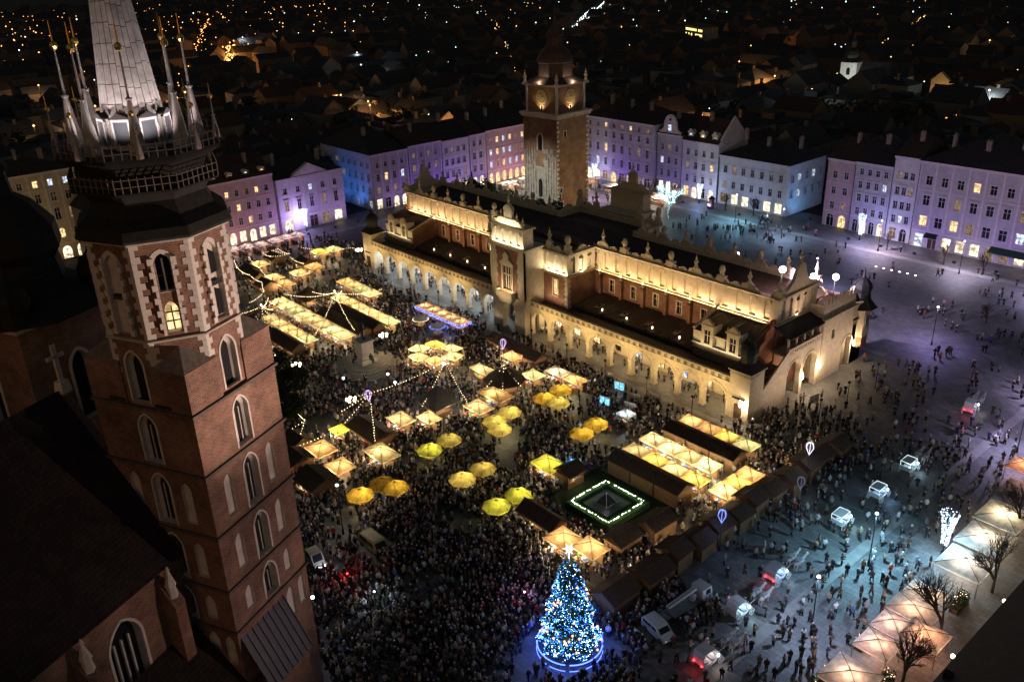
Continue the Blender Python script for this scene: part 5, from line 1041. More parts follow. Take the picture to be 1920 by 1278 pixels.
NTENT = 0
def tent(x, y, w, d, col, label, group, power=90, lc=(1.0, 0.77, 0.44), h0=2.45, h1=3.3, rz=0.0, counter=True, val=0.28, occ=True):
    global NTENT
    NTENT += 1
    t = thing("market_tent", label, "market tent", (x, y, 0), rz, group)
    key = (w, d, h0, h1, col)
    if key not in CMESH:
        CMESH[key] = canopy_mesh(w, d, h0, h1, val).mesh("canopy", CANV[col])
        q = MB()
        for sx in (-1, 1):
            for sy in (-1, 1): q.tube((sx*w/2, sy*d/2, h0+0.03), (0, 0, h1+0.03), 0.035, n=4)
        ribm[key] = q.mesh("rib_frame", IRON)
    put("canopy", CMESH[key], t); put("rib_frame", ribm[key], t)
    for sx in (-1, 1):
        for sy in (-1, 1): put("leg", postm, t, (sx*(w/2-0.1), sy*(d/2-0.1), 0), 0, (1, 1, h0/2.45))
    if counter:
        c = put("counter", COUNT[NTENT % 5], t, (0, -d/2+0.6, 0), 0, (w/3.2, 1, 1)); put("counter", COUNT[(NTENT+2) % 5], t, (0, d/2-0.7, 0), 0, (w/3.4, 0.8, 1.3))
    if counter and power > 80: lamp('POINT', (0, -d/2-0.35, h0-0.35), power*1.15, lc, t, 0.1)  # extra lamp added before the tent to light the crowd, no fixture
    put("bulb", bulbm, t, (0, 0, h0-0.25))
    lamp('POINT', (0, 0, h0-0.5), power*1.9, lc, t, 0.12)
    if occ: OCC.append((x, y, w/2+0.1, d/2+0.1) if abs(sin(rz)) < 0.5 else (x, y, d/2+0.1, w/2+0.1))
    return t
def hut_meshes(w, d):
    fr = lambda u, z, dd: (u, -d/2+dd, z); m = MB(); wall2d(m, fr, -w/2, w/2, 0, 2.35, [(0, w-0.7, 1.0, 2.05, 'r')], 0.1); m.quad((-w/2, -d/2, 0), (-w/2, d/2, 0), (-w/2, d/2, 2.35), (-w/2, -d/2, 2.35)); m.quad((w/2, -d/2, 0), (w/2, d/2, 0), (w/2, d/2, 2.35), (w/2, -d/2, 2.35)); m.quad((-w/2, d/2, 0), (w/2, d/2, 0), (w/2, d/2, 2.35), (-w/2, d/2, 2.35))
    for s in (-1, 1): m.add([(s*w/2, -d/2, 2.35), (s*w/2, d/2, 2.35), (s*w/2, 0, 3.25)], [(0, 1, 2)])
    for k in range(1, 6):
        z = 0.4*k; m.box(-w/2-0.02, -w/2-0.001, -d/2, d/2, z, z+0.03); m.box(w/2+0.001, w/2+0.02, -d/2, d/2, z, z+0.03)
    r = MB(); f2 = lambda u, z, dd: (dd, u, z); r.prism([(-d/2-0.55, 2.2), (0, 3.32), (d/2+0.25, 2.36), (d/2+0.25, 2.48), (0, 3.46), (-d/2-0.55, 2.33)], f2, -w/2-0.2, w/2+0.2)
    rg = MB(); rg.box(-w/2-0.22, w/2+0.22, -0.07, 0.07, 3.44, 3.53)
    fa = MB(); fa.box(-w/2-0.21, w/2+0.21, -d/2-0.6, -d/2-0.552, 2.1, 2.36)
    return m.mesh("wall", WOODL), r.mesh("roof", ROOFD), rg.mesh("ridge_cap", WOODD), fa.mesh("fascia", WOODL)
HM = {}
def hut(x, y, rz, label, group, w=3.6, d=2.8, power=45, lc=(1.0, 0.76, 0.46), occ=True):
    global NTENT
    NTENT += 1
    if (w, d) not in HM: HM[(w, d)] = hut_meshes(w, d)
    a, b, c, e = HM[(w, d)]; t = thing("market_hut", label, "market hut", (x, y, 0), rz, group)
    put("wall", a, t); ro = put("roof", b, t); put("ridge_cap", c, ro); put("fascia", e, ro); put("counter", COUNT[NTENT % 5], t, (0, -d/2+0.5, 0.06), 0, (w/3.4, 0.9, 1))
    put("bulb", bulbm, t, (0, -d/2-0.25, 2.12)); lamp('POINT', (0, -d/2-0.3, 1.95), power, lc, t, 0.1); lamp('POINT', (0, 0.2, 1.9), power*0.35, lc, t, 0.1)
    if occ: OCC.append((x, y, w/2+0.2, d/2+0.3) if abs(sin(rz)) < 0.5 else (x, y, d/2+0.3, w/2+0.2))
    return t
def parasol(x, y, col, label, r=2.1, h=2.55, power=70, lc=(1.0, 0.85, 0.45), group="round yellow parasols above standing tables"):
    t = thing("round_parasol", label, "parasol", (x, y, 0), random.uniform(0, 0.7), group); key = ('par', r, col)
    if key not in CMESH:
        m = MB(); n = 8
        for k in range(n):
            a0, a1 = 2*pi*k/n, 2*pi*(k+1)/n; rings = [(r, h), (r*0.66, h+0.42), (r*0.33, h+0.72), (0.05, h+0.92)]
            for (ra, za), (rb, zb) in zip(rings[:-1], rings[1:]):
                for f0, f1 in ((0, 0.5), (0.5, 1)):
                    def P_(rr, z, f):
                        A = Vector((rr*cos(a0), rr*sin(a0))); B = Vector((rr*cos(a1), rr*sin(a1))); v = A.lerp(B, f); return (v.x, v.y, z-(0.1 if f == 0.5 else 0)*(rr/r))
                    m.quad(P_(ra, za, f0), P_(ra, za, f1), P_(rb, zb, f1), P_(rb, zb, f0))
            A = (r*cos(a0), r*sin(a0)); B = (r*cos(a1), r*sin(a1)); M_ = ((A[0]+B[0])/2, (A[1]+B[1])/2)
            m.quad((*A, h), (*M_, h-0.1), (*M_, h-0.32), (*A, h-0.24)); m.quad((*M_, h-0.1), (*B, h), (*B, h-0.24), (*M_, h-0.32))
        q = MB(); q.tube((0, 0, h+0.95), (r*1.0, 0, h+0.025), 0.03, n=4)
        CMESH[key] = (m.mesh("canopy", CANV[col]), q.mesh("rib", IRON))
    cm, rm = CMESH[key]; put("canopy", cm, t)
    for k in range(8): put("rib", rm, t, (0, 0, 0.012), 2*pi*k/8)
    q = MB(); q.lathe(0, 0, [(0.3, 0), (0.3, 0.08), (0.05, 0.12), (0.04, h+0.9)], 8); q.build("pole", STEEL, t); q = MB(); q.lathe(0, 0, [(0.06, 1.0), (0.55, 1.02), (0.55, 1.07), (0.06, 1.09)], 10); q.build("table_top", WOODL, t)
    put("bulb", bulbm, t, (0.25, 0, h+0.2)); lamp('POINT', (0.3, 0.1, h-0.05), power, lc, t, 0.12)
    return t
ORD = ["first", "second", "third", "fourth", "fifth", "sixth", "seventh", "eighth", "ninth", "tenth"]
def row(n, x0, x1, y, d, cols, desc, frm, group, power=100, lc=(1, 0.77, 0.44)):
    w = round((x1-x0)/n, 2)
    for k in range(n):
        col = cols[k % len(cols)]
        tent(x0+w*(k+0.5), y, w-0.04, d, col, f"{ORD[k]} {col} tent from {frm} in {desc}", group, power*random.uniform(0.55, 1.4), lc)
GR = "glowing canvas market tents"; GH = "dark roofed wooden market huts"
SO = "the south"
row(8, -47.5, -16.5, -31.4, 3.9, ["cream", "cream", "pale green", "cream"], "the longest tent row beside the monument", SO, GR, 110, (1, 0.8, 0.48))
row(6, -39.3, -15.6, -20.3, 3.2, ["pale green", "orange", "cream", "cream", "cream", "pale green"], "the tent row nearest the arcade", SO, GR, 95)
row(4, -47.8, -33.0, -13.6, 3.6, ["orange", "cream", "pale green", "cream"], "the short tent row by the arcade", SO, GR, 95)
row(5, -39.6, -20.0, -37.6, 2.9, ["cream", "cream", "orange", "cream", "pale green"], "the tent row beside the church tower", SO, GR, 90)
for k in range(4):
    hut(-31.2+4.3*k, -27.2, 0, f"{ORD[k]} dark roofed hut from the south, backing the longest tent row", GH, 4.1, 2.8, 40); hut(-31.0+4.3*k, -23.9, pi, f"{ORD[k]} dark roofed hut from the south, facing the tent row nearest the arcade", GH, 4.1, 2.8, 40)
for k in range(3): hut(-29+4.2*k, -41.3, 0, f"{ORD[k]} dark hut from the south, hard by the church tower", GH, 4.0, 2.8, 40)
for x, y, c, l in ((-74.1, -22, "cream", "small cream tent at the far end by the parasol cafe"), (-62, -24.3, "cream", "cream tent beside garlanded dark huts near the south houses"), (-55.8, -24.6, "orange", "orange tent next to the garlanded huts near the south houses"),
                   (-60.2, -18.4, "cream", "bright cream tent amid the far southern stalls"), (-61.8, -13.2, "orange", "orange tent with open front amid the far southern stalls"), (-71.5, -6.2, "yellow", "yellow tent nearest the pedimented palace"), (-70.6, -2.2, "pale green", "pale green tent behind the yellow one by the palace")):
    tent(x, y, 4.2, 3.6, c, l, GR, 100)
for x, y, l in ((-72, -26, "garlanded dark hut nearest the parasol cafe"), (-66.5, -27, "middle one of the garlanded dark huts by the parasol cafe"), (-59, -28, "garlanded dark hut nearest the church tower's edge"), (-76.3, -16.8, "dark hut under a square of light garlands"), (-67, -13.2, "wide dark roofed hut with bright front in the far stalls")): hut(x, y, 0, l, GH, 4.4, 3.4, 55)
# long stall with blue lights
for k in range(5):
    tent(-19.3+3.2*k, -9.6, 3.16, 3.3, "orange", f"{ORD[k]} section from the south of the long blue edged stall roof", GR, 60, (1, 0.8, 0.6), h1=2.95, val=0.2)
BLUEB = emit("blue_bulb", (0.08, 0.16, 1.0), 3)
q = MB(); rb = random.Random(9)
for k in range(420):
    s = rb.random(); z = rb.uniform(1.7, 2.3)
    if s < 0.7: p = (-21+16.2*rb.random(), -11.35+rb.uniform(-0.05, 0.05), z)
    elif s < 0.85: p = (-21.0, -11.3+3.4*rb.random(), z)
    else: p = (-4.75, -11.3+3.4*rb.random(), z)
    q.octa(p, 0.06)
tag(q.build("light_curtain", BLUEB, None, "stuff"), "curtain of blue bulbs round the long stall by the arcade", "lights"); lamp('AREA', (-13, -11.6, 1.6), 90, (0.15, 0.25, 1), None, target=(-13, -14, 0.5), size=(16, 0.4))
# round kiosks
def kiosk(x, y, label, col, lc, bl):
    t = thing("round_kiosk", label, "kiosk", (x, y, 0), 0.2); q = MB(); q.lathe(0, 0, [(1.1, 0), (1.1, 1.0), (1.15, 1.05)], 8); q.build("counter", WOODL, t); q = MB(); q.lathe(0, 0, [(1.7, 2.3), (1.5, 2.6), (0.2, 3.2), (0.05, 3.5)], 8); q.build("canopy", CANV[col], t)
    for k in range(8): a = k*pi/4; q = MB(); q.tube((1.1*cos(a), 1.1*sin(a), 1.0), (1.35*cos(a), 1.35*sin(a), 2.4), 0.04, n=4); q.build("post", IRON, t)
    lamp('POINT', (0, 0, 2.0), 50, lc, t, 0.1); q = MB()
    for k in range(40): a = k*2*pi/40; q.octa((1.72*cos(a), 1.72*sin(a), 2.28), 0.055)
    q.build("light_chain", bl, t, "stuff"); OCC.append((x, y, 1.6, 1.6))
kiosk(-13.7, -14.9, "small round kiosk with pale roof by the blue edged stall", "white", (1, 0.85, 0.6), BULBW); kiosk(-7.8, -14.8, "small round kiosk ringed with blue lights", "white", (0.3, 0.4, 1.0), BLUEB)
for k in range(6):   # ring of tents
    a = radians(60*k+20); tent(2.3+4.1*cos(a), -22.9+3.6*sin(a), 3.3, 2.9, ["cream", "cream", "yellow", "pale green", "cream", "orange"][k], f"{['north-east', 'north', 'west', 'south-west', 'south', 'east'][k]} side tent of the ring of six behind the monument", GR, 95, rz=0.0 if k % 3 else 0.3)
# stalls in front of the hall's middle
hut(7.8, -9.9, 0, "long dark roofed hut before the hall's central tower", GH, 6.2, 2.9, 60); hut(15.4, -10.3, 0, "second long dark hut before the hall, next to the orange tent", GH, 8.0, 2.9, 70)
for x, y, w, d, c, l in ((14.3, -13.3, 3.6, 3.2, "orange", "orange tent leaning on the long hut before the hall"), (14.9, -21.2, 5.2, 2.6, "cream", "narrow cream tent beside the garlanded dark pavilion"), (23.3, -16.1, 3.6, 3.2, "pale green", "pale green tent behind the garlanded dark pavilion"),
                         (25.6, -11.9, 4.2, 2.8, "white", "greyish white tent near the arcade's north half"), (30.1, -11.9, 4.0, 2.8, "orange", "orange tent nearest the glowing blue boards"), (24.2, -26.0, 6.2, 3.6, "orange", "broad orange tent on the front of the garlanded pavilion"),
                         (25.8, -31.2, 4.6, 3.4, "cream", "two-peaked cream tent between grey pavilion and yellow parasols"), (22.8, -39.6, 3.9, 2.8, "cream", "cream tent below the grey pavilion"), (19.8, -43.3, 4.4, 3.2, "cream", "cream tent at the corner of the garlanded long hut"),
                         (15.6, -52.8, 2.6, 2.4, "lime", "small yellow green tent left of the garlanded long hut"), (26.7, -51.8, 5.6, 3.6, "cream", "large cream tent in front of the garlanded long hut"), (18.8, -58.1, 4.6, 3.6, "orange", "orange tent among dark huts by the church"),
                         (25.5, -58.6, 4.0, 3.4, "orange", "pale orange tent nearest the paired parasols by the church"), (47.5, -35.2, 4.6, 3.6, "lime", "lime green tent lit blue behind"), (62.4, -46.6, 4.2, 3.8, "orange", "orange tent nearest the Christmas tree's star"), (66.2, -45.4, 4.0, 3.4, "orange", "second orange tent by the Christmas tree's star")):
    tent(x, y, w, d, c, l, GR, 110)
def pavilion(x, y, r, n, label, h=2.6, top=5.2, roof=ROOFD, rz=0.0):
    t = thing("pavilion", label, "pavilion", (x, y, 0), rz); q = MB(); q.lathe(0, 0, [(r+0.4, h-0.1), (r+0.4, h+0.05), (r*0.5, h+(top-h)*0.62), (0.15, top)], n); q.build("roof", roof, t)
    for k in range(n): a = 2*pi*k/n; q = MB(); q.tube((r*cos(a), r*sin(a), 0), (r*cos(a), r*sin(a), h), 0.1, n=5); q.build("post", WOODD, t)
    q = MB(); q.lathe(0, 0, [(r*0.72, 0), (r*0.72, 1.05), (r*0.75, 1.1)], n); q.build("counter", WOODL, t); lamp('POINT', (0, 0, 2.2), 120, (1, 0.78, 0.5), t, 0.15); lamp('POINT', (r*0.6, -r*0.6, 2.3), 60, (1, 0.8, 0.5), t, 0.15)
    OCC.append((x, y, r, r)); return t
pavilion(21.3, -21.4, 3.6, 8, "octagonal dark roofed pavilion hung with light garlands"); pavilion(19.6, -35.2, 3.5, 4, "grey pyramid roofed pavilion under a bright white spotlight", top=5.6, roof=mat("grey_tarp", (0.12, 0.12, 0.115), 0.8, var=0.3), rz=pi/4); pavilion(-42.5, -25.6, 2.9, 4, "dark pyramid roofed pavilion in the southern stalls", rz=pi/4)
hut(19.2, -48.8, 0, "long dark hut hung with garlands below the violet lantern", GH, 8.0, 4.0, 80)
for x, y, rz, l, w, d in ((13.4, -59.4, 0, "dark garlanded hut touching the church tower's edge", 4.2, 3.2), (18.4, -62.2, 0, "dark hut in front of the orange tent by the church", 4.2, 3.4), (26.0, -63.0, 0, "large dark roofed hut nearest the paired parasols by the church", 5.4, 4.2), (50.8, -34.0, pi/2, "dark hut beside the lime green tent", 3.4, 2.8),
                          (56.6, -45.0, 0, "long dark hut on the hedge's near side", 7.0, 2.6), (68.4, -34.6, -pi/2, "brown roofed hut at the hedge's corner", 4.6, 3.2), (67.6, -40.6, -pi/2, "dark hut with glaring white front near the hedge", 4.2, 3.0)):
    hut(x, y, rz, l, GH, w, d, 60)
hut(23.0, -39.0+1.8, 0, "low dark hut behind the cream tent below the grey pavilion", GH, 3.0, 2.0, 30, occ=False) if False else None
NO = "the south"
row(4, 52.6, 66.8, -9.2, 3.2, ["orange", "orange", "yellow", "pale green"], "the tent row beside the hall's corner", NO, GR, 100)
row(4, 52.2, 66.2, -18.2, 3.3, ["cream", "cream", "orange", "pale green"], "the middle tent row north of the hedge", NO, GR, 115, (1, 0.84, 0.54))
row(4, 52.4, 67.4, -22.6, 2.8, ["cream", "yellow", "cream", "yellow"], "the tent row next to the hedge", NO, GR, 95)
for k, x in enumerate((55.2, 59.8, 64.4)):
    hut(x, -13.0, pi, f"{ORD[k]} dark hut from the south behind the tents beside the hall's corner", GH, 4.3, 3.4, 50); hut(x, -26.2, pi, f"{ORD[k]} dark hut from the south between hedge and tents", GH, 4.3, 3.4, 45)
for k, y in enumerate((-22.1, -19.0, -15.9)): tent(70.3, y, 3.4, 3.05, ["cream", "yellow", "orange"][k], f"{['near', 'middle', 'far'][k]} one of three tents leaning on the outer hut row", GR, 100)
for k, y in enumerate((0.9, -3.1, -7.5, -12.2, -16.6, -20.8, -25.0, -29.2, -33.4, -37.8, -43.0, -49.4)):
    o_ = hut(74.4+[.2, -.3, .1, .4, 0, -.2, .3, 0, .2, -.3, .3, 0][k], y, -pi/2+[.05, -.04, .06, 0, -.05, .03, 0, -.06, .04, .07, -.03, .02][k], f"{(ORD+['eleventh', 'twelfth'])[k]} dark roofed hut from the far end of the outer hut row", GH, 3.3 if k < 10 else 4.8, 3.4, 60 if k < 8 else 90); o_.scale = (1, 1, [1, .92, 1.08, 1, .95, 1.1, .96, 1.05, .92, 1.06, 1.0, 1.08][k])
UMB = [(31.2, -28.8), (31.8, -32.7), (34.4, -33.8), (31.3, -41.9), (31.6, -46.0), (41.7, -43.5), (41.8, -47.5), (34.5, -56.8), (34.6, -60.8), (50.7, -44.3), (50.6, -48.3), (44.3, -21.3), (44.8, -25.2), (31.5, -17.0), (31.7, -21.1), (34.6, -20.6), (36.6, -56.0)]
UL = ["far one of the three parasols right of the cream two-peaked tent", "middle one of the three parasols right of the cream two-peaked tent", "lowest of the three parasols right of the cream two-peaked tent", "golden parasol of the pair below the cream tent", "lime green parasol of the pair below the cream tent",
      "far parasol of the central pair in the crowd", "near parasol of the central pair in the crowd", "olive gold parasol of the pair nearest the church", "bright near parasol of the pair nearest the church", "far lime yellow parasol of the pair nearest the dense crowd", "near lime yellow parasol of the pair nearest the dense crowd",
      "far parasol of the lone pair left of the tent rows", "near parasol of the lone pair left of the tent rows", "far parasol of three nearest the arcade", "near parasol of three nearest the arcade", "right parasol of three nearest the arcade", "half hidden third parasol beside the pair nearest the church"]
for k, ((x, y), l) in enumerate(zip(UMB, UL)):
    parasol(x, y, "lime" if k in (4, 9, 10) else ("golden" if k in (7, 8, 16, 11, 12, 13, 14) else "yellow"), "round "+l, 2.1, power=45 if k in (3, 7, 5, 16) else 80); OCC.append((x, y, 0.6, 0.6))
# cafe parasols by the south houses and marquees on the west side
for k, (x, y) in enumerate(((-91, -21.6), (-90.6, -17.6), (-89.6, -14.0), (-89.8, -9.6), (-90.6, -6.0), (-90.2, -2.6))):
    tent(x, y, 3.5, 3.5, "white", f"{ORD[k]} white cafe parasol from the church side under the pink house", "white cafe parasols by the south houses", 55, (1, 0.66, 0.66), rz=0.0)
for k, (x, y, w) in enumerate(((-75, 100.2, 7.5), (-59.5, 98.0, 9.5), (-46.5, 96.5, 5), (-40.5, 97.0, 6), (-89.5, 76, 5), (-89.5, 84, 8))):
    tent(x, y, w if y > 90 else 5.5, 5 if y > 90 else w, "white", f"{ORD[k]} pale cafe marquee from the brick tower, by the far houses", "pale cafe marquees by the far houses", 190, (1, 0.8, 0.66), h0=2.6, h1=3.2)

# ---------------------------------------------------------------- light garlands, lanterns, lamp posts
def sag(a, b, s, n): return [Vector(a).lerp(Vector(b), k/n)-Vector((0, 0, s*4*(k/n)*(1-k/n))) for k in range(n+1)]
def garland(name_lab, spans, bulb=BULBW, step=0.55, r=0.085, sagv=0.7):
    t = thing("light_garland", name_lab, "garland", (0, 0, 0)); q = MB(); w = MB()
    for a, b in spans:
        L = (Vector(a)-Vector(b)).length; n = max(3, int(L/step)); pts = sag(a, b, sagv*L/14, n); w.path(pts[::3]+([pts[-1]] if n % 3 else []), 0.02, 3)
        for p in pts: q.octa((p.x+random.uniform(-.05, .05), p.y+random.uniform(-.05, .05), p.z-0.06), r*random.uniform(0.7, 1.2))
    w.build("cable", IRON, t, "stuff"); q.build("bulbs", bulb, t, "stuff"); return t
def pole(x, y, h, label, cat="pole"):
    t = thing("garland_pole", label, cat, (x, y, 0)); q = MB(); q.lathe(0, 0, [(0.3, 0), (0.3, 0.15), (0.09, 0.3), (0.06, h)], 8); q.build("shaft", IRON, t); q = MB(); q.lathe(0, 0, [(0.02, h), (0.18, h+0.1), (0.18, h+0.25), (0.02, h+0.4)], 8); q.build("cap", BULBW, t)
pole(-30.1, -25.7, 7.2, "tall pole from which garlands fan over the southern stalls"); pole(-36, -40.3, 6.5, "garland pole at the church end of the southern stalls")
garland("warm garlands fanning from the tall pole over the southern stalls", [((-30.1, -25.7, 7.1), p) for p in ((-47, -29.6, 3.4), (-16.8, -29.5, 3.4), (-16.5, -22.0, 3.4), (-39, -19, 3.3), (-33, -12, 3.3), (-22, -35.5, 3.0), (-44, -25, 4.0))])
garland("warm garlands spread from the pole at the church end", [((-36, -40.3, 6.4), p) for p in ((-47, -33.5, 3.4), (-30, -42.5, 3.2), (-40, -36, 3.4), (-20, -39.5, 3.0), (-42, -44, 4))])
garland("looping garland over the far huts beside the church edge", [((-76, -28, 4.2), (-70, -30, 4.2)), ((-70, -30, 4.2), (-63, -30.2, 4.2)), ((-63, -30.2, 4.2), (-56, -30.5, 4.2)), ((-56, -30.5, 4.2), (-50, -33, 4.0)), ((-76, -24, 4.2), (-66, -26, 4.2)), ((-66, -26, 4.2), (-56, -28, 4.2)), ((-50, -33, 4), (-47, -38, 3.6))])
garland("square of garlands on the far dark hut", [((-79, -19, 3.6), (-74, -19, 3.6)), ((-74, -19, 3.6), (-72.5, -14.5, 3.6)), ((-72.5, -14.5, 3.6), (-78.5, -14.5, 3.6)), ((-78.5, -14.5, 3.6), (-79, -19, 3.6)), ((-76, -17, 4.2), (-72.5, -14.5, 3.6)), ((-70, -15.5, 3.4), (-63, -15.5, 3.4)), ((-76, -9, 3.2), (-66, 0, 3.2)), ((-66, 0, 3.2), (-62, 4, 3.2))])
garland("garlands on the octagonal pavilion", [((21.3, -21.4, 5.4), (21.3+4.1*cos(a), -21.4+4.1*sin(a), 2.7)) for a in (pi*0.98, pi*1.5, pi*0.02, -pi*0.25)], sagv=0.2)
pole(15.4, -30.2, 7.5, "pole with a white spotlight and garlands above the grey pavilion"); garland("garlands running down from the spotlight pole", [((15.4, -30.2, 7.2), (19.6, -38.6, 3.0)), ((15.4, -30.2, 7.2), (25.5, -33, 3.2)), ((15.4, -30.2, 7.2), (10, -37, 3.2)), ((10, -37, 3.2), (8, -46, 3))], sagv=0.3)
garland("garlands framing the long dark hut below the violet lantern", [((15.3, -46.2, 6.6), (15.0, -51.2, 2.9)), ((15.3, -46.2, 6.6), (23.6, -50.9, 2.9)), ((15.3, -46.2, 6.6), (12, -50, 3.4))], sagv=0.2)
garland("garlands on the dark hut touching the church tower", [((12, -57, 4.4), (15.8, -60.8, 2.6)), ((12, -57, 4.4), (11, -61, 2.6)), ((8, -56, 3.6), (12, -57, 4.4)), ((15.8, -60.8, 2.6), (16.5, -56, 3))], sagv=0.2)
garland("curved row of tiny lights by the dark trees south of the west square", [((-61+0.0, 45+0, 1.2), (-40, 44, 1.2)), ((-21, 52, 1.2), (-20, 60, 1.2)), ((-20, 60, 1.2), (-23, 68, 1.2)), ((-23, 68, 1.2), (-28, 74, 1.2))], sagv=0.1)
def lantern(x, y, h, label, colr, st):
    t = thing("diamond_lantern", label, "lantern", (x, y, 0)); t.scale = (.8, .8, .92); q = MB(); q.lathe(0, 0, [(0.25, 0), (0.2, 0.5), (0.06, 0.7), (0.05, h-1.6)], 8); q.build("pole", IRON, t); em = emit("lantern_"+label.split()[0], colr, st*0.08); q = MB()
    for k in range(6):
        a = k*pi/3; P_ = [(0, 0, h-1.6), (0.75*cos(a), 0.75*sin(a), h-0.2), (0.5*cos(a), 0.5*sin(a), h+0.5), (0, 0, h+0.7)]; q.path(P_, 0.05, 4)
    q.build("light_tubes", em, t, "stuff"); q = MB(); q.lathe(0, 0, [(0.05, h-1.5), (0.6, h-0.2), (0.42, h+0.45), (0.05, h+0.62)], 6); q.build("inner_veil", mat("veil_"+label.split()[0], (0.12, 0.08, 0.22), 0.6, var=0.2), t); lamp('POINT', (0, 0, h-1.9), 35, colr, t, 0.2)
lantern(15.0, -46.3, 7.0, "violet diamond lantern above the garlanded long hut", (0.75, 0.5, 1.0), 9); lantern(13.6, -14.9, 6.0, "lilac diamond lantern by the orange tent before the hall", (0.8, 0.6, 1.0), 8); lantern(75.9, -9.5, 7.4, "white diamond lantern over the outer hut row", (0.95, 0.92, 1.0), 10); lantern(76.4, -31.2, 6.4, "blue diamond lantern over the outer hut row", (0.25, 0.35, 1.0), 9); lantern(78.4, -15.5, 5.2, "dim small diamond lantern behind the outer hut row", (0.6, 0.62, 0.75), 1.2)
def lamp_post(x, y, label, n=5, h=4.6, colr=(1, 0.72, 0.4), glob=LAMPW, power=70, group="branched globe lamp posts"):
    t = thing("lamp_post", label, "lamp post", (x, y, 0), 0.3, group); q = MB(); q.lathe(0, 0, [(0.28, 0), (0.24, 0.6), (0.1, 0.8), (0.07, h)], 8); q.build("post", IRON, t)
    for k in range(n):
        a = 2*pi*k/n; r = 0.75 if n > 1 else 0; q = MB()
        if n > 1: q.path([(0, 0, h-0.5), (r*0.6*cos(a), r*0.6*sin(a), h-0.6), (r*cos(a), r*sin(a), h-0.2)], 0.035, 4)
        else: q.tube((0, 0, h-0.1), (0, 0, h), 0.08, n=6)
        o = q.build("arm", IRON, t); q = MB(); q.lathe(r*cos(a), r*sin(a), [(0.05, h-0.2), (0.19, h-0.1), (0.24, h+0.07), (0.19, h+0.24), (0.05, h+0.32)], 8); q.build("globe", glob, o)
    lamp('POINT', (0, 0, h-0.9 if n > 1 else h+0.5), power, colr, t, 0.4)
for x, y, l in ((-7.5, -28.3, "branched globe lamp just behind the monument"), (-7.6, -47.7, "branched globe lamp beside the church tower's edge"), (11.7, -47.8, "branched globe lamp left of the violet lantern"), (-58.4, -1.8, "globe lamp at the arcade's far south corner"), (-15, -49, "branched globe lamp among trees by the church")): lamp_post(x, y, l)
for x, y, l in ((2.5, -43.8, "single white lamp near the monument steps"), (5.8, -36.4, "single lamp on the monument steps"), (9.6, -37.4, "low bright lamp below the monument steps")): lamp_post(x, y, l, 1, 3.4 if y > -40 else 4, (1, 0.92, 0.85), LAMPC, 60, None)
sp = thing("spotlight", "bright white spotlight on the garland pole above the grey pavilion", "spotlight", (15.4, -30.4, 6.9)); q = MB(); q.lathe(0, 0, [(0.1, -0.25), (0.3, -0.1), (0.3, 0.15), (0.12, 0.3)], 8); q.build("housing", IRON, sp); q = MB(); q.octa((0.18, -0.18, 0), 0.3); q.build("lens", emit("glare_white", (0.9, 0.97, 1), 30), sp); lamp('POINT', (0.7, -0.7, -0.1), 260, (0.9, 0.96, 1.0), sp, 0.2)
# the two roof floodlights and one mast light beyond the hall
for x, y, z, l, pw in ((51.0, 19.5, 20.6, "dazzling pinkish floodlight on the hall's crest", 900), (54.2, 32.8, 16.5, "dazzling pinkish floodlight on the hall's flat north-west roof", 900), (18.8, 53.0, 8.0, "white floodlight on a mast beyond the hall", 900)):
    t = thing("roof_floodlight" if z > 10 else "mast_floodlight", l, "floodlight", (x, y, 0)); zb = {20.6: 16.4, 16.5: 12.3, 8.0: 0.0}[z]; q = MB(); q.tube((0, 0, zb), (0, 0, z-0.4), 0.09); q.build("mast", STEEL, t)
    q = MB(); q.obox((-0.15, 0.15, z), (0.5, 0.5, 0.55), -pi/4); q.build("housing", IRON, t); q = MB(); rl_ = 0.6 if z > 10 else 0.38; q.lathe(0.2, -0.2, [(0.1*rl_, z-rl_)]+[(rl_*cos(a_), z+rl_*sin(a_)) for a_ in (-1.1, -0.6, 0, 0.6, 1.1)]+[(0.1*rl_, z+rl_)], 12); q.build("lens", emit("glare_pink" if z > 10 else "glare_plain", (1, 0.8, 0.82) if z > 10 else (1, 0.96, 0.85), 12), t); lamp('POINT', (0.9, -0.9, z+0.1), pw*.6, (1, 0.68, 0.66) if z > 10 else (1, 0.95, 0.85), t, 0.25)
    if z > 10: lamp('SPOT', (0.3, 0.6, z+0.3), 17000, (.72, .6, 1.0), t, 0.3, target=((38, 45, 0) if z > 18 else (-8, 42, 0)), angle=115, blend=1.0)

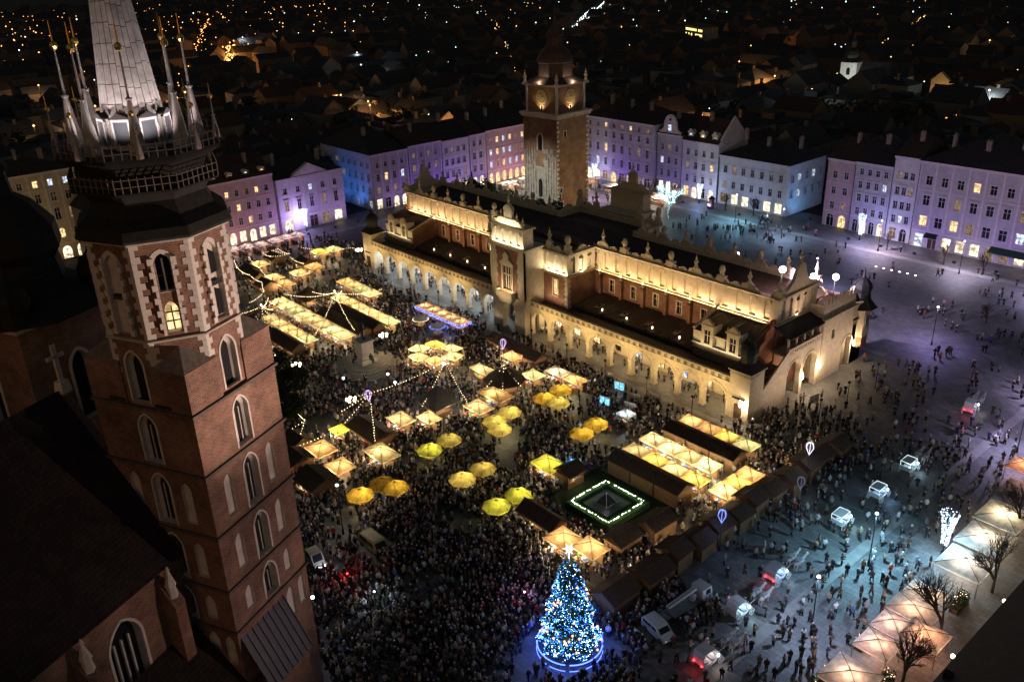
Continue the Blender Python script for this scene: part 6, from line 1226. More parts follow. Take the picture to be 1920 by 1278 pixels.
# ---------------------------------------------------------------- Christmas tree
TX, TY = 75.4, -58.4
xt = thing("christmas_tree", "tall Christmas tree covered in blue and white bulbs with glowing star", "Christmas tree", (TX, TY, 0))
rt = random.Random(11); HT = 13.2
trad = lambda z: max(0.12, 3.35*(1-(z-1.0)/12.4)**0.8) if z > 1 else 3.3
tmod = lambda z, a: 0.86+0.1*sin(5*a+z*1.7)+0.08*sin(9*a-z*2.3+1)+0.07*sin(z*4.4+2*sin(2*a))
q = MB(); q.lathe(0, 0, [(0.35, 0), (0.3, 2), (0.18, 8), (0.06, 12.8)], 8); q.build("trunk", WOODD, xt)
q = MB()
for k in range(5200):
    z = 1.0+11.9*(1-sqrt(rt.random()))*1.0; a = rt.uniform(0, 2*pi); tier = tmod(z, a); r = trad(z)*tier*sqrt(rt.uniform(0.35, 1.0)); l = rt.uniform(0.35, 0.75); w = l*0.32
    c, s_ = cos(a), sin(a); p = (r*c, r*s_, z); tip = ((r+l*0.8)*c, (r+l*0.8)*s_, z-l*rt.uniform(0.1, 0.5)); tz = rt.uniform(-0.15, 0.15)
    q.add([(p[0]-s_*w, p[1]+c*w, z+tz), (p[0]+s_*w, p[1]-c*w, z-tz), tip, (p[0], p[1], z+0.22)], [(0, 1, 2), (0, 2, 3), (1, 3, 2)])
q.build("crown", mat("fir_needles", (0.03, 0.06, 0.035), 0.8, var=0.4), xt, "stuff")
BL = {"deep_blue": ((0.03, 0.16, 1.0), 4), "sky_blue": ((0.08, 0.4, 0.9), 4), "ice_white": ((0.6, 0.85, 1.0), 8)}
for nm, (c_, st), n in (("deep_blue", BL["deep_blue"], 1700), ("sky_blue", BL["sky_blue"], 1900), ("ice_white", BL["ice_white"], 900)):
    q = MB()
    for k in range(n):
        z = 1.0+12.0*(1-sqrt(rt.random())); a = rt.uniform(0, 2*pi); r = trad(z)*(tmod(z, a)+0.04)+rt.uniform(0.0, 0.4)
        if rt.random() > 0.35+0.75*abs(sin(2.6*a+1.9*z)): continue
        q.octa((r*cos(a), r*sin(a), z), rt.uniform(0.024, 0.046))
    q.build("light_bulbs", emit("tree_"+nm, c_, st), xt, "stuff")
bo = MB(); bo.lathe(0, 0, [(0.03, -0.15), (0.12, -0.09), (0.16, 0), (0.12, 0.09), (0.03, 0.15)], 8); bom = bo.mesh("bauble", emit("amber_bauble", (1.0, 0.5, 0.28), 0.9))
for k in range(30):
    z = 1.4+10.2*(1-sqrt(rt.random())); a = rt.uniform(-2.6, 1.2); r = trad(z)*1.02+0.25; put("bauble", bom, xt, (r*cos(a), r*sin(a), z))
STARM = emit("star_light", (1.0, 0.72, 0.5), 3)
q = MB()
for k in range(12):
    a = k*pi/6; l = 0.72 if k % 2 == 0 else 0.42; q.tube((0, 0, HT+0.9), (0.64*l*cos(a), -0.64*l*cos(a)*-1, HT+0.9+l*sin(a)), 0.07, 0.02, n=4)
    q.tube((0, 0, HT+0.9), (l*cos(a)*0.7, l*cos(a)*0.7, HT+0.9+l*sin(a)), 0.07, 0.02, n=4)
q.tube((0, 0, HT-0.6), (0, 0, HT+0.9), 0.05, n=5); q.build("star", STARM, xt, "stuff"); lamp('POINT', (0.6, -0.6, HT+1.2), 120, (1, 0.75, 0.5), xt, 0.3)
for k in range(7):
    a = k*2*pi/7; lamp('POINT', (4.4*cos(a), 4.4*sin(a), 1.6+0.5*(k % 2)), 55, (0.06, 0.12, 1.0), xt, 0.3)
for z in (4, 8): 
    for a in (-0.8, 0.9, 2.6, 4.4): lamp('POINT', ((trad(z)+0.9)*cos(a), (trad(z)+0.9)*sin(a), z), 30, (0.35, 0.6, 1.0), xt, 0.4)
fn = thing("ring_fence", "round fence glowing blue about the Christmas tree's foot", "fence", (TX, TY, 0)); q = MB(); n = 48
NEON = emit("blue_neon", (0.06, 0.12, 1.0), 3)
for k in range(n):
    a0, a1 = 2*pi*k/n, 2*pi*(k+1)/n
    if k % 12 != 5: q.tube((3.8*cos(a0), 3.8*sin(a0), 1.05), (3.8*cos(a1), 3.8*sin(a1), 1.05), 0.07, n=5); q.tube((3.85*cos(a0), 3.85*sin(a0), 0.2), (3.85*cos(a1), 3.85*sin(a1), 0.2), 0.045, n=5)
q.build("light_rail", NEON, fn, "stuff")
for k in range(24): a = 2*pi*k/24; q = MB(); q.box(-0.04, 0.04, -0.04, 0.04, 0, 1.0); o = q.build("post", STEEL, fn); o.location = (3.8*cos(a), 3.8*sin(a), 0)
OCC.append((TX, TY, 4.3, 4.3))

# ---------------------------------------------------------------- hedged fountain, monument
HX, HY = 59.2, -34.6
hd = thing("hedge", "square clipped hedge strung with greenish white lights", "hedge", (HX, HY, 0)); LEAFD = mat("hedge_leaves", (0.03, 0.06, 0.025), 0.8, var=0.5); rh = random.Random(4)
for s in range(4):
    q = MB(); c, sn = cos(s*pi/2), sin(s*pi/2); q.box(-4.3, 3.2, -4.3, -3.2, 0, 0.85)
    for k in range(700):
        x, y, z = rh.uniform(-4.4, 3.2), rh.uniform(-4.4, -3.1), rh.uniform(0.1, 1.05); l = 0.16; d = Vector((rh.uniform(-1, 1), rh.uniform(-1, 1), rh.uniform(-0.3, 1))).normalized(); e = d.orthogonal().normalized()*0.07; q.add([(x-e.x, y-e.y, z-e.z), (x+e.x, y+e.y, z+e.z), (x+d.x*l, y+d.y*l, z+d.z*l)], [(0, 1, 2)])
    q.v = [(x*c-y*sn, x*sn+y*c, z) for x, y, z in q.v]; q.build("foliage", LEAFD, hd, "stuff")
    lamp('AREA', (3.75*sn*1.0, -3.75*c, 1.6), 9, (0.7, 1.0, 0.6), hd, target=(3.75*sn, -3.75*c, 0), size=(6.5, 0.5) if s % 2 == 0 else (0.5, 6.5))
q = MB()
for s in range(4):
    c, sn = cos(s*pi/2), sin(s*pi/2)
    for k in range(26):
        x, y = -3.6+7.2*k/26+rh.uniform(-.08, .08), -3.75+rh.uniform(-.1, .1)
        if rh.random() < 0.86: q.octa((x*c-y*sn, x*sn+y*c, 1.06), 0.1*rh.uniform(0.7, 1.2))
q.build("bulbs", emit("pale_green_bulb", (0.75, 1.0, 0.55), 4), hd, "stuff")
g = MB(); g.quad((HX-8.2, HY-6.9, 0.004), (HX+8.0, HY-6.9, 0.004), (HX+8.0, HY+6.6, 0.004), (HX-8.2, HY+6.6, 0.004)); tag(g.build("lawn", mat("dark_turf", (0.02, 0.035, 0.015), 0.95, var=0.5, scale=1.5)), "dark lawn", "lawn")["kind"] = "structure"
ft = thing("glass_fountain", "dark sunken fountain with a glass pyramid inside the lit hedge", "fountain", (HX-0.6, HY+0.4, 0)); q = MB(); q.box(-2.6, 2.6, -2.6, 2.6, 0.006, 0.35); q.build("basin", mat("dark_granite", (0.05, 0.05, 0.055), 0.35, var=0.3), ft); q = MB(); q.pyr(-1.1, 1.1, -1.1, 1.1, 0.352, 2.0); q.build("glass_pyramid", mat("blackish_glass", (0.02, 0.02, 0.025), 0.08, 0, 0, spec=0.8), ft)
for a in range(4):
    c, s = cos(a*pi/2), sin(a*pi/2); q = MB(); q.tube((1.12*c-1.12*s, 1.12*s+1.12*c, 0.36), (0, 0, 2.02), 0.05, n=4); q.build("frame_bar", STEEL, ft)
lamp('POINT', (0, 0, 2.6), 14, (0.9, 0.9, 1), ft, 0.2)
OCC.append((HX, HY, 7.6, 6.4))
mo = thing("monument", "stone pedestal monument with dark bronze standing figure and seated figures below", "monument", (-6.5, -33.6, 0)); q = MB()
for k, r in enumerate((7.2, 6.2, 5.2, 4.2)):
    q = MB(); q.lathe(0, 0, [(r, 0.25*k+0.001*k), (r, 0.25*(k+1))], 8, pi/8); q.build("step", STONE, mo)
q = MB(); q.box(-1.7, 1.7, -1.7, 1.7, 1.0, 2.0); q.box(-1.3, 1.3, -1.3, 1.3, 2.0, 5.4); q.box(-1.55, 1.55, -1.55, 1.55, 5.4, 5.75); q.build("pedestal", WHITEST, mo)
OCC.append((-6.5, -33.6, 5.5, 5.5))

# ---------------------------------------------------------------- skinned figures: people and horses
def skin_mesh(name, verts, edges, radii, root, sub=0):
    me = bpy.data.meshes.new("sk"); me.from_pydata(verts, edges, []); ob = bpy.data.objects.new("sk", me); COL.objects.link(ob)
    ob.modifiers.new("s", 'SKIN'); sv = me.skin_vertices[0].data
    for i, r in enumerate(radii): sv[i].radius = (r, r) if not isinstance(r, tuple) else r; sv[i].use_root = (i == root)
    if sub: md = ob.modifiers.new("u", 'SUBSURF'); md.levels = sub; md.render_levels = sub
    bpy.context.view_layer.update(); dg = bpy.context.evaluated_depsgraph_get(); ev = ob.evaluated_get(dg); m2 = bpy.data.meshes.new_from_object(ev); m2.name = name
    bpy.data.objects.remove(ob); bpy.data.meshes.remove(me); return m2
def person_mesh(pose, simple=False):
    st, aL, aR, sit, lean_ = pose   # stride, arm swings, sitting
    V = [(0, 0, .95), (0, lean_*.4, 1.2), (0, lean_*.8, 1.4), (0, lean_, 1.5), (0, lean_+.015, 1.62), (0, lean_+.01, 1.75)]; R = [.165, .175, .12, .06, .105, .075]; E = [(0, 1), (1, 2), (2, 3), (3, 4), (4, 5)]
    for s in (-1, 1):
        i = len(V); y = st*s
        if sit: V += [(s*.1, .08, .9), (s*.12, .45, .92), (s*.12, .5, .5), (s*.12, .6, .46)]
        else: V += [(s*.09, y*.2, .86), (s*.1, y*.6+.03, .47), (s*.1, y, .08), (s*.1, y+.14, .04)]
        R += [.11, .08, .055, .045]; E += [(0, i), (i, i+1), (i+1, i+2), (i+2, i+3)]
        i = len(V); a = aL if s < 0 else aR; V += [(s*.2, lean_*.75, 1.38), (s*.25, lean_*.6+a*.12-.03, 1.13), (s*.2, lean_*.6+.08+a*.34, .92+max(0, a)*.28)]; R += [.085, .062, .045]; E += [(2, i), (i, i+1), (i+1, i+2)]
    if simple:   # fewer rings for the figures of the mass
        drop = [1, 9, 16]; mp_ = {}; n_ = 0
        for i in range(len(V)):
            if i not in drop: mp_[i] = n_; n_ += 1
        E = [e for e in E if e[0] not in drop and e[1] not in drop]+[(0, 2)]; E = [(mp_[a], mp_[b]) for a, b in E]; R = [(r*1.08 if i in (0, 2) else r) for i, r in enumerate(R) if i not in drop]; V = [v for i, v in enumerate(V) if i not in drop]
    return skin_mesh("person", V, E, R, 0, 0)
POSES = [(0.03, .1, .1, 0, 0), (.22, -.5, .5, 0, .03), (-.2, .6, -.4, 0, .03), (.05, .9, .9, 0, .0), (.0, .2, 1.0, 0, .02), (.12, .4, -.2, 0, .04)]
BASEP = [person_mesh(p) for p in POSES]; CROWDP = [person_mesh(p, True) for p in POSES]; SITP = person_mesh((0, .8, .8, 1, .02))
COATS = {"black": (.02, .02, .022), "dark grey": (.05, .05, .055), "navy": (.02, .028, .06), "brown": (.09, .055, .035), "beige": (.3, .24, .17), "grey": (.16, .16, .17), "red": (.32, .025, .03), "white": (.5, .5, .52), "dark green": (.03, .055, .03), "blue": (.04, .09, .26), "pink": (.4, .16, .22)}
CW = [22, 15, 10, 10, 14, 14, 1.8, 11, 5, 2, 1.2]; HATS = [(.02, .02, .02), (.1, .06, .04), (.4, .4, .42), (.25, .03, .03), (.06, .04, .03), (.28, .2, .12), (.5, .46, .4)]
def person_cols(co, coat, hat, leg):
    """Vertex colours: skin, hat or hair, coat and trousers."""
    z = co[:, 2]; y = co[:, 1]; c = np.empty((len(co), 4), np.float32); c[:] = (*coat, 1)
    c[z < 0.78] = (*leg, 1); hd_ = z > 1.53; c[hd_] = (*hat, 1); face = hd_ & (y > 0.05) & (z < 1.71); c[face] = (.42, .27, .2, 1)
    hand = (z < 1.0) & (z > .82) & (np.abs(co[:, 0]) > .17); c[hand] = (.4, .26, .2, 1); c[z < 0.1] = (.02, .02, .02, 1); return c
def colour(me, cols):
    a = me.color_attributes.new("Col", 'FLOAT_COLOR', 'POINT'); a.data.foreach_set("color", cols.ravel()); me.materials.clear(); me.materials.append(PERSONM)
def coords(me): a = np.empty(len(me.vertices)*3, np.float32); me.vertices.foreach_get("co", a); return a.reshape(-1, 3)
PMESH = {}
rp = random.Random(21)
def person_variant(coat, pi_, sit=False):
    key = (coat, pi_, sit)
    if key not in PMESH:
        me = (SITP if sit else BASEP[pi_]).copy(); colour(me, person_cols(coords(me), COATS[coat], rp.choice(HATS), rp.choice([(.02, .02, .025), (.03, .035, .06), (.05, .045, .04)]))); PMESH[key] = me
    return PMESH[key]
BRONZE = mat("dark_bronze", (0.03, 0.035, 0.03), 0.5, 0.6, var=0.3)
bm_ = BASEP[4].copy(); bm_.materials.clear(); bm_.materials.append(BRONZE); put("bronze_figure", bm_, mo, (0, 0, 5.75), -0.8, (2.0, 2.0, 2.0))
sm_ = SITP.copy(); sm_.materials.clear(); sm_.materials.append(BRONZE)
for k in range(4): a = k*pi/2-pi/2; put("seated_figure", sm_, mo, (2.1*cos(a), 2.1*sin(a), 1.0), a-pi/2, (1.4, 1.4, 1.4))

def horse_mesh():
    V = [(0, -.75, 1.22), (0, -.2, 1.18), (0, .4, 1.2), (0, .78, 1.32), (0, 1.12, 1.58), (0, 1.36, 1.78), (0, 1.62, 1.6), (0, 1.8, 1.38)]; R = [.34, .35, .34, .29, .19, .15, .13, .09]; E = [(k, k+1) for k in range(7)]
    for s in (-1, 1):
        i = len(V); V += [(s*.17, -.78, 1.0), (s*.18, -.62, .72), (s*.18, -.86, .48), (s*.18, -.8, .06)]; R += [.2, .12, .08, .08]; E += [(0, i), (i, i+1), (i+1, i+2), (i+2, i+3)]
        i = len(V); V += [(s*.16, .5, .95), (s*.16, .54, .52), (s*.16, .5, .05)]; R += [.16, .09, .075]; E += [(2, i), (i, i+1), (i+1, i+2)]
        i = len(V); V += [(s*.07, 1.34, 1.93)]; R += [.03]; E += [(5, i)]
    i = len(V); V += [(0, -1.05, 1.15), (0, -1.15, .7)]; R += [.06, .05]; E += [(0, i), (i, i+1)]
    return skin_mesh("horse", V, E, R, 1, 1)
HORSEM = horse_mesh(); WHT = mat("white_horse_coat", (0.5, 0.47, 0.44), 0.8, var=0.3, scale=2); HORSEM.materials.clear(); HORSEM.materials.append(WHT)
for p_ in HORSEM.polygons: p_.use_smooth = True
HARN = MB(); HARN.lathe(0, 0, [(0.33, -0.05), (0.35, 0), (0.33, 0.05)], 10, cap=False); HARNM = HARN.mesh("harness", IRON)
def horse(x, y, rz, label):
    t = thing("horse", label, "horse", (x, y, 0), rz, "white horses harnessed to carriages"); put("body", HORSEM, t); o = put("harness_collar", HARNM, t, (0, .62, 1.27)); o.rotation_euler = (radians(60), 0, 0); q = MB(); q.box(-.3, .3, -.6, .25, 1.42, 1.56); q.build("saddle_pad", CARI, t)
CARW = mat("white_carriage_paint", (0.62, 0.6, 0.6), 0.35, 0.0, var=0.1); CARI = mat("carriage_seat", (0.3, 0.28, 0.3), 0.7, var=0.2); REDL = emit("tail_light", (1, 0.03, 0.05), 4); CYAN = emit("cool_lamp", (0.6, 0.9, 1.0), 4)
wh = MB()
for k in range(14):
    a0, a1 = 2*pi*k/14, 2*pi*(k+1)/14; wh.tube((0, cos(a0), sin(a0)), (0, cos(a1), sin(a1)), 0.07, n=4)
    if k % 2 == 0: wh.tube((0, 0, 0), (0, cos(a0), sin(a0)), 0.035, n=3)
wh.lathe(0, 0, [(0.12, -0.1), (0.12, 0.1)], 6); WHEEL = wh.mesh("wheel", CARW)
def carriage(x, y, rz, label, hood, lc, red, horses, pw=60):
    t = thing("carriage", label, "carriage", (x, y, 0), rz, "white horse carriages"); fx = lambda u, z, d: (d, u, z)
    q = MB(); q.prism([(-1.3, 0.75), (-0.9, 0.5), (0.7, 0.5), (1.0, 0.75), (1.0, 1.15), (0.85, 1.15), (0.6, 0.85), (-0.7, 0.85), (-0.95, 1.35), (-1.35, 1.45)], fx, -0.75, 0.75); q.build("body", CARW, t)
    q = MB(); q.box(-0.68, 0.68, -0.85, -0.35, 0.86, 1.08); q.box(-0.68, 0.68, 0.2, 0.6, 0.86, 1.05); q.build("seat", CARI, t)
    q = MB(); q.box(-0.6, 0.6, 1.1, 1.5, 1.2, 1.35); q.tube((-0.4, 1.3, 1.2), (-0.4, 1.3, 0.6), 0.04); q.tube((0.4, 1.3, 1.2), (0.4, 1.3, 0.6), 0.04); q.box(-0.6, 0.6, 1.0, 2.0, 0.62, 0.7); q.build("coach_box", CARW, t)
    for sx in (-1, 1):
        put("wheel", WHEEL, t, (sx*0.95, -0.85, 0.6), 0, (1, 0.6, 0.6)); put("wheel", WHEEL, t, (sx*0.9, 1.45, 0.46), 0, (1, 0.46, 0.46))
        q = MB(); q.lathe(sx*0.85, 1.0, [(0.06, 1.2), (0.13, 1.3), (0.13, 1.5), (0.04, 1.62)], 6); q.build("carriage_lamp", CYAN, t)
        if red: q = MB(); q.octa((sx*0.6, -1.42, 0.95), 0.15); q.build("tail_light", REDL, t)
    if hood:
        q = MB(); pr = [(-1.35, 1.35), (-1.45, 1.9), (-1.15, 2.4), (-0.5, 2.6), (0.45, 2.55), (0.5, 2.45), (-0.45, 2.5), (-1.05, 2.3), (-1.32, 1.88), (-1.22, 1.4)]; q.prism(pr, fx, -0.78, 0.78); q.build("hood", CARI if hood == 2 else CARW, t)
        for sx in (-1, 1): q = MB(); q.tube((sx*0.74, 0.35, 2.5), (sx*0.74, 0.6, 1.1), 0.03, n=4); q.build("hood_stay", STEEL, t)
    else:
        q = MB()
        for sx in (-1, 1):
            q.path([(sx*0.76, -1.35, 1.45), (sx*0.76, -1.4, 2.2), (sx*0.76, 0.7, 2.3), (sx*0.76, 1.0, 1.15)], 0.035, 4); q.path([(sx*0.76, -1.2, 0.72), (sx*0.76, 0.95, 0.72)], 0.03, 4)
        q.path([(-0.76, -1.4, 2.2), (0.76, -1.4, 2.2)], 0.035, 4); q.path([(-0.76, 0.7, 2.3), (0.76, 0.7, 2.3)], 0.035, 4); q.build("lit_frame", emit("frame_light", (0.7, 0.95, 1), .7), t)
        q = MB(); q.box(-0.72, 0.72, -1.36, 0.68, 2.24, 2.27); q.build("roof_panel", CARW, t)
    if horses: q = MB(); q.tube((0, 1.6, 0.65), (0, 4.6, 0.95), 0.05, n=5); q.build("shaft_pole", CARW, t)
    lamp('POINT', (0, 0.4, 1.75), pw, lc, t, 0.25); lamp('POINT', (1.7, 0.6, 0.8), pw*0.5, lc, t, 0.2)
    if red: lamp('POINT', (0, -1.9, 0.7), 6, (1, 0.05, 0.05), t, 0.15)
    OCC.append((x, y+(1.2 if horses else 0), 1.3, 4.6 if horses else 2.0))
    c = put("person", person_variant("black", 0, True), None, (x+0.0, y+1.3, 0.42), rz); tag(c, "coachman in black on the "+label.split(",")[0].split(" with ")[0], "person", "coachmen")
CYC = (0.55, 0.85, 1.0)
for k, (x, y, rz, l, hood, lc, red, hs) in enumerate(((87.7, -49.0, -0.1, "pale hooded carriage nearest the camera with red tail lights", 1, (1, .8, .75), 1, 1), (85.5, -39.9, -0.08, "white hooded carriage lit cyan beside the lift truck's end", 1, (.5, .9, 1), 0, 1), (84.9, -31.0, -0.05, "grey hooded carriage with red tail lights and blue glow", 2, (.35, .65, 1), 1, 1),
        (84.5, -14.6, 0, "open carriage outlined in white light, nearest of three in line", 0, CYC, 0, 0), (84.8, -4.9, 0, "open carriage outlined in light over a blue glow, middle of three in line", 0, (.3, .55, 1), 0, 0), (84.5, 4.9, 0, "open carriage outlined in light, farthest of three in line", 0, CYC, 0, 1), (83.0, 29.7, 0.1, "lone white carriage with red lights far out on the square", 1, (1, .9, .9), 1, 1))):
    carriage(x, y, rz, l, hood, lc, red, hs, 20 if k in (0, 6) else 38)
    if hs:
        for s in (-1, 1): horse(x+s*0.55-sin(rz)*4.2, y+4.2*cos(rz), rz, ("left" if s < 0 else "right")+" white horse of the "+l.replace(" outlined in light", "").split(" with ")[0])
# ---------------------------------------------------------------- vehicles
TYRE = mat("tyre", (0.015, 0.015, 0.015), 0.9, var=0); tw_ = MB(); tw_.lathe(0, 0, [(0.2, -0.11), (0.34, -0.11), (0.35, 0), (0.34, 0.11), (0.2, 0.11)], 12); TY_ = tw_.mesh("tyre", TYRE); rw_ = MB(); rw_.lathe(0, 0, [(0.19, -0.115), (0.12, -0.12), (0.12, 0.12), (0.19, 0.115)], 10); RI_ = rw_.mesh("rim", STEEL)
def wheel(t, x, y, s=1.0):
    o = put("wheel", TY_, t, (x, y, 0.35*s), 0, (s, s, s)); o.rotation_euler = (0, pi/2, 0); put("rim", RI_, o)
def van(x, y, rz, label, paint, L=4.8, H=1.95, w=1.9, glass_sides=True, front=None, flat=False):
    """Front towards local +y."""
    t = thing("van", label, "van", (x, y, 0), rz); fx = lambda u, z, d: (d, u, z); h = L/2; P_ = [(-h, 0.3), (h, 0.3), (h, 0.85), (h-0.75, 1.08), (h-1.35, H-0.12), (h-1.6, H), (-h+0.3, H), (-h, H-0.35)]
    q = MB(); q.prism(P_, fx, -w/2, w/2); q.build("body", paint, t)
    q = MB(); q.add([(-w/2+.12, h-0.79, 1.12), (w/2-.12, h-0.79, 1.12), (w/2-.18, h-1.31, H-.16), (-w/2+.18, h-1.31, H-.16)], [(0, 1, 2, 3)]); q.v = [(a, b+0.012, c+0.01) for a, b, c in q.v]; q.build("windscreen", GLASSD, t)
    for s in (-1, 1):
        for y0, y1 in ((-h+0.35, -0.3), (-0.2, h-1.35)):
            q = MB(); q.add([(s*(w/2+.006), y0, 1.15), (s*(w/2+.006), y1, 1.15), (s*(w/2+.006), y1-(0.25 if y1 > 0 else 0), H-.2), (s*(w/2+.006), y0, H-.2)], [(0, 1, 2, 3)]); q.build("side_window", GLASSD, t)
        for yy in (-h+0.8, h-0.8): wheel(t, s*(w/2-0.08), yy)
        q = MB(); q.box(s*(w/2-.3)-.15, s*(w/2-.3)+.15, h, h+.02, .62, .8); q.build("headlight", emit("headlamp_"+("on" if front else "off"), (1, .85, .65), 8 if front else .15), t); q = MB(); q.box(s*(w/2-.15)-.1, s*(w/2-.15)+.1, -h-.02, -h, .7, 1.1); q.build("tail_lamp", mat("red_plastic", (.3, .01, .01), .4, var=0), t)
    q = MB(); q.box(-w/2+.15, w/2-.15, -h-.012, -h-.002, 1.15, H-.45); q.build("rear_window", GLASSD, t); q = MB(); q.box(-w/2-.02, w/2+.02, h, h+.1, .3, .5); q.build("bumper", IRON, t)
    if flat: q = MB(); q.box(-w/2+.2, w/2-.2, -h+.6, h-1.8, H, H+.06); q.build("roof_rack", CREAM, t)
    OCC.append((x, y, 2.4, 2.4)); return t
van(80.9, -49.2, radians(-100), "small white van among people beside the timber hut", mat("white_paint", (.55, .56, .6), .3, var=.05), 4.2, 1.75, 1.75)
van(44.0, -64.6, radians(-90), "olive yellow minibus surrounded by the dense crowd", mat("olive_paint", (.4, .36, .14), .4, var=.1), 5.2, 2.0, 1.9, front=True, flat=True)
sv = van(41.4, -72.2, radians(-95), "small pale service cart lit white beside the church tower", mat("cart_paint", (.5, .48, .42), .4, var=.1), 3.4, 2.1, 1.6, front=True); lamp('POINT', (0, 2.3, 1.2), 60, (.8, .85, 1), sv, .2)
lt = thing("lift_truck", "white truck with folded boom lift and railed basket", "truck", (80.5, -43.2, 0), radians(-4)); PW = MATS["white_paint"]; fx = lambda u, z, d: (d, u, z)
q = MB(); q.prism([(1.6, .5), (3.4, .5), (3.4, 1.3), (3.2, 2.35), (1.6, 2.35)], fx, -.95, .95); q.build("cab", PW, lt); q = MB(); q.add([(-.8, 3.39, 1.36), (.8, 3.39, 1.36), (.75, 3.23, 2.2), (-.75, 3.23, 2.2)], [(0, 1, 2, 3)]); q.v = [(a, b+.02, c) for a, b, c in q.v]; q.build("windscreen", GLASSD, lt)
for s in (-1, 1):
    q = MB(); q.box(s*.953-.004, s*.953+.004, 2.2, 3.0, 1.4, 2.15); q.build("side_window", GLASSD, lt)
    for yy in (-2.2, 2.5): wheel(lt, s*.85, yy, 1.15)
q = MB(); q.box(-.95, .95, -3.2, 1.55, .6, .85); q.build("bed", STEEL, lt); q = MB(); q.lathe(0, .9, [(.4, .85), (.4, 1.6), (.25, 1.7)], 8); q.build("turret", PW, lt)
for dx in (-.22, .12): q = MB(); q.add([(dx, 1.2, 2.35), (dx+.2, 1.2, 2.35), (dx+.2, -3.6, 2.0), (dx, -3.6, 2.0), (dx, 1.2, 2.65), (dx+.2, 1.2, 2.65), (dx+.2, -3.6, 2.25), (dx, -3.6, 2.25)], [(3, 2, 1, 0), (4, 5, 6, 7), (0, 1, 5, 4), (1, 2, 6, 5), (2, 3, 7, 6), (3, 0, 4, 7)]); q.build("boom_arm", PW, lt)
q = MB()
for z in (1.0, 1.5, 2.05):
    for a, b in (((-.7, -3.7), (.7, -3.7)), ((.7, -3.7), (.7, -4.5)), ((.7, -4.5), (-.7, -4.5)), ((-.7, -4.5), (-.7, -3.7))): q.tube((*a, z), (*b, z), .035, n=4)
for a in ((-.7, -3.7), (.7, -3.7), (.7, -4.5), (-.7, -4.5)): q.tube((*a, 1.0), (*a, 2.05), .035, n=4)
q.box(-.7, .7, -4.5, -3.7, .95, 1.0); q.build("basket", STEEL, lt); OCC.append((80.5, -43.4, 1.5, 4.8))

# ---------------------------------------------------------------- trees
def branches(seed, h, levels=5, spread=0.55, r0=0.22, bare=True):
    rnd = random.Random(seed); segs = []
    def grow(p, d, l, r, lv):
        e = p+d*l; segs.append((p, e, r, r*0.68, lv))
        if lv == 0: return
        for k in range(3 if lv > 2 else 2):
            a = d.orthogonal().normalized(); a.rotate(Matrix.Rotation(rnd.uniform(0, 2*pi), 3, d)); nd = (d+a*rnd.uniform(spread*0.6, spread*1.35)+Vector((0, 0, 0.12))).normalized(); grow(p.lerp(e, rnd.uniform(0.62, 1.0)), nd, l*rnd.uniform(0.62, 0.82), r*0.6, lv-1)
        if lv > 1: grow(e, (d+Vector((rnd.uniform(-.25, .25), rnd.uniform(-.25, .25), .05))).normalized(), l*.75, r*.65, lv-1)
    grow(Vector((0, 0, 0)), Vector((0, 0, 1)), h*0.27, r0, levels); return segs
BARK = mat("winter_bark", (0.06, 0.045, 0.035), 0.9, var=0.4, scale=3)
def bare_tree(x, y, h, seed, label, lights=None, group="bare winter trees", lv=4):
    segs = branches(seed, h, lv); t = thing("bare_tree", label, "tree", (x, y, 0), 0, group); q = MB(); c = MB()
    for a, b, r, r2, l in segs: (q if l == lv else c).tube(a, b, max(r, .018), max(r2, .014), n=6 if l > 2 else (4 if l > 0 else 3))
    q.build("trunk", BARK, t); c.build("crown", BARK, t)
    if lights:
        g = MB(); rr = random.Random(seed)
        for a, b, r, r2, l in segs:
            n = max(1, int((b-a).length/lights[2]))
            for k in range(n):
                p = a.lerp(b, (k+.5)/n); g.octa((p.x+rr.uniform(-1, 1)*r, p.y+rr.uniform(-1, 1)*r, p.z), lights[3])
        g.build("light_strings", lights[0], t, "stuff")
        for z in (h*0.35, h*0.65): lamp('POINT', (0.8, -0.8, z), lights[1], (.55, .95, 1.0), t, 1.0)
    return t
bare_tree(-27.8, 85, 14.5, 5, "tree wrapped in icy white lights on the west square", (emit("ice_bulb", (.5, .95, 1.0), 2.6), 200, .2, .07), None, 4)
for k, (x, y, h) in enumerate(((104.4, -13.9, 10), (103.7, -26.7, 11), (104.2, -36.5, 10), (101.8, 0.2, 10))): bare_tree(x, y, h, 40+k, f"{ORD[k+0]} bare tree from the van side of the parasol terrace" if False else ["bare tree beside the golden hedge on the terrace", "bare tree over the pink lit terrace parasols", "bare tree in the terrace's nearest corner", "bare tree at the terrace's far cream parasols"][k], None, lv=5)
for k, (x, y, h, l) in enumerate(((-21.2, 104, 7, "thin bare tree before the low pale corner house"), (-12, 105, 7.5, "thin bare tree near the corner house's street"), (31.1, 101.5, 6.5, "thin bare tree before the bright blue shop"), (46.5, 100, 7, "thin bare tree before the broad violet palace"), (56.1, 99, 7, "thin bare tree nearest the green awning"), (69, 70, 6, "small round headed tree alone on the square"), (-40, 103, 8, "bare tree before the dormered house"), (-48, 102, 8, "bare tree before the curved gable house"))): bare_tree(x, y, h, 60+k, l)
LEAF = mat("dark_foliage", (0.035, 0.045, 0.025), 0.85, var=0.5)
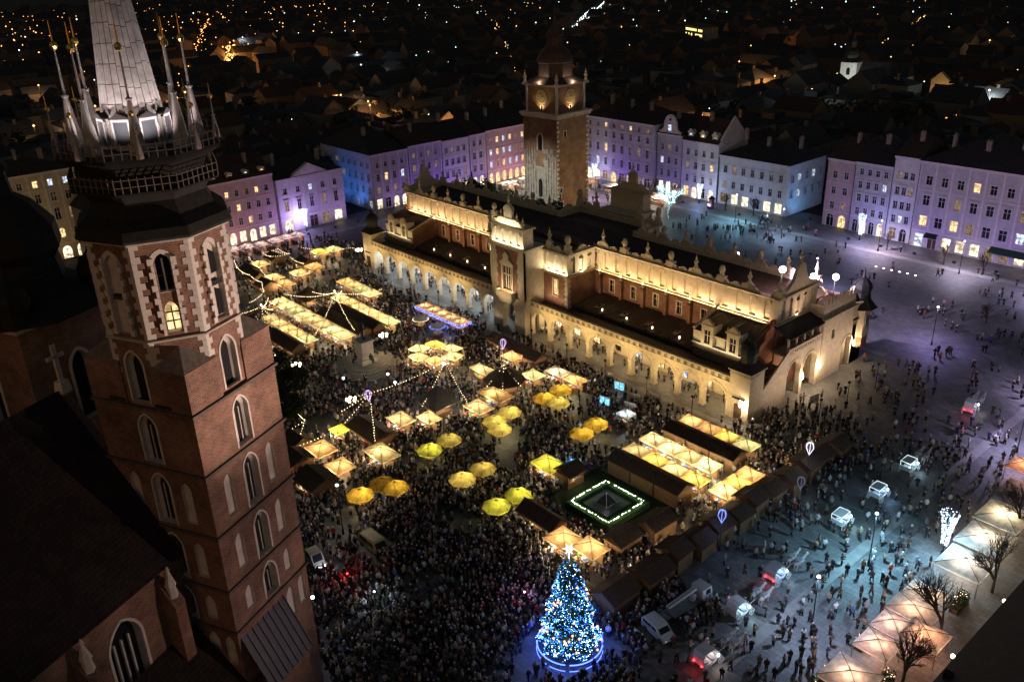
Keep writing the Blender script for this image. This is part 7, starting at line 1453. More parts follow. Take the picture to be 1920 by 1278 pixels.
def leafy(x, y, h, r, seed, label, group="dark trees beyond the hall", n=2600, con=False):
    rnd = random.Random(seed); t = thing("dark_tree", label, "tree", (x, y, 0), 0, group); q = MB(); q.lathe(0, 0, [(.35, 0), (.22, h*.4), (.08, h*.8)], 6)
    for k in range(7):
        a = rnd.uniform(0, 2*pi); q.tube((0, 0, h*(.3+.06*k)), (r*.7*cos(a), r*.7*sin(a), h*(.5+.06*k)), .1, .03, n=4)
    q.build("trunk", BARK, t); c = MB(); cl = [(rnd.uniform(-.75, .75)*r, rnd.uniform(-.75, .75)*r, h*rnd.uniform(.45, .92), r*rnd.uniform(.28, .5)) for _ in range(13)]
    if con: cl = [(0, 0, h*(.15+.8*j/12), r*(1-j/12.5)) for j in range(12)]
    for k in range(n):
        bx, by, bz, br = rnd.choice(cl); d = Vector((rnd.gauss(0, 1), rnd.gauss(0, 1), rnd.gauss(0, .8))).normalized()*br*rnd.uniform(.5, 1.05); p = Vector((bx, by, bz))+d; e = Vector((rnd.gauss(0, 1), rnd.gauss(0, 1), rnd.gauss(0, 1))).normalized(); f = e.orthogonal().normalized(); s = rnd.uniform(.2, .5); c.add([p+e*s, p-e*s*.3+f*s*.6, p-e*s, p-e*s*.3-f*s*.6], [(0, 1, 2, 3)])
    c.build("crown", LEAF, t, "stuff"); return t
TL = [(-76, 46, 10.5, 5, "round dark tree left of the brick tower, nearest the violet houses"), (-66, 47, 12, 5, "second dark tree left of the brick tower"), (-57, 46, 12.5, 5, "dark tree directly at the brick tower's left foot"), (-47, 44.5, 12, 4.5, "dark tree covering the brick tower's base"), (-34, 46.5, 11, 4.5, "dark tree right of the brick tower's base"), (-26, 47, 12.5, 4.5, "dark bushy tree before the brick tower's lamp"), (-19, 48, 10.5, 4.5, "low dark tree by the row of tiny lights"), (-10, 50, 9.5, 4, "dark rounded tree near the icy lit tree"), (-2, 47, 9, 4, "last dark tree toward the white mast light")]
for k, (x, y, h, r, l) in enumerate(TL): leafy(x, y, h, r, 80+k, l)
leafy(-22, 57, 11.5, 2.6, 95, "dark conical tree outlined by a few lights", con=True, n=2600)
for k, (x, y, h, r) in enumerate(((-2, -53, 7, 4), (-11, -52, 7.5, 4), (5, -57, 6, 3.5))): leafy(x, y, h, r, 130+k, ["lamp lit bushy tree left of the violet lantern", "bushy tree hard by the church tower's edge", "low bushy tree near the garlanded hut by the church"][k], "bushy trees by the church", 1300)

# ---------------------------------------------------------------- glowing columns, lit boards, terraces
ICE = emit("column_light", (.55, .7, 1.0), 2.6); rc = random.Random(31)
def column(x, y, label, h=6.5, r=.8, tintc=(.5, .45, 1.0), pw=500):
    t = thing("light_column", label, "light decoration", (x, y, 0), 0, "glowing winged light columns"); q = MB(); q.lathe(0, 0, [(.3, 0), (.2, .6), (.08, .8), (.07, h+.2)], 8); q.build("pole", IRON, t); q = MB()
    for k in range(300):
        z = 1.6+(h-1.6)*rc.random(); f = (z-1.6)/(h-1.6); rr = r*(.45+.75*f**2); a = rc.uniform(0, 2*pi); q.octa((rr*cos(a), rr*sin(a), z), rc.uniform(.06, .11))
    q.build("bulbs", ICE, t, "stuff"); q = MB()
    for k in range(8): a = k*pi/4; q.path([(r*.45*cos(a), r*.45*sin(a), 1.6), (r*.6*cos(a), r*.6*sin(a), h*.6), (r*1.2*cos(a), r*1.2*sin(a), h)], .025, 4)
    q.build("wire_frame", STEEL, t); lamp('POINT', (0.6, -1.2, h*.7), pw, tintc, t, .6)
for a in ((-98.6, 4.8, "glowing light column before the pedimented palace", 6.5, .8, (.55, .4, 1), 900), (-76.5, 104.8, "glowing light column before the large purple palace", 6, .8, (.5, .4, 1), 700), (-32.2, 105.5, "glowing light column before the dormered house", 6, .8, (.35, .5, 1), 700), (21.9, 104.5, "glowing light column before the violet house", 7, .9, (.35, .4, 1), 900), (96.9, -10.9, "tall icy light column by the terrace parasols", 6.5, .95, (.35, .7, 1), 1100)): column(*a)
def board(x, y, rz, label, em, n=2):
    t = thing("display_board", label, "board", (x, y, 0), rz); 
    for s in (-1, 1): q = MB(); q.tube((s*1.1, 0, 0), (s*1.1, 0, 2.3), .05); q.build("post", STEEL, t)
    for k in range(n):
        u = -1.05+2.1*k/n; q = MB(); q.box(u+.04, u+2.1/n-.04, -.05, .05, .7, 2.3); o = q.build("panel", TRIM, t); q = MB(); q.box(u+.12, u+2.1/n-.12, -.056, -.051, .8, 2.2); q.build("poster", em, o)
    OCC.append((x, y, 1.1, .4))
PBL = litpane("blue_poster", (.2, .6, 1), .8, 3); PWH = mat("grey_poster", (.4, .37, .33), .6, var=.6, scale=3)
board(36.5, -7.0, .2, "glowing blue double board before the arcade", PBL); board(38.5, -13.0, .2, "second glowing blue board nearer the yellow parasols", PBL); board(41.5, -8.5, .25, "unlit pale double board in front of the arcade", PWH); board(43.0, -11.5, .25, "lower unlit pale board in front of the arcade", PWH); board(63.5, 13.2, 1.4, "pale notice board at the hall's north end", PWH); board(32.5, -5.5, .2, "unlit board farthest along the arcade", PWH)
lamp('POINT', (36.6, -8.2, 1.6), 30, (.4, .8, 1), None, .3); lamp('POINT', (38.6, -14.2, 1.4), 30, (.3, .7, 1), None, .3)
lk = tent(45.2, -15.0, 2.6, 2.2, "white", "small pale kiosk with cold lights before the arcade", GR, 50, (.7, .9, 1)); 
for k, (x, y, w, d, c, lc, l) in enumerate(((100.0, -0.5, 5.6, 6.2, "white", (1, .8, .5), "large cream terrace parasol farthest along the terrace"), (100.4, -7.2, 5.6, 6.2, "white", (1, .8, .55), "large cream terrace parasol behind the icy light column"), (100.8, -14.0, 5.6, 5.6, "white", (1, .85, .7), "greyish terrace parasol just past the icy light column"), (100.0, -23.0, 4.2, 3.4, "white", (1, .62, .42), "pale terrace parasol next to the string lit planter"),
        (100.4, -26.8, 5.2, 3.6, "white", (1, .52, .34), "pink lit terrace parasol beside the string lit planter"), (103.2, -29.8, 4.4, 4.0, "white", (1, .38, .2), "orange glowing terrace parasol under the bare tree"), (99.9, -30.8, 3.6, 3.6, "white", (1, .5, .4), "reddish terrace parasol facing the crowd"), (100.3, -35.0, 4.0, 3.8, "white", (1, .5, .34), "rosy terrace parasol nearer the corner"), (100.6, -41.4, 5.0, 5.0, "white", (1, .58, .4), "nearest terrace parasol at the picture's corner"), (97.0, 14.5, 4.0, 4.0, "orange", (1, .5, .45), "rosy terrace parasol far along the street edge"))):
    tent(x, y, w, d, c, l, "cream terrace parasols along the street", 120 if k < 3 else 70, lc, h0=2.6, h1=3.25, counter=False)
for k in range(6):
    y = -19.5-4.6*k; t = thing("planter", ["long planter with golden lights between terrace parasols", "second planter along the parasol terrace", "third planter along the parasol terrace", "fourth planter along the parasol terrace", "fifth planter along the parasol terrace", "last planter in the terrace's nearest corner"][k], "planter", (102.8 if k % 2 == 0 else 98.2, y, 0)); q = MB(); q.box(-.5, .5, -1.6, 1.6, .0, .6); q.build("trough", WOODD, t); q = MB(); r_ = random.Random(k)
    for j in range(500):
        p = Vector((r_.uniform(-.6, .6), r_.uniform(-1.6, 1.6), r_.uniform(.55, 1.7))); e = Vector((r_.gauss(0, 1), r_.gauss(0, 1), r_.gauss(0, 1))).normalized(); f = e.orthogonal().normalized(); q.add([p+e*.14, p+f*.07, p-e*.14, p-f*.07], [(0, 1, 2, 3)])
    q.build("foliage", LEAFD, t, "stuff"); q = MB()
    for j in range(34): q.octa((r_.uniform(-.65, .65), r_.uniform(-1.6, 1.6), r_.uniform(.8, 1.75)), .05)
    q.build("bulbs", BULBW, t, "stuff")
for x, y, l in ((105.5, -5, "globe lamp inside the terrace's cream parasols"), (107, -18, "globe lamp behind the bare tree on the terrace"), (106.8, -31, "globe lamp in the terrace's pink lit part")): lamp_post(x, y, l, 1, 2.6, (1, .72, .42), LAMPW, 60, None)

# ---------------------------------------------------------------- coloured floodlights on the fronts, street lamps on the open square
VIO, LIL, BLU, PNK = (.25, .11, 1.0), (.48, .29, 1.0), (.05, .24, 1.0), (1.0, .5, .72)
flm = MB(); flm.box(-.35, .35, -.2, .2, .25, .7); flm.box(-.4, -.36, -.1, .1, 0, .6); flm.box(.36, .4, -.1, .1, 0, .6); flm = flm.mesh("housing", IRON)
def flood(x, y, tx, ty, tz, power, colr, label, angle=140):
    t = thing("ground_floodlight", label, "floodlight", (x, y, 0), 0, "ground floodlights before the house fronts"); put("housing", flm, t, (0, 0, 0), atan2(ty-y, tx-x)-pi/2); q = MB(); q.box(-.3, .3, .202, .215, .3, .65); o = q.build("lens", emit("lens_%d%d%d" % tuple(int(c*9) for c in colr), colr, 4), t); o.rotation_euler = (0, 0, atan2(ty-y, tx-x)-pi/2)
    lamp('SPOT', (0, 0, .75), power, colr, t, .3, target=(tx-x, ty-y, tz), angle=angle, blend=.8)
SF = [(-17, 2000, PNK), (-5, 2000, LIL), (3, 2600, VIO), (12, 2000, LIL), (20, 1600, LIL), (37, 1800, LIL), (48, 2600, VIO), (56, 2600, VIO), (64, 2200, LIL), (73, 2000, VIO), (82, 3000, PNK), (91, 3000, PNK)]
for k, (y, p, c) in enumerate(SF): flood(-94.2, y, -101, y+1, 10, p*.42, c, f"{(ORD+['eleventh', 'twelfth'])[k]} floodlight from the church side along the south fronts")
flood(-112, -74, -125, -72, 12, 900, (1, .72, .4), "amber floodlight before the cream palace behind the church", 120); flood(-112, -60, -125, -58, 12, 900, (1, .72, .4), "second amber floodlight before the cream palace behind the church", 120)
flood(-106, 24.5, -112, 30.5, 12, 2200, BLU, "blue floodlight in the side street by the corner tenement", 130); flood(-118, 22.5, -122, 30.5, 11, 1600, BLU, "second blue floodlight deeper in the side street", 130)
WF = [(-78, 2600, LIL), (-66, 3200, VIO), (-56, 2600, LIL), (-46, 2000, VIO), (-36, 2000, LIL), (-26, 2400, (.38, .45, 1)), (-15, 2600, (.36, .46, 1)), (-6, 1500, (.5, .6, 1)), (10, 900, LIL), (20, 2400, VIO), (29, 2400, (.32, .3, 1)), (38, 2600, VIO), (48, 2600, (.5, .4, 1)), (58, 2800, VIO)]
for k, (x, p, c) in enumerate(WF): flood(x, 102.3, x+.5, 109.5, 11, p*.34, c, f"{(ORD+['eleventh', 'twelfth', 'thirteenth', 'fourteenth'])[k]} floodlight from the brick tower along the west fronts")
flood(2.5, 112, -4.6, 118, 9, 1600, (.15, .45, 1), "blue floodlight in the western side street", 130)
def street_lamp(x, y, label, colr, power, h=8.0):
    t = thing("street_lamp", label, "street lamp", (x, y, 0), 0, "tall street lamps on the open square"); q = MB(); q.lathe(0, 0, [(.2, 0), (.15, .8), (.08, 1.0), (.06, h)], 8); q.build("post", IRON, t); q = MB(); q.lathe(0, 0, [(.08, h-.05), (.22, h+.03), (.2, h+.2), (.08, h+.3)], 8); q.build("head", LAMPC, t); lamp('SPOT', (0, 0, h-.3), power, colr, t, .35, target=(0, 0, 0), angle=168, blend=1.0)
for x, y, c, p, l in ((56, -80, (.8, .78, .9), 110, "street lamp at the dense crowd's edge by the church"), (38, -66, (1, .85, .7), 200, "added street lamp near the olive minibus"), (-60, 88, (.9, .65, .9), 2200, "street lamp by the far cafe marquees"), (-12, 96, (.3, .72, 1), 2900, "street lamp with icy light before the low corner house"), (6, 92, (.45, .65, 1), 2300, "street lamp at the western street mouth"), (30, 99, (.9, .7, 1), 3800, "street lamp before the tall narrow violet house"), (52, 96, (.8, .7, 1), 3200, "street lamp before the broad violet palace"), (74, 92, (.62, .55, 1), 4000, "street lamp at the square's far north corner"), (-82, 30, (.8, .7, 1), 1100, "street lamp before the blue sided corner house"),  # lamps by the dense crowd and the minibus are added to lift the crowd
                       (92, 44, (.65, .55, 1), 4200, "street lamp far along the carriage street"), (93.5, 22, (.6, .55, 1), 2700, "street lamp midway along the carriage street"), (91.5, -20, (.32, .72, 1), 3300, "street lamp with cyan light by the carriages"), (93, -36, (.5, .65, 1), 1700, "street lamp near the lift truck"), (34, 62, (.5, .48, 1), 2200, "added street lamp on the dim square beyond the hall"), (66, 52, (.5, .4, 1), 1600, "added street lamp on the dim square north of the hall")): street_lamp(x, y, l, c, p*1.5)  # the two dim square lamps are added to brighten the open paving
for k in range(6):   # ground lights in a line
    t = thing("ground_light", f"{ORD[k]} of six round lights set in the paving beyond the hall, from the left", "ground light", (35.6+1.95*k, 87.5+.1*k, 0), 0, "row of six paving lights"); q = MB(); q.lathe(0, 0, [(.3, 0), (.28, .05)], 10); q.build("rim", STEEL, t); q = MB(); q.lathe(0, 0, [(.24, .051), (.1, .1)], 10); q.build("lens", emit("ground_lens", (1, .95, .85), 6), t)
# floodlights for the church and hall from the roof edge across the street
for k, (x, y, z, tx, ty, tz, p, c, a, l) in enumerate(((113.0, -60, 18.9, 67, -90, 49, 84000, (1, .72, .6), 26, "floodlight on the roof edge aimed at the church's octagon"), (113.0, -52, 18.9, 67, -88, 30, 17000, (1, .68, .6), 40, "floodlight on the roof edge aimed at the tower's brick flank"))):
    t = thing("roof_edge_floodlight", l, "floodlight", (x, y, z)); q = MB(); q.box(-.3, .3, -.3, .3, -.6, 0.2); q.build("housing", IRON, t); lamp('SPOT', (-.4, 0, .1), p, c, t, .4, target=(tx-x, ty-y, tz-z), angle=a, blend=.8)

# ---------------------------------------------------------------- city beyond the square
rc = random.Random(77)
HW = [mat("far_plaster_"+n, c, .9, var=.2, scale=.3) for n, c in (("grey", (.16, .15, .14)), ("ochre", (.2, .15, .1)), ("brown", (.14, .1, .08)), ("pale", (.24, .22, .2)))]
HR = [mat("far_roof_"+n, c, .9, var=.4, scale=.5) for n, c in (("tile", (.06, .035, .028)), ("slate", (.035, .035, .04)), ("grey", (.07, .07, .072)))]
FWIN = [emit("far_window_"+n, c, s) for n, c, s in (("amber", (1, .62, .26), .9), ("white", (.95, .95, .9), .8), ("green", (.75, 1, .8), .5), ("orange", (1, .42, .12), .9))]
def keep(x, y):
    if y < 133 and x > -124 and y > -60: return False
    if abs(x-(-106)) < 18 and abs(y-318) < 20: return False
    if -125 < x < -40 and 296 < y < 345: return False
    if -310 < x < -268 and 412 < y < 455: return False
    d = abs((x+448)*(.768)-(-1)*(y-457)*.64)  # avenue axis through (-448, 457) heading (-.64, .768)
    t_ = (x+448)*-.64+(y-457)*.768; e = abs((x+448)*.768+(y-457)*.64)
    if t_ > -30 and e < 16: return False
    if y > 130 and abs((x+454)*.44+(y-145.6)*.9) < 9 and x < -420: return False
    return True
cells = []
x = -1500.0
while x < 420:
    y = -160.0
    while y < 1500:
        d = hypot(x-CAM.x, y-CAM.y); st = 17 if d < 520 else 26
        px_, py_ = x+rc.uniform(-3.5, 3.5), y+rc.uniform(-3.5, 3.5)
        if keep(px_, py_) and in_view(px_, py_, 8, .12) and (y > 130 or x < -122) and rc.random() < (.86 if d < 520 else .7): cells.append((d, px_, py_))
        y += 17 if hypot(x-CAM.x, y-CAM.y) < 520 else 26
    x += 17 if x > -420 else 24
cells.sort()
CITYM = {}
def house_data(kind):
    if kind in CITYM: return CITYM[kind]
    r = random.Random(kind); w, d, h, rf = r.uniform(11, 23), r.uniform(9, 14), r.uniform(8, 16), r.uniform(2.5, 5.5); wm, rm = r.choice(HW), r.choice(HR)
    a = MB(); a.box(-w/2, w/2, -d/2, d/2, -.3, h)
    b = MB()
    if kind % 3 == 1:
        rf *= .8; b.add([(-w/2-.4, -d/2-.4, h), (w/2+.4, -d/2-.4, h), (w/2+.4, d/2+.4, h), (-w/2-.4, d/2+.4, h), (-w/2+d*.42, 0, h+rf), (w/2-d*.42, 0, h+rf)], [(0, 1, 5, 4), (1, 2, 5), (2, 3, 4, 5), (3, 0, 4), (3, 2, 1, 0)])
    elif kind % 5 == 2:
        rf = .8; b.box(-w/2-.2, w/2+.2, -d/2-.2, d/2+.2, h, h+.5); b.box(-w/5, w/6, -d/4, d/4, h+.5, h+2.6)
    else:
        for s in (-1, 1): a.add([(s*w/2, -d/2, h), (s*w/2, d/2, h), (s*w/2, 0, h+rf)], [(0, 1, 2)])
        b.prism([(-d/2-.4, h-.15), (0, h+rf), (d/2+.4, h-.15), (d/2+.4, h+.1), (0, h+rf+.25), (-d/2-.4, h+.1)], lambda u, z, dd: (dd, u, z), -w/2-.3, w/2+.3)
    c = MB(); c.box(-.6, .6, -.4, .4, 0, 2.6); c.box(-.7, .7, -.5, .5, 2.6, 2.8)
    CITYM[kind] = (a.mesh("wall", wm), b.mesh("roof", rm), c.mesh("chimney", HW[2]), w, d, h, rf); return CITYM[kind]
wq = [MB() for _ in FWIN]
for q_, m_ in zip(wq, FWIN): q_.box(-.5, .5, -.07, .03, 0, 1.4)
WQ = [q_.mesh("window", m_) for q_, m_ in zip(wq, FWIN)]; wd_ = MB(); wd_.box(-.5, .5, -.05, .03, 0, 1.4); WQD = wd_.mesh("window", GLASSD)
NH = 270
RN = {}
for _k in range(14): RN[_k] = house_data(_k)[1].materials[0].name.replace('far_roof_', '')+' '+house_data(_k)[0].materials[0].name.replace('far_plaster_', '')+' walled' if False else {'tile': 'brown tiled', 'slate': 'black slate', 'grey': 'grey'}[house_data(_k)[1].materials[0].name.replace('far_roof_', '')]
AREAS = ["behind the violet houses", "behind the south houses", "beyond the brick tower", "in the far quarter"]
for i, (d, x, y) in enumerate(cells[:NH]):
    kd = rc.randint(0, 13); a, b, c, w, dp, h, rf = house_data(kd); rz = rc.choice((0, pi/2, pi, -pi/2))+rc.uniform(-.12, .12)
    ar = AREAS[0] if (y > 110 and x > -40 and d < 420) else (AREAS[1] if (y < 110) else (AREAS[2] if d < 420 else AREAS[3]))
    hlit = rc.random() < .3
    t = thing("city_house", (f"dark house, {RN[kd]} roof, partly lit, " if hlit else f"dark house, {RN[kd]} roof, unlit, ")+ar, "house", (x, y, 0), rz, ("partly lit" if hlit else "unlit")+" houses "+ar)
    put("wall", a, t); ro = put("roof", b, t); put("chimney", c, ro, (rc.uniform(-w/3, w/3), rc.uniform(-1, 1), h+rf*.7))
    for face in range(2):
        for k in range(3):
            for l in range(2):
                if rc.random() < .55: continue
                lit_ = hlit and rc.random() < .22; me = rc.choice(WQ) if lit_ else WQD
                if face == 0: put("window", me, t, (-w/2+w*(k+.5)/3, -dp/2, 2+3.6*l+(h-9)*.3), 0)
                else: put("window", me, t, (w/2, -dp/2+dp*(k+.5)/3, 2+3.6*l+(h-9)*.3), pi/2)
# the rest of the city as one mass of roofs
far = [MB(), MB()]
for d, x, y in cells[NH:]:
    r = rc.uniform(8, 14); w, dp, rf = rc.uniform(12, 24), rc.uniform(9, 14), rc.uniform(2.5, 5.5); rz = rc.choice((0, pi/2))+rc.uniform(-.15, .15); C_, S_ = cos(rz), sin(rz)
    P_ = lambda a, b, z: (x+a*C_-b*S_, y+a*S_+b*C_, z); w/=2; dp/=2
    far[0].add([P_(-w, -dp, -.3), P_(w, -dp, -.3), P_(w, dp, -.3), P_(-w, dp, -.3), P_(-w, -dp, r), P_(w, -dp, r), P_(w, dp, r), P_(-w, dp, r), P_(-w, 0, r+rf), P_(w, 0, r+rf)], [(0, 1, 5, 4), (1, 2, 6, 9, 5), (2, 3, 7, 6), (3, 0, 4, 8, 7)])
    far[1].add([P_(-w-.3, -dp-.4, r-.1), P_(w+.3, -dp-.4, r-.1), P_(w+.3, 0, r+rf+.1), P_(-w-.3, 0, r+rf+.1), P_(w+.3, dp+.4, r-.1), P_(-w-.3, dp+.4, r-.1)], [(0, 1, 2, 3), (3, 2, 4, 5)])
fc = bpy.data.objects.new("far_city", None); COL.objects.link(fc); fc["kind"] = "stuff"; fc["label"] = "mass of dark far roofs stretching to the horizon"
far[0].build("walls", HW[2], fc, "stuff"); far[1].build("roofs", HR[1], fc, "stuff")
# belts of park trees between the roofs
pk = MB(); rk = random.Random(12)
for k in range(230):
    a = radians(rk.uniform(-82, -18)); d = rk.choice((rk.gauss(385, 14), rk.gauss(385, 14), rk.uniform(420, 900))); x, y = CAM.x+d*sin(a), CAM.y+d*cos(a)
    if y < 140 and x > -130: continue
    h = rk.uniform(10, 17); pk.tube((x, y, 0), (x, y, h*.6), .3, .15, n=4)
    for j in range(70):
        v = Vector((rk.gauss(0, 1), rk.gauss(0, 1), rk.gauss(0, .8))).normalized()*rk.uniform(2.2, 4.6); p = Vector((x, y, h*.68))+v; e = Vector((rk.gauss(0, 1), rk.gauss(0, 1), rk.gauss(0, 1))).normalized()*rk.uniform(.6, 1.4); f = e.orthogonal().normalized()*rk.uniform(.4, .9); pk.add([p+e, p+f, p-e, p-f], [(0, 1, 2, 3)])
po = pk.build("park_trees", LEAF, None, "stuff"); po["label"] = "dark belts of park trees among the far roofs"
# scattered far lights
def lights(label, name, em, pts, r):
    o = MB()
    for (x, y, z) in pts:
        d = hypot(x-CAM.x, y-CAM.y); o.octa((x, y, z), r*max(.45, min(1.6, d/700))*rc.uniform(.55, 1.25))
    t = o.build(name, em, None, "stuff"); t["label"] = label
def region(n, us, ds, zr):
    out = []
    for _ in range(n):
        a = radians(rc.uniform(*us)); d = sqrt(rc.uniform(ds[0]**2, ds[1]**2)); out.append((CAM.x+d*sin(a), CAM.y+d*cos(a), rc.uniform(*zr)))
    return [p for p in out if keep(p[0], p[1])]
E_AM, E_OR, E_WH, E_CY = emit("street_amber", (1, .55, .18), 1.8), emit("street_orange", (1, .4, .1), 2), emit("street_white", (.85, .95, 1), 1.6), emit("street_cyan", (.5, 1, .85), 1.6)
lights("scattered amber street lights far over the roofs", "far_amber_lights", E_AM, region(150, (-82, -18), (330, 1300), (5, 17)), .4)
lights("scattered orange lights far at the city's west", "far_orange_lights", E_OR, region(330, (-82, -58), (640, 1400), (5, 16)), .42)
lights("scattered white lights far over the roofs", "far_white_lights", E_WH, region(170, (-82, -18), (330, 1300), (5, 17)), .45)
lights("scattered cyan lights beyond the avenue", "far_cyan_lights", E_CY, region(190, (-55, -22), (520, 1300), (4, 14)), .5)
lights("band of orange lights on the far western horizon", "horizon_orange_lights", E_OR, region(420, (-82, -57), (950, 1600), (5, 16)), .3)
lights("band of fine white lights on the far horizon", "horizon_white_lights", E_WH, region(320, (-58, -25), (900, 1600), (5, 16)), .26)
for k, (p0, p1, n, em) in enumerate((((-190, 175), (-560, 470), 34, E_AM), ((-60, 190), (-240, 700), 40, E_AM), ((-330, 60), (-900, 330), 46, E_OR), ((90, 250), (-40, 620), 30, E_WH))):
    lights(["line of amber lamps along a far street", "second line of amber lamps along a far street", "line of orange lamps toward the western horizon", "line of white lamps along a far northern street"][k], "far_street_lights", em, [(p0[0]+(p1[0]-p0[0])*i/n+rc.uniform(-2, 2), p0[1]+(p1[1]-p0[1])*i/n+rc.uniform(-2, 2), 13) for i in range(n)], .42)
# a long avenue, lit along both sides
A0 = Vector((-448, 457)); AD = Vector((-.64, .768)); AN = Vector((.768, .64)); g = MB(); P1, P2 = A0-AD*20, A0+AD*900
g.add([(*(P1-AN*9), -.28), (*(P1+AN*9), -.28), (*(P2+AN*9), -.28), (*(P2-AN*9), -.28)], [(0, 1, 2, 3)]); struct(g.build("avenue", mat("asphalt", (.05, .05, .05), .7, var=.3, scale=.3)))
lights("two lines of white street lights along the far avenue", "avenue_white_lights", E_WH, [(*(A0+AD*t+AN*s*rc.uniform(8, 10)), 7) for t in range(0, 900, 9) for s in (1,)]+[(*(A0+AD*t+AN*rc.uniform(-7, -2)), .9) for t in range(0, 420, 7)], .5)
lights("red tail lights of cars on the far avenue", "avenue_red_lights", emit("far_red", (1, .08, .06), 3), [(*(A0+AD*t+AN*rc.uniform(0, 5)), .9) for t in (2, 4, 7, 11, 15, 22, 31, 44, 60, 80)]+[(*(A0+AD*3+AN*1), 1.0)], .75)
lights("shop lights glowing beside the far avenue", "avenue_shop_lights", E_CY, [(*(A0+AD*rc.uniform(0, 200)+AN*rc.uniform(18, 120)), rc.uniform(2, 6)) for _ in range(90)], .42)
lights("orange lights packed along the distant street canyon", "canyon_lights", E_OR, [(-454-190*t+rc.uniform(-7, 7), 145+94*t+rc.uniform(-5, 5), rc.uniform(2, 9)) for t in [rc.random() for _ in range(120)]], .55)
for k in range(5):
    t = k/5; t_ = thing("canyon_lamp", f"{ORD[k]} orange street lamp down the distant street canyon", "street lamp", (-458-185*t, 148+92*t, 0), 0, "orange lamps of the street canyon"); q = MB(); q.tube((0, 0, 0), (0, 0, 8), .12); q.build("post", IRON, t_); q = MB(); q.octa((0, 0, 8.2), .6); q.build("head", E_OR, t_); lamp('POINT', (0, 0, 7), 9000, (1, .45, .12), t_, 1)
# street lamps added down in the dark streets to warm the walls about them
rl = random.Random(5); nl = 0
while nl < 30:
    a = radians(rl.uniform(-80, -19)); d = rl.uniform(300, 900); x, y = CAM.x+d*sin(a), CAM.y+d*cos(a)
    if not keep(x, y) or (y < 140 and x > -130): continue
    nl += 1; cc, em = rl.choice((((1, .5, .18), E_AM), ((1, .6, .28), E_AM), ((1, .42, .12), E_OR), ((.8, .95, 1), E_WH))); t = thing("added_city_lamp", "added street lamp glowing between far dark houses", "street lamp", (x, y, 0), 0, "added street lamps in the far streets"); q = MB(); q.tube((0, 0, 0), (0, 0, 15), .14); q.build("post", IRON, t); q = MB(); q.octa((0, 0, 15.3), .5); q.build("head", em, t); lamp('POINT', (0, 0, 14.3), rl.uniform(1500, 5000), cc, t, .8)
# lit office block, white baroque church
ob = thing("office_block", "far flat roofed block with rows of yellow lit windows", "building", (-290, 433, 0), radians(-28)); q = MB(); q.box(-15, 15, 0, 12, -.3, 19); q.build("wall", HW[3], ob); q = MB(); q.box(-15.4, 15.4, -.4, 12.4, 19, 19.5); q.build("roof", HR[1], ob); ow = MB(); ow.box(-.9, .9, -.1, .02, 0, 1.6); owm = ow.mesh("window", emit("office_yellow", (1, .8, .25), .9)); owd = ow.mesh("window", GLASSD)
for r_ in range(5):
    for c_ in range(12): put("window", owm if rc.random() < .72 else owd, ob, (-13.4+2.43*c_, 0, 2+3.4*r_))
bc = thing("baroque_church", "far white church with dark onion topped tower", "church", (-100, 316, 0), radians(8)); fr = lambda u, z, d: (u, d, z); q = MB(); q.box(-6, 2, 0, 8, -.3, 17); q.build("tower", WHITE, bc); q = MB(); q.lathe(-2, 4, [(5, 17), (4.2, 18), (3.2, 18.6), (3.6, 20.5), (2.6, 22.5), (1.1, 23.6), (1.2, 26), (1.6, 26.6), (.5, 28.5), (.1, 31)], 8, pi/8); q.build("onion_roof", COPPER, bc)
for u in (-2,):
    for z in (4, 11): q = MB(); opening_fill(q, fr, (u, 1.8, z, z+3.6, 'o'), -.04); q.build("window", GLASSD, bc)
q = MB(); q.box(2.002, 26, 2, 14, -.3, 11); q.build("nave", WHITE, bc); q = MB(); q.prism([(1.4, 10.9), (14.6, 10.9), (8, 17)], lambda u, z, d: (d, u, z), 2.004, 26.4); q.build("nave_roof", HR[1], bc)
for k in range(4): q = MB(); opening_fill(q, fr, (6+5.2*k, 1.7, 3, 8, 'o'), 1.96); q.build("window", GLASSD, bc)
lamp('SPOT', (6, -16, 1), 9000, (.8, .95, .9), bc, .5, target=(0, 3, 10), angle=90); q = MB(); q.box(5.6, 6.4, -16.3, -15.8, 0, .8); q.build("floodlight", IRON, bc)
b2 = thing("pediment_hall", "far amber lit building with triangular gables beside the white church", "building", (-62, 322, 0), radians(8)); q = MB(); q.box(0, 40, 0, 14, -.3, 10); q.build("wall", OCHRE, b2); q = MB(); q.prism([(-.5, 10), (14.5, 10), (7, 15.5)], lambda u, z, d: (d, u, z), -.4, 40.4); q.build("roof", HR[0], b2)
for x in (0, 33): q = MB(); q.box(x, x+8, -1, 0, -.3, 11); q.prism([(x-.4, 11), (x+8.4, 11), (x+4, 15)], fr, -1.2, 2); q.build("gable", OCHRE, b2)
for k in range(7): put("window", WQ[0] if k % 2 else WQD, b2, (9+3.6*k, 0, 3))
lamp('POINT', (8, -9, 3), 1500, (1, .6, .25), b2, .5); lamp('POINT', (34, -9, 3), 1500, (1, .6, .25), b2, .5)

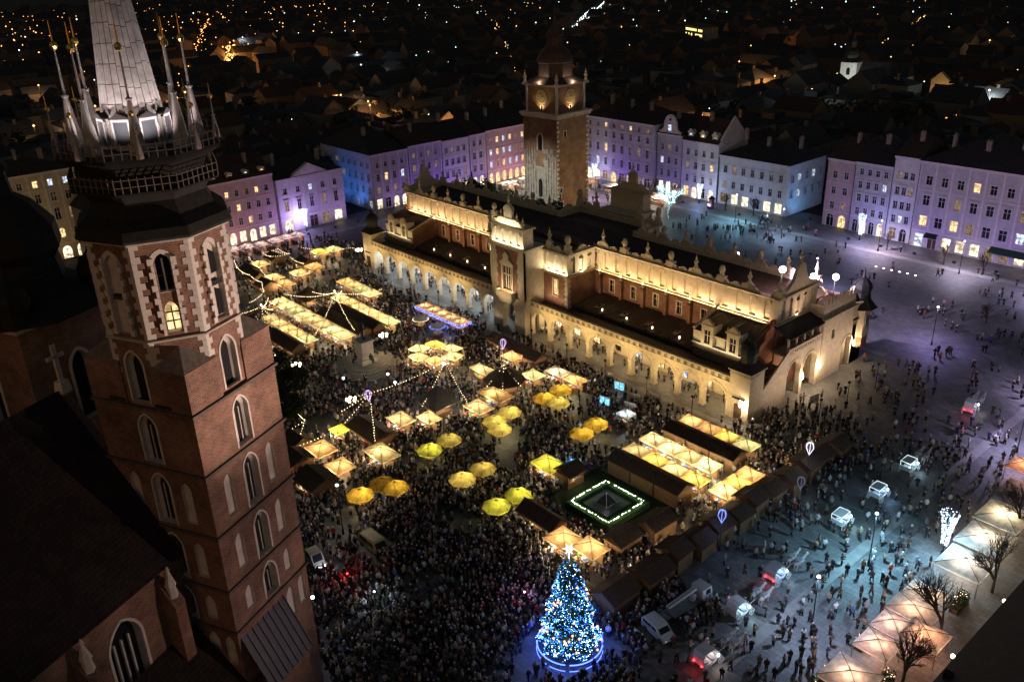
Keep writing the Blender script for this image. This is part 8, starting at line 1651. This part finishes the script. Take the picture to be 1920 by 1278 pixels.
# ---------------------------------------------------------------- people
rq = random.Random(99); PTS = []
def blocked(x, y):
    for ox, oy, a, b in OCC:
        if abs(x-ox) < a and abs(y-oy) < b: return True
    if 6 < abs(x) < 54 and 1.2 < y < 5.2: return False
    if -59.4 < x < 59.4 and -.4 < y < 37: return True
    if abs(x) < 5.5 and -2.4 < y < 0: return True
    if (x-64.3)**2+(y+91.6)**2 < 11**2 or x > 112: return True
    if x > 97.5 and -48 < y < 4: return rq.random() > .25
    return False
cellset = {}
def addp(x, y, mind):
    if y < -4 and x < 84 and rq.random() > .62+.3*(sin(.33*x+1.4*sin(.21*y))+sin(.41*y+1.2*sin(.17*x))): return False
    if blocked(x, y) or not in_view(x, y, 0, .09): return False
    k = (int(x//1), int(y//1))
    for i in (-1, 0, 1):
        for j in (-1, 0, 1):
            for (a, b) in cellset.get((k[0]+i, k[1]+j), ()):
                if (a-x)**2+(b-y)**2 < mind*mind: return False
    cellset.setdefault(k, []).append((x, y)); PTS.append((x, y)); return True
def fill(x0, x1, y0, y1, n, mind=.5):
    for _ in range(n): addp(rq.uniform(x0, x1), rq.uniform(y0, y1), mind)
fill(28, 84, -88, -40, 11000, .44)      # the dense crowd
fill(20, 76, -66, -5, 6000, .46)
fill(-50, 30, -62, -4, 7000, .48)
fill(-90, -48, -34, 6, 500, .7)
fill(58, 80, -12, 6, 520, .6); fill(60, 74, 6, 14, 70, .7)
fill(76, 97, -66, -14, 430, .65)
fill(77, 97, -16, 24, 190, .8)
fill(60, 80, 8, 40, 60, .9)
fill(-53, 53, 1.2, 5.2, 170, .6)
def groups(x0, x1, y0, y1, n):
    for _ in range(n):
        x, y = rq.uniform(x0, x1), rq.uniform(y0, y1)
        for k in range(rq.choice((1, 2, 2, 3, 4))): addp(x+rq.gauss(0, .8), y+rq.gauss(0, .8), .5)
for _ in range(170): _x, _y = rq.uniform(-48, 78), rq.uniform(-60, -5); [addp(_x+rq.gauss(0, 1.3), _y+rq.gauss(0, 1.3), .42) for _k in range(8)]
groups(-30, 90, 42, 104, 85); groups(-95, -40, 78, 106, 40); groups(-98, -60, -2, 44, 26); groups(60, 98, 20, 100, 44); groups(-12, 14, 82, 106, 26); groups(62, 96, -8, 40, 24)
def far_(p): return (p[0]-CAM.x)**2+(p[1]-CAM.y)**2
def shown(p):
    u, v = pix(p[0], p[1], 1.0); return 0 < u < 1920 and 0 < v < 1262 and not (v > 820 and u < 560+(v-820)*.17) and not (u > 1740 and v > 1278-(u-1745)*1.2)
vis = [p for p in PTS if shown(p)]; vis.sort(key=far_)
lone = [p for p in vis if (p[1] > 44 or p[0] > 78)]
picked = sorted(lone, key=far_)[:150]; ps = set(picked)
for p in vis:
    if len(picked) >= 300: break
    if p not in ps: picked.append(p); ps.add(p)
def where(p):
    x, y = p
    if hypot(x-TX, y-TY) < 9: return "by the Christmas tree"
    if x > 96: return "on the parasol terrace"
    if x > 78 and y < -36: return "by the lift truck"
    if x > 78 and y < -9: return "between carriages and light column"
    if x > 78 and y < 22: return "past the carriages"
    if x > 60 and y < 44: return "north of the hall"
    if y > 44: return "beyond the hall"
    if x > 64: return "by the orange tents"
    if x > 54: return "left of the Christmas tree"
    return "by the olive minibus"
cn = list(COATS)
for p in picked:
    coat = rq.choices(cn, CW)[0]; k = rq.randrange(6); w = where(p)
    o = put("person", person_variant(coat, k), None, (p[0], p[1], 0), rq.uniform(0, 2*pi), (rq.uniform(.95, 1.1),)*2+(rq.uniform(.92, 1.06),)); verb = ("standing", "walking", "striding", "arms raised", "raising a hand", "strolling")[k]
    tag(o, f"person in {coat} coat {verb} {w}", "person", f"people {w}")
rest = [p for p in PTS if p not in ps]
VS, FS, CS = [], [], []; off = 0
bc_ = [coords(m) for m in CROWDP]; bf = []
for m in CROWDP:
    m.calc_loop_triangles(); t_ = np.empty(len(m.loop_triangles)*3, np.int32); m.loop_triangles.foreach_get("vertices", t_); bf.append(t_.reshape(-1, 3))
for p in rest:
    k = rq.randrange(6); a = rq.uniform(0, 2*pi); s = rq.uniform(.96, 1.14); co = bc_[k]; C_, S_ = cos(a), sin(a); o = np.empty_like(co); o[:, 0] = (co[:, 0]*C_-co[:, 1]*S_)*s+p[0]; o[:, 1] = (co[:, 0]*S_+co[:, 1]*C_)*s+p[1]; o[:, 2] = co[:, 2]*s
    j = rq.uniform(.7, 1.3); ct = tuple(c*j for c in COATS[rq.choices(cn, CW)[0]]); VS.append(o); FS.append(bf[k]+off); CS.append(person_cols(co, ct, rq.choice(HATS), (.025, .025, .03))); off += len(co)
V_ = np.concatenate(VS); F_ = np.concatenate(FS); me = bpy.data.meshes.new("crowd"); me.vertices.add(len(V_)); me.vertices.foreach_set("co", V_.ravel()); me.loops.add(F_.size); me.loops.foreach_set("vertex_index", F_.ravel().astype(np.int32)); me.polygons.add(len(F_)); me.polygons.foreach_set("loop_start", np.arange(0, F_.size, 3, dtype=np.int32)); me.update(calc_edges=True); colour(me, np.concatenate(CS))
cr = bpy.data.objects.new("crowd", me); COL.objects.link(cr); cr["kind"] = "stuff"; cr["label"] = "thousands of people in winter coats filling the market"
print("people", len(picked), len(rest), "tris", len(F_), "houses", min(NH, len(cells)), len(cells))
# small coloured glints in the crowd
for x, y, c, p, l in ((48.8, -71.7, (1, .03, .03), 45, "red lit show lamp among the crowd by the church"), (54.1, -71.1, (.7, .95, 1), 60, "pair of cold white lamps in the crowd"), (66.9, -57.7, (.8, .4, 1), 40, "violet lit toy stand lamp left of the Christmas tree"), (49.5, -32.2, (.1, .5, 1), 60, "blue show lamp behind the lime tent")):
    t = thing("show_lamp", l, "lamp", (x, y, 0)); q = MB(); q.tube((0, 0, 0), (0, 0, 2.5), .04); q.build("stand", IRON, t); q = MB(); q.octa((0, 0, 2.6), .16); q.build("head", emit("show_"+l.split()[0], c, 5), t); lamp('POINT', (0, 0, 2.9), p, c, t, .15)

# ---------------------------------------------------------------- look-alikes are told apart by their order in the picture
def nth(k): return {1: "first", 2: "second", 3: "third", 4: "fourth", 5: "fifth", 6: "sixth", 7: "seventh", 8: "eighth", 9: "ninth", 10: "tenth"}.get(k) or str(k)+({1: "st", 2: "nd", 3: "rd"}.get(k % 10, "th") if k % 100 not in (11, 12, 13) else "th")
byl = {}
for o in COL.objects:
    if o.get("category") and o.get("label"): byl.setdefault(o["label"], []).append(o)
for l, os_ in byl.items():
    if len(os_) > 1:
        os_.sort(key=lambda o: pix(o.location.x, o.location.y, o.location.z)[0])
        for k, o in enumerate(os_): o["label"] = nth(k+1)+" from the left, "+l
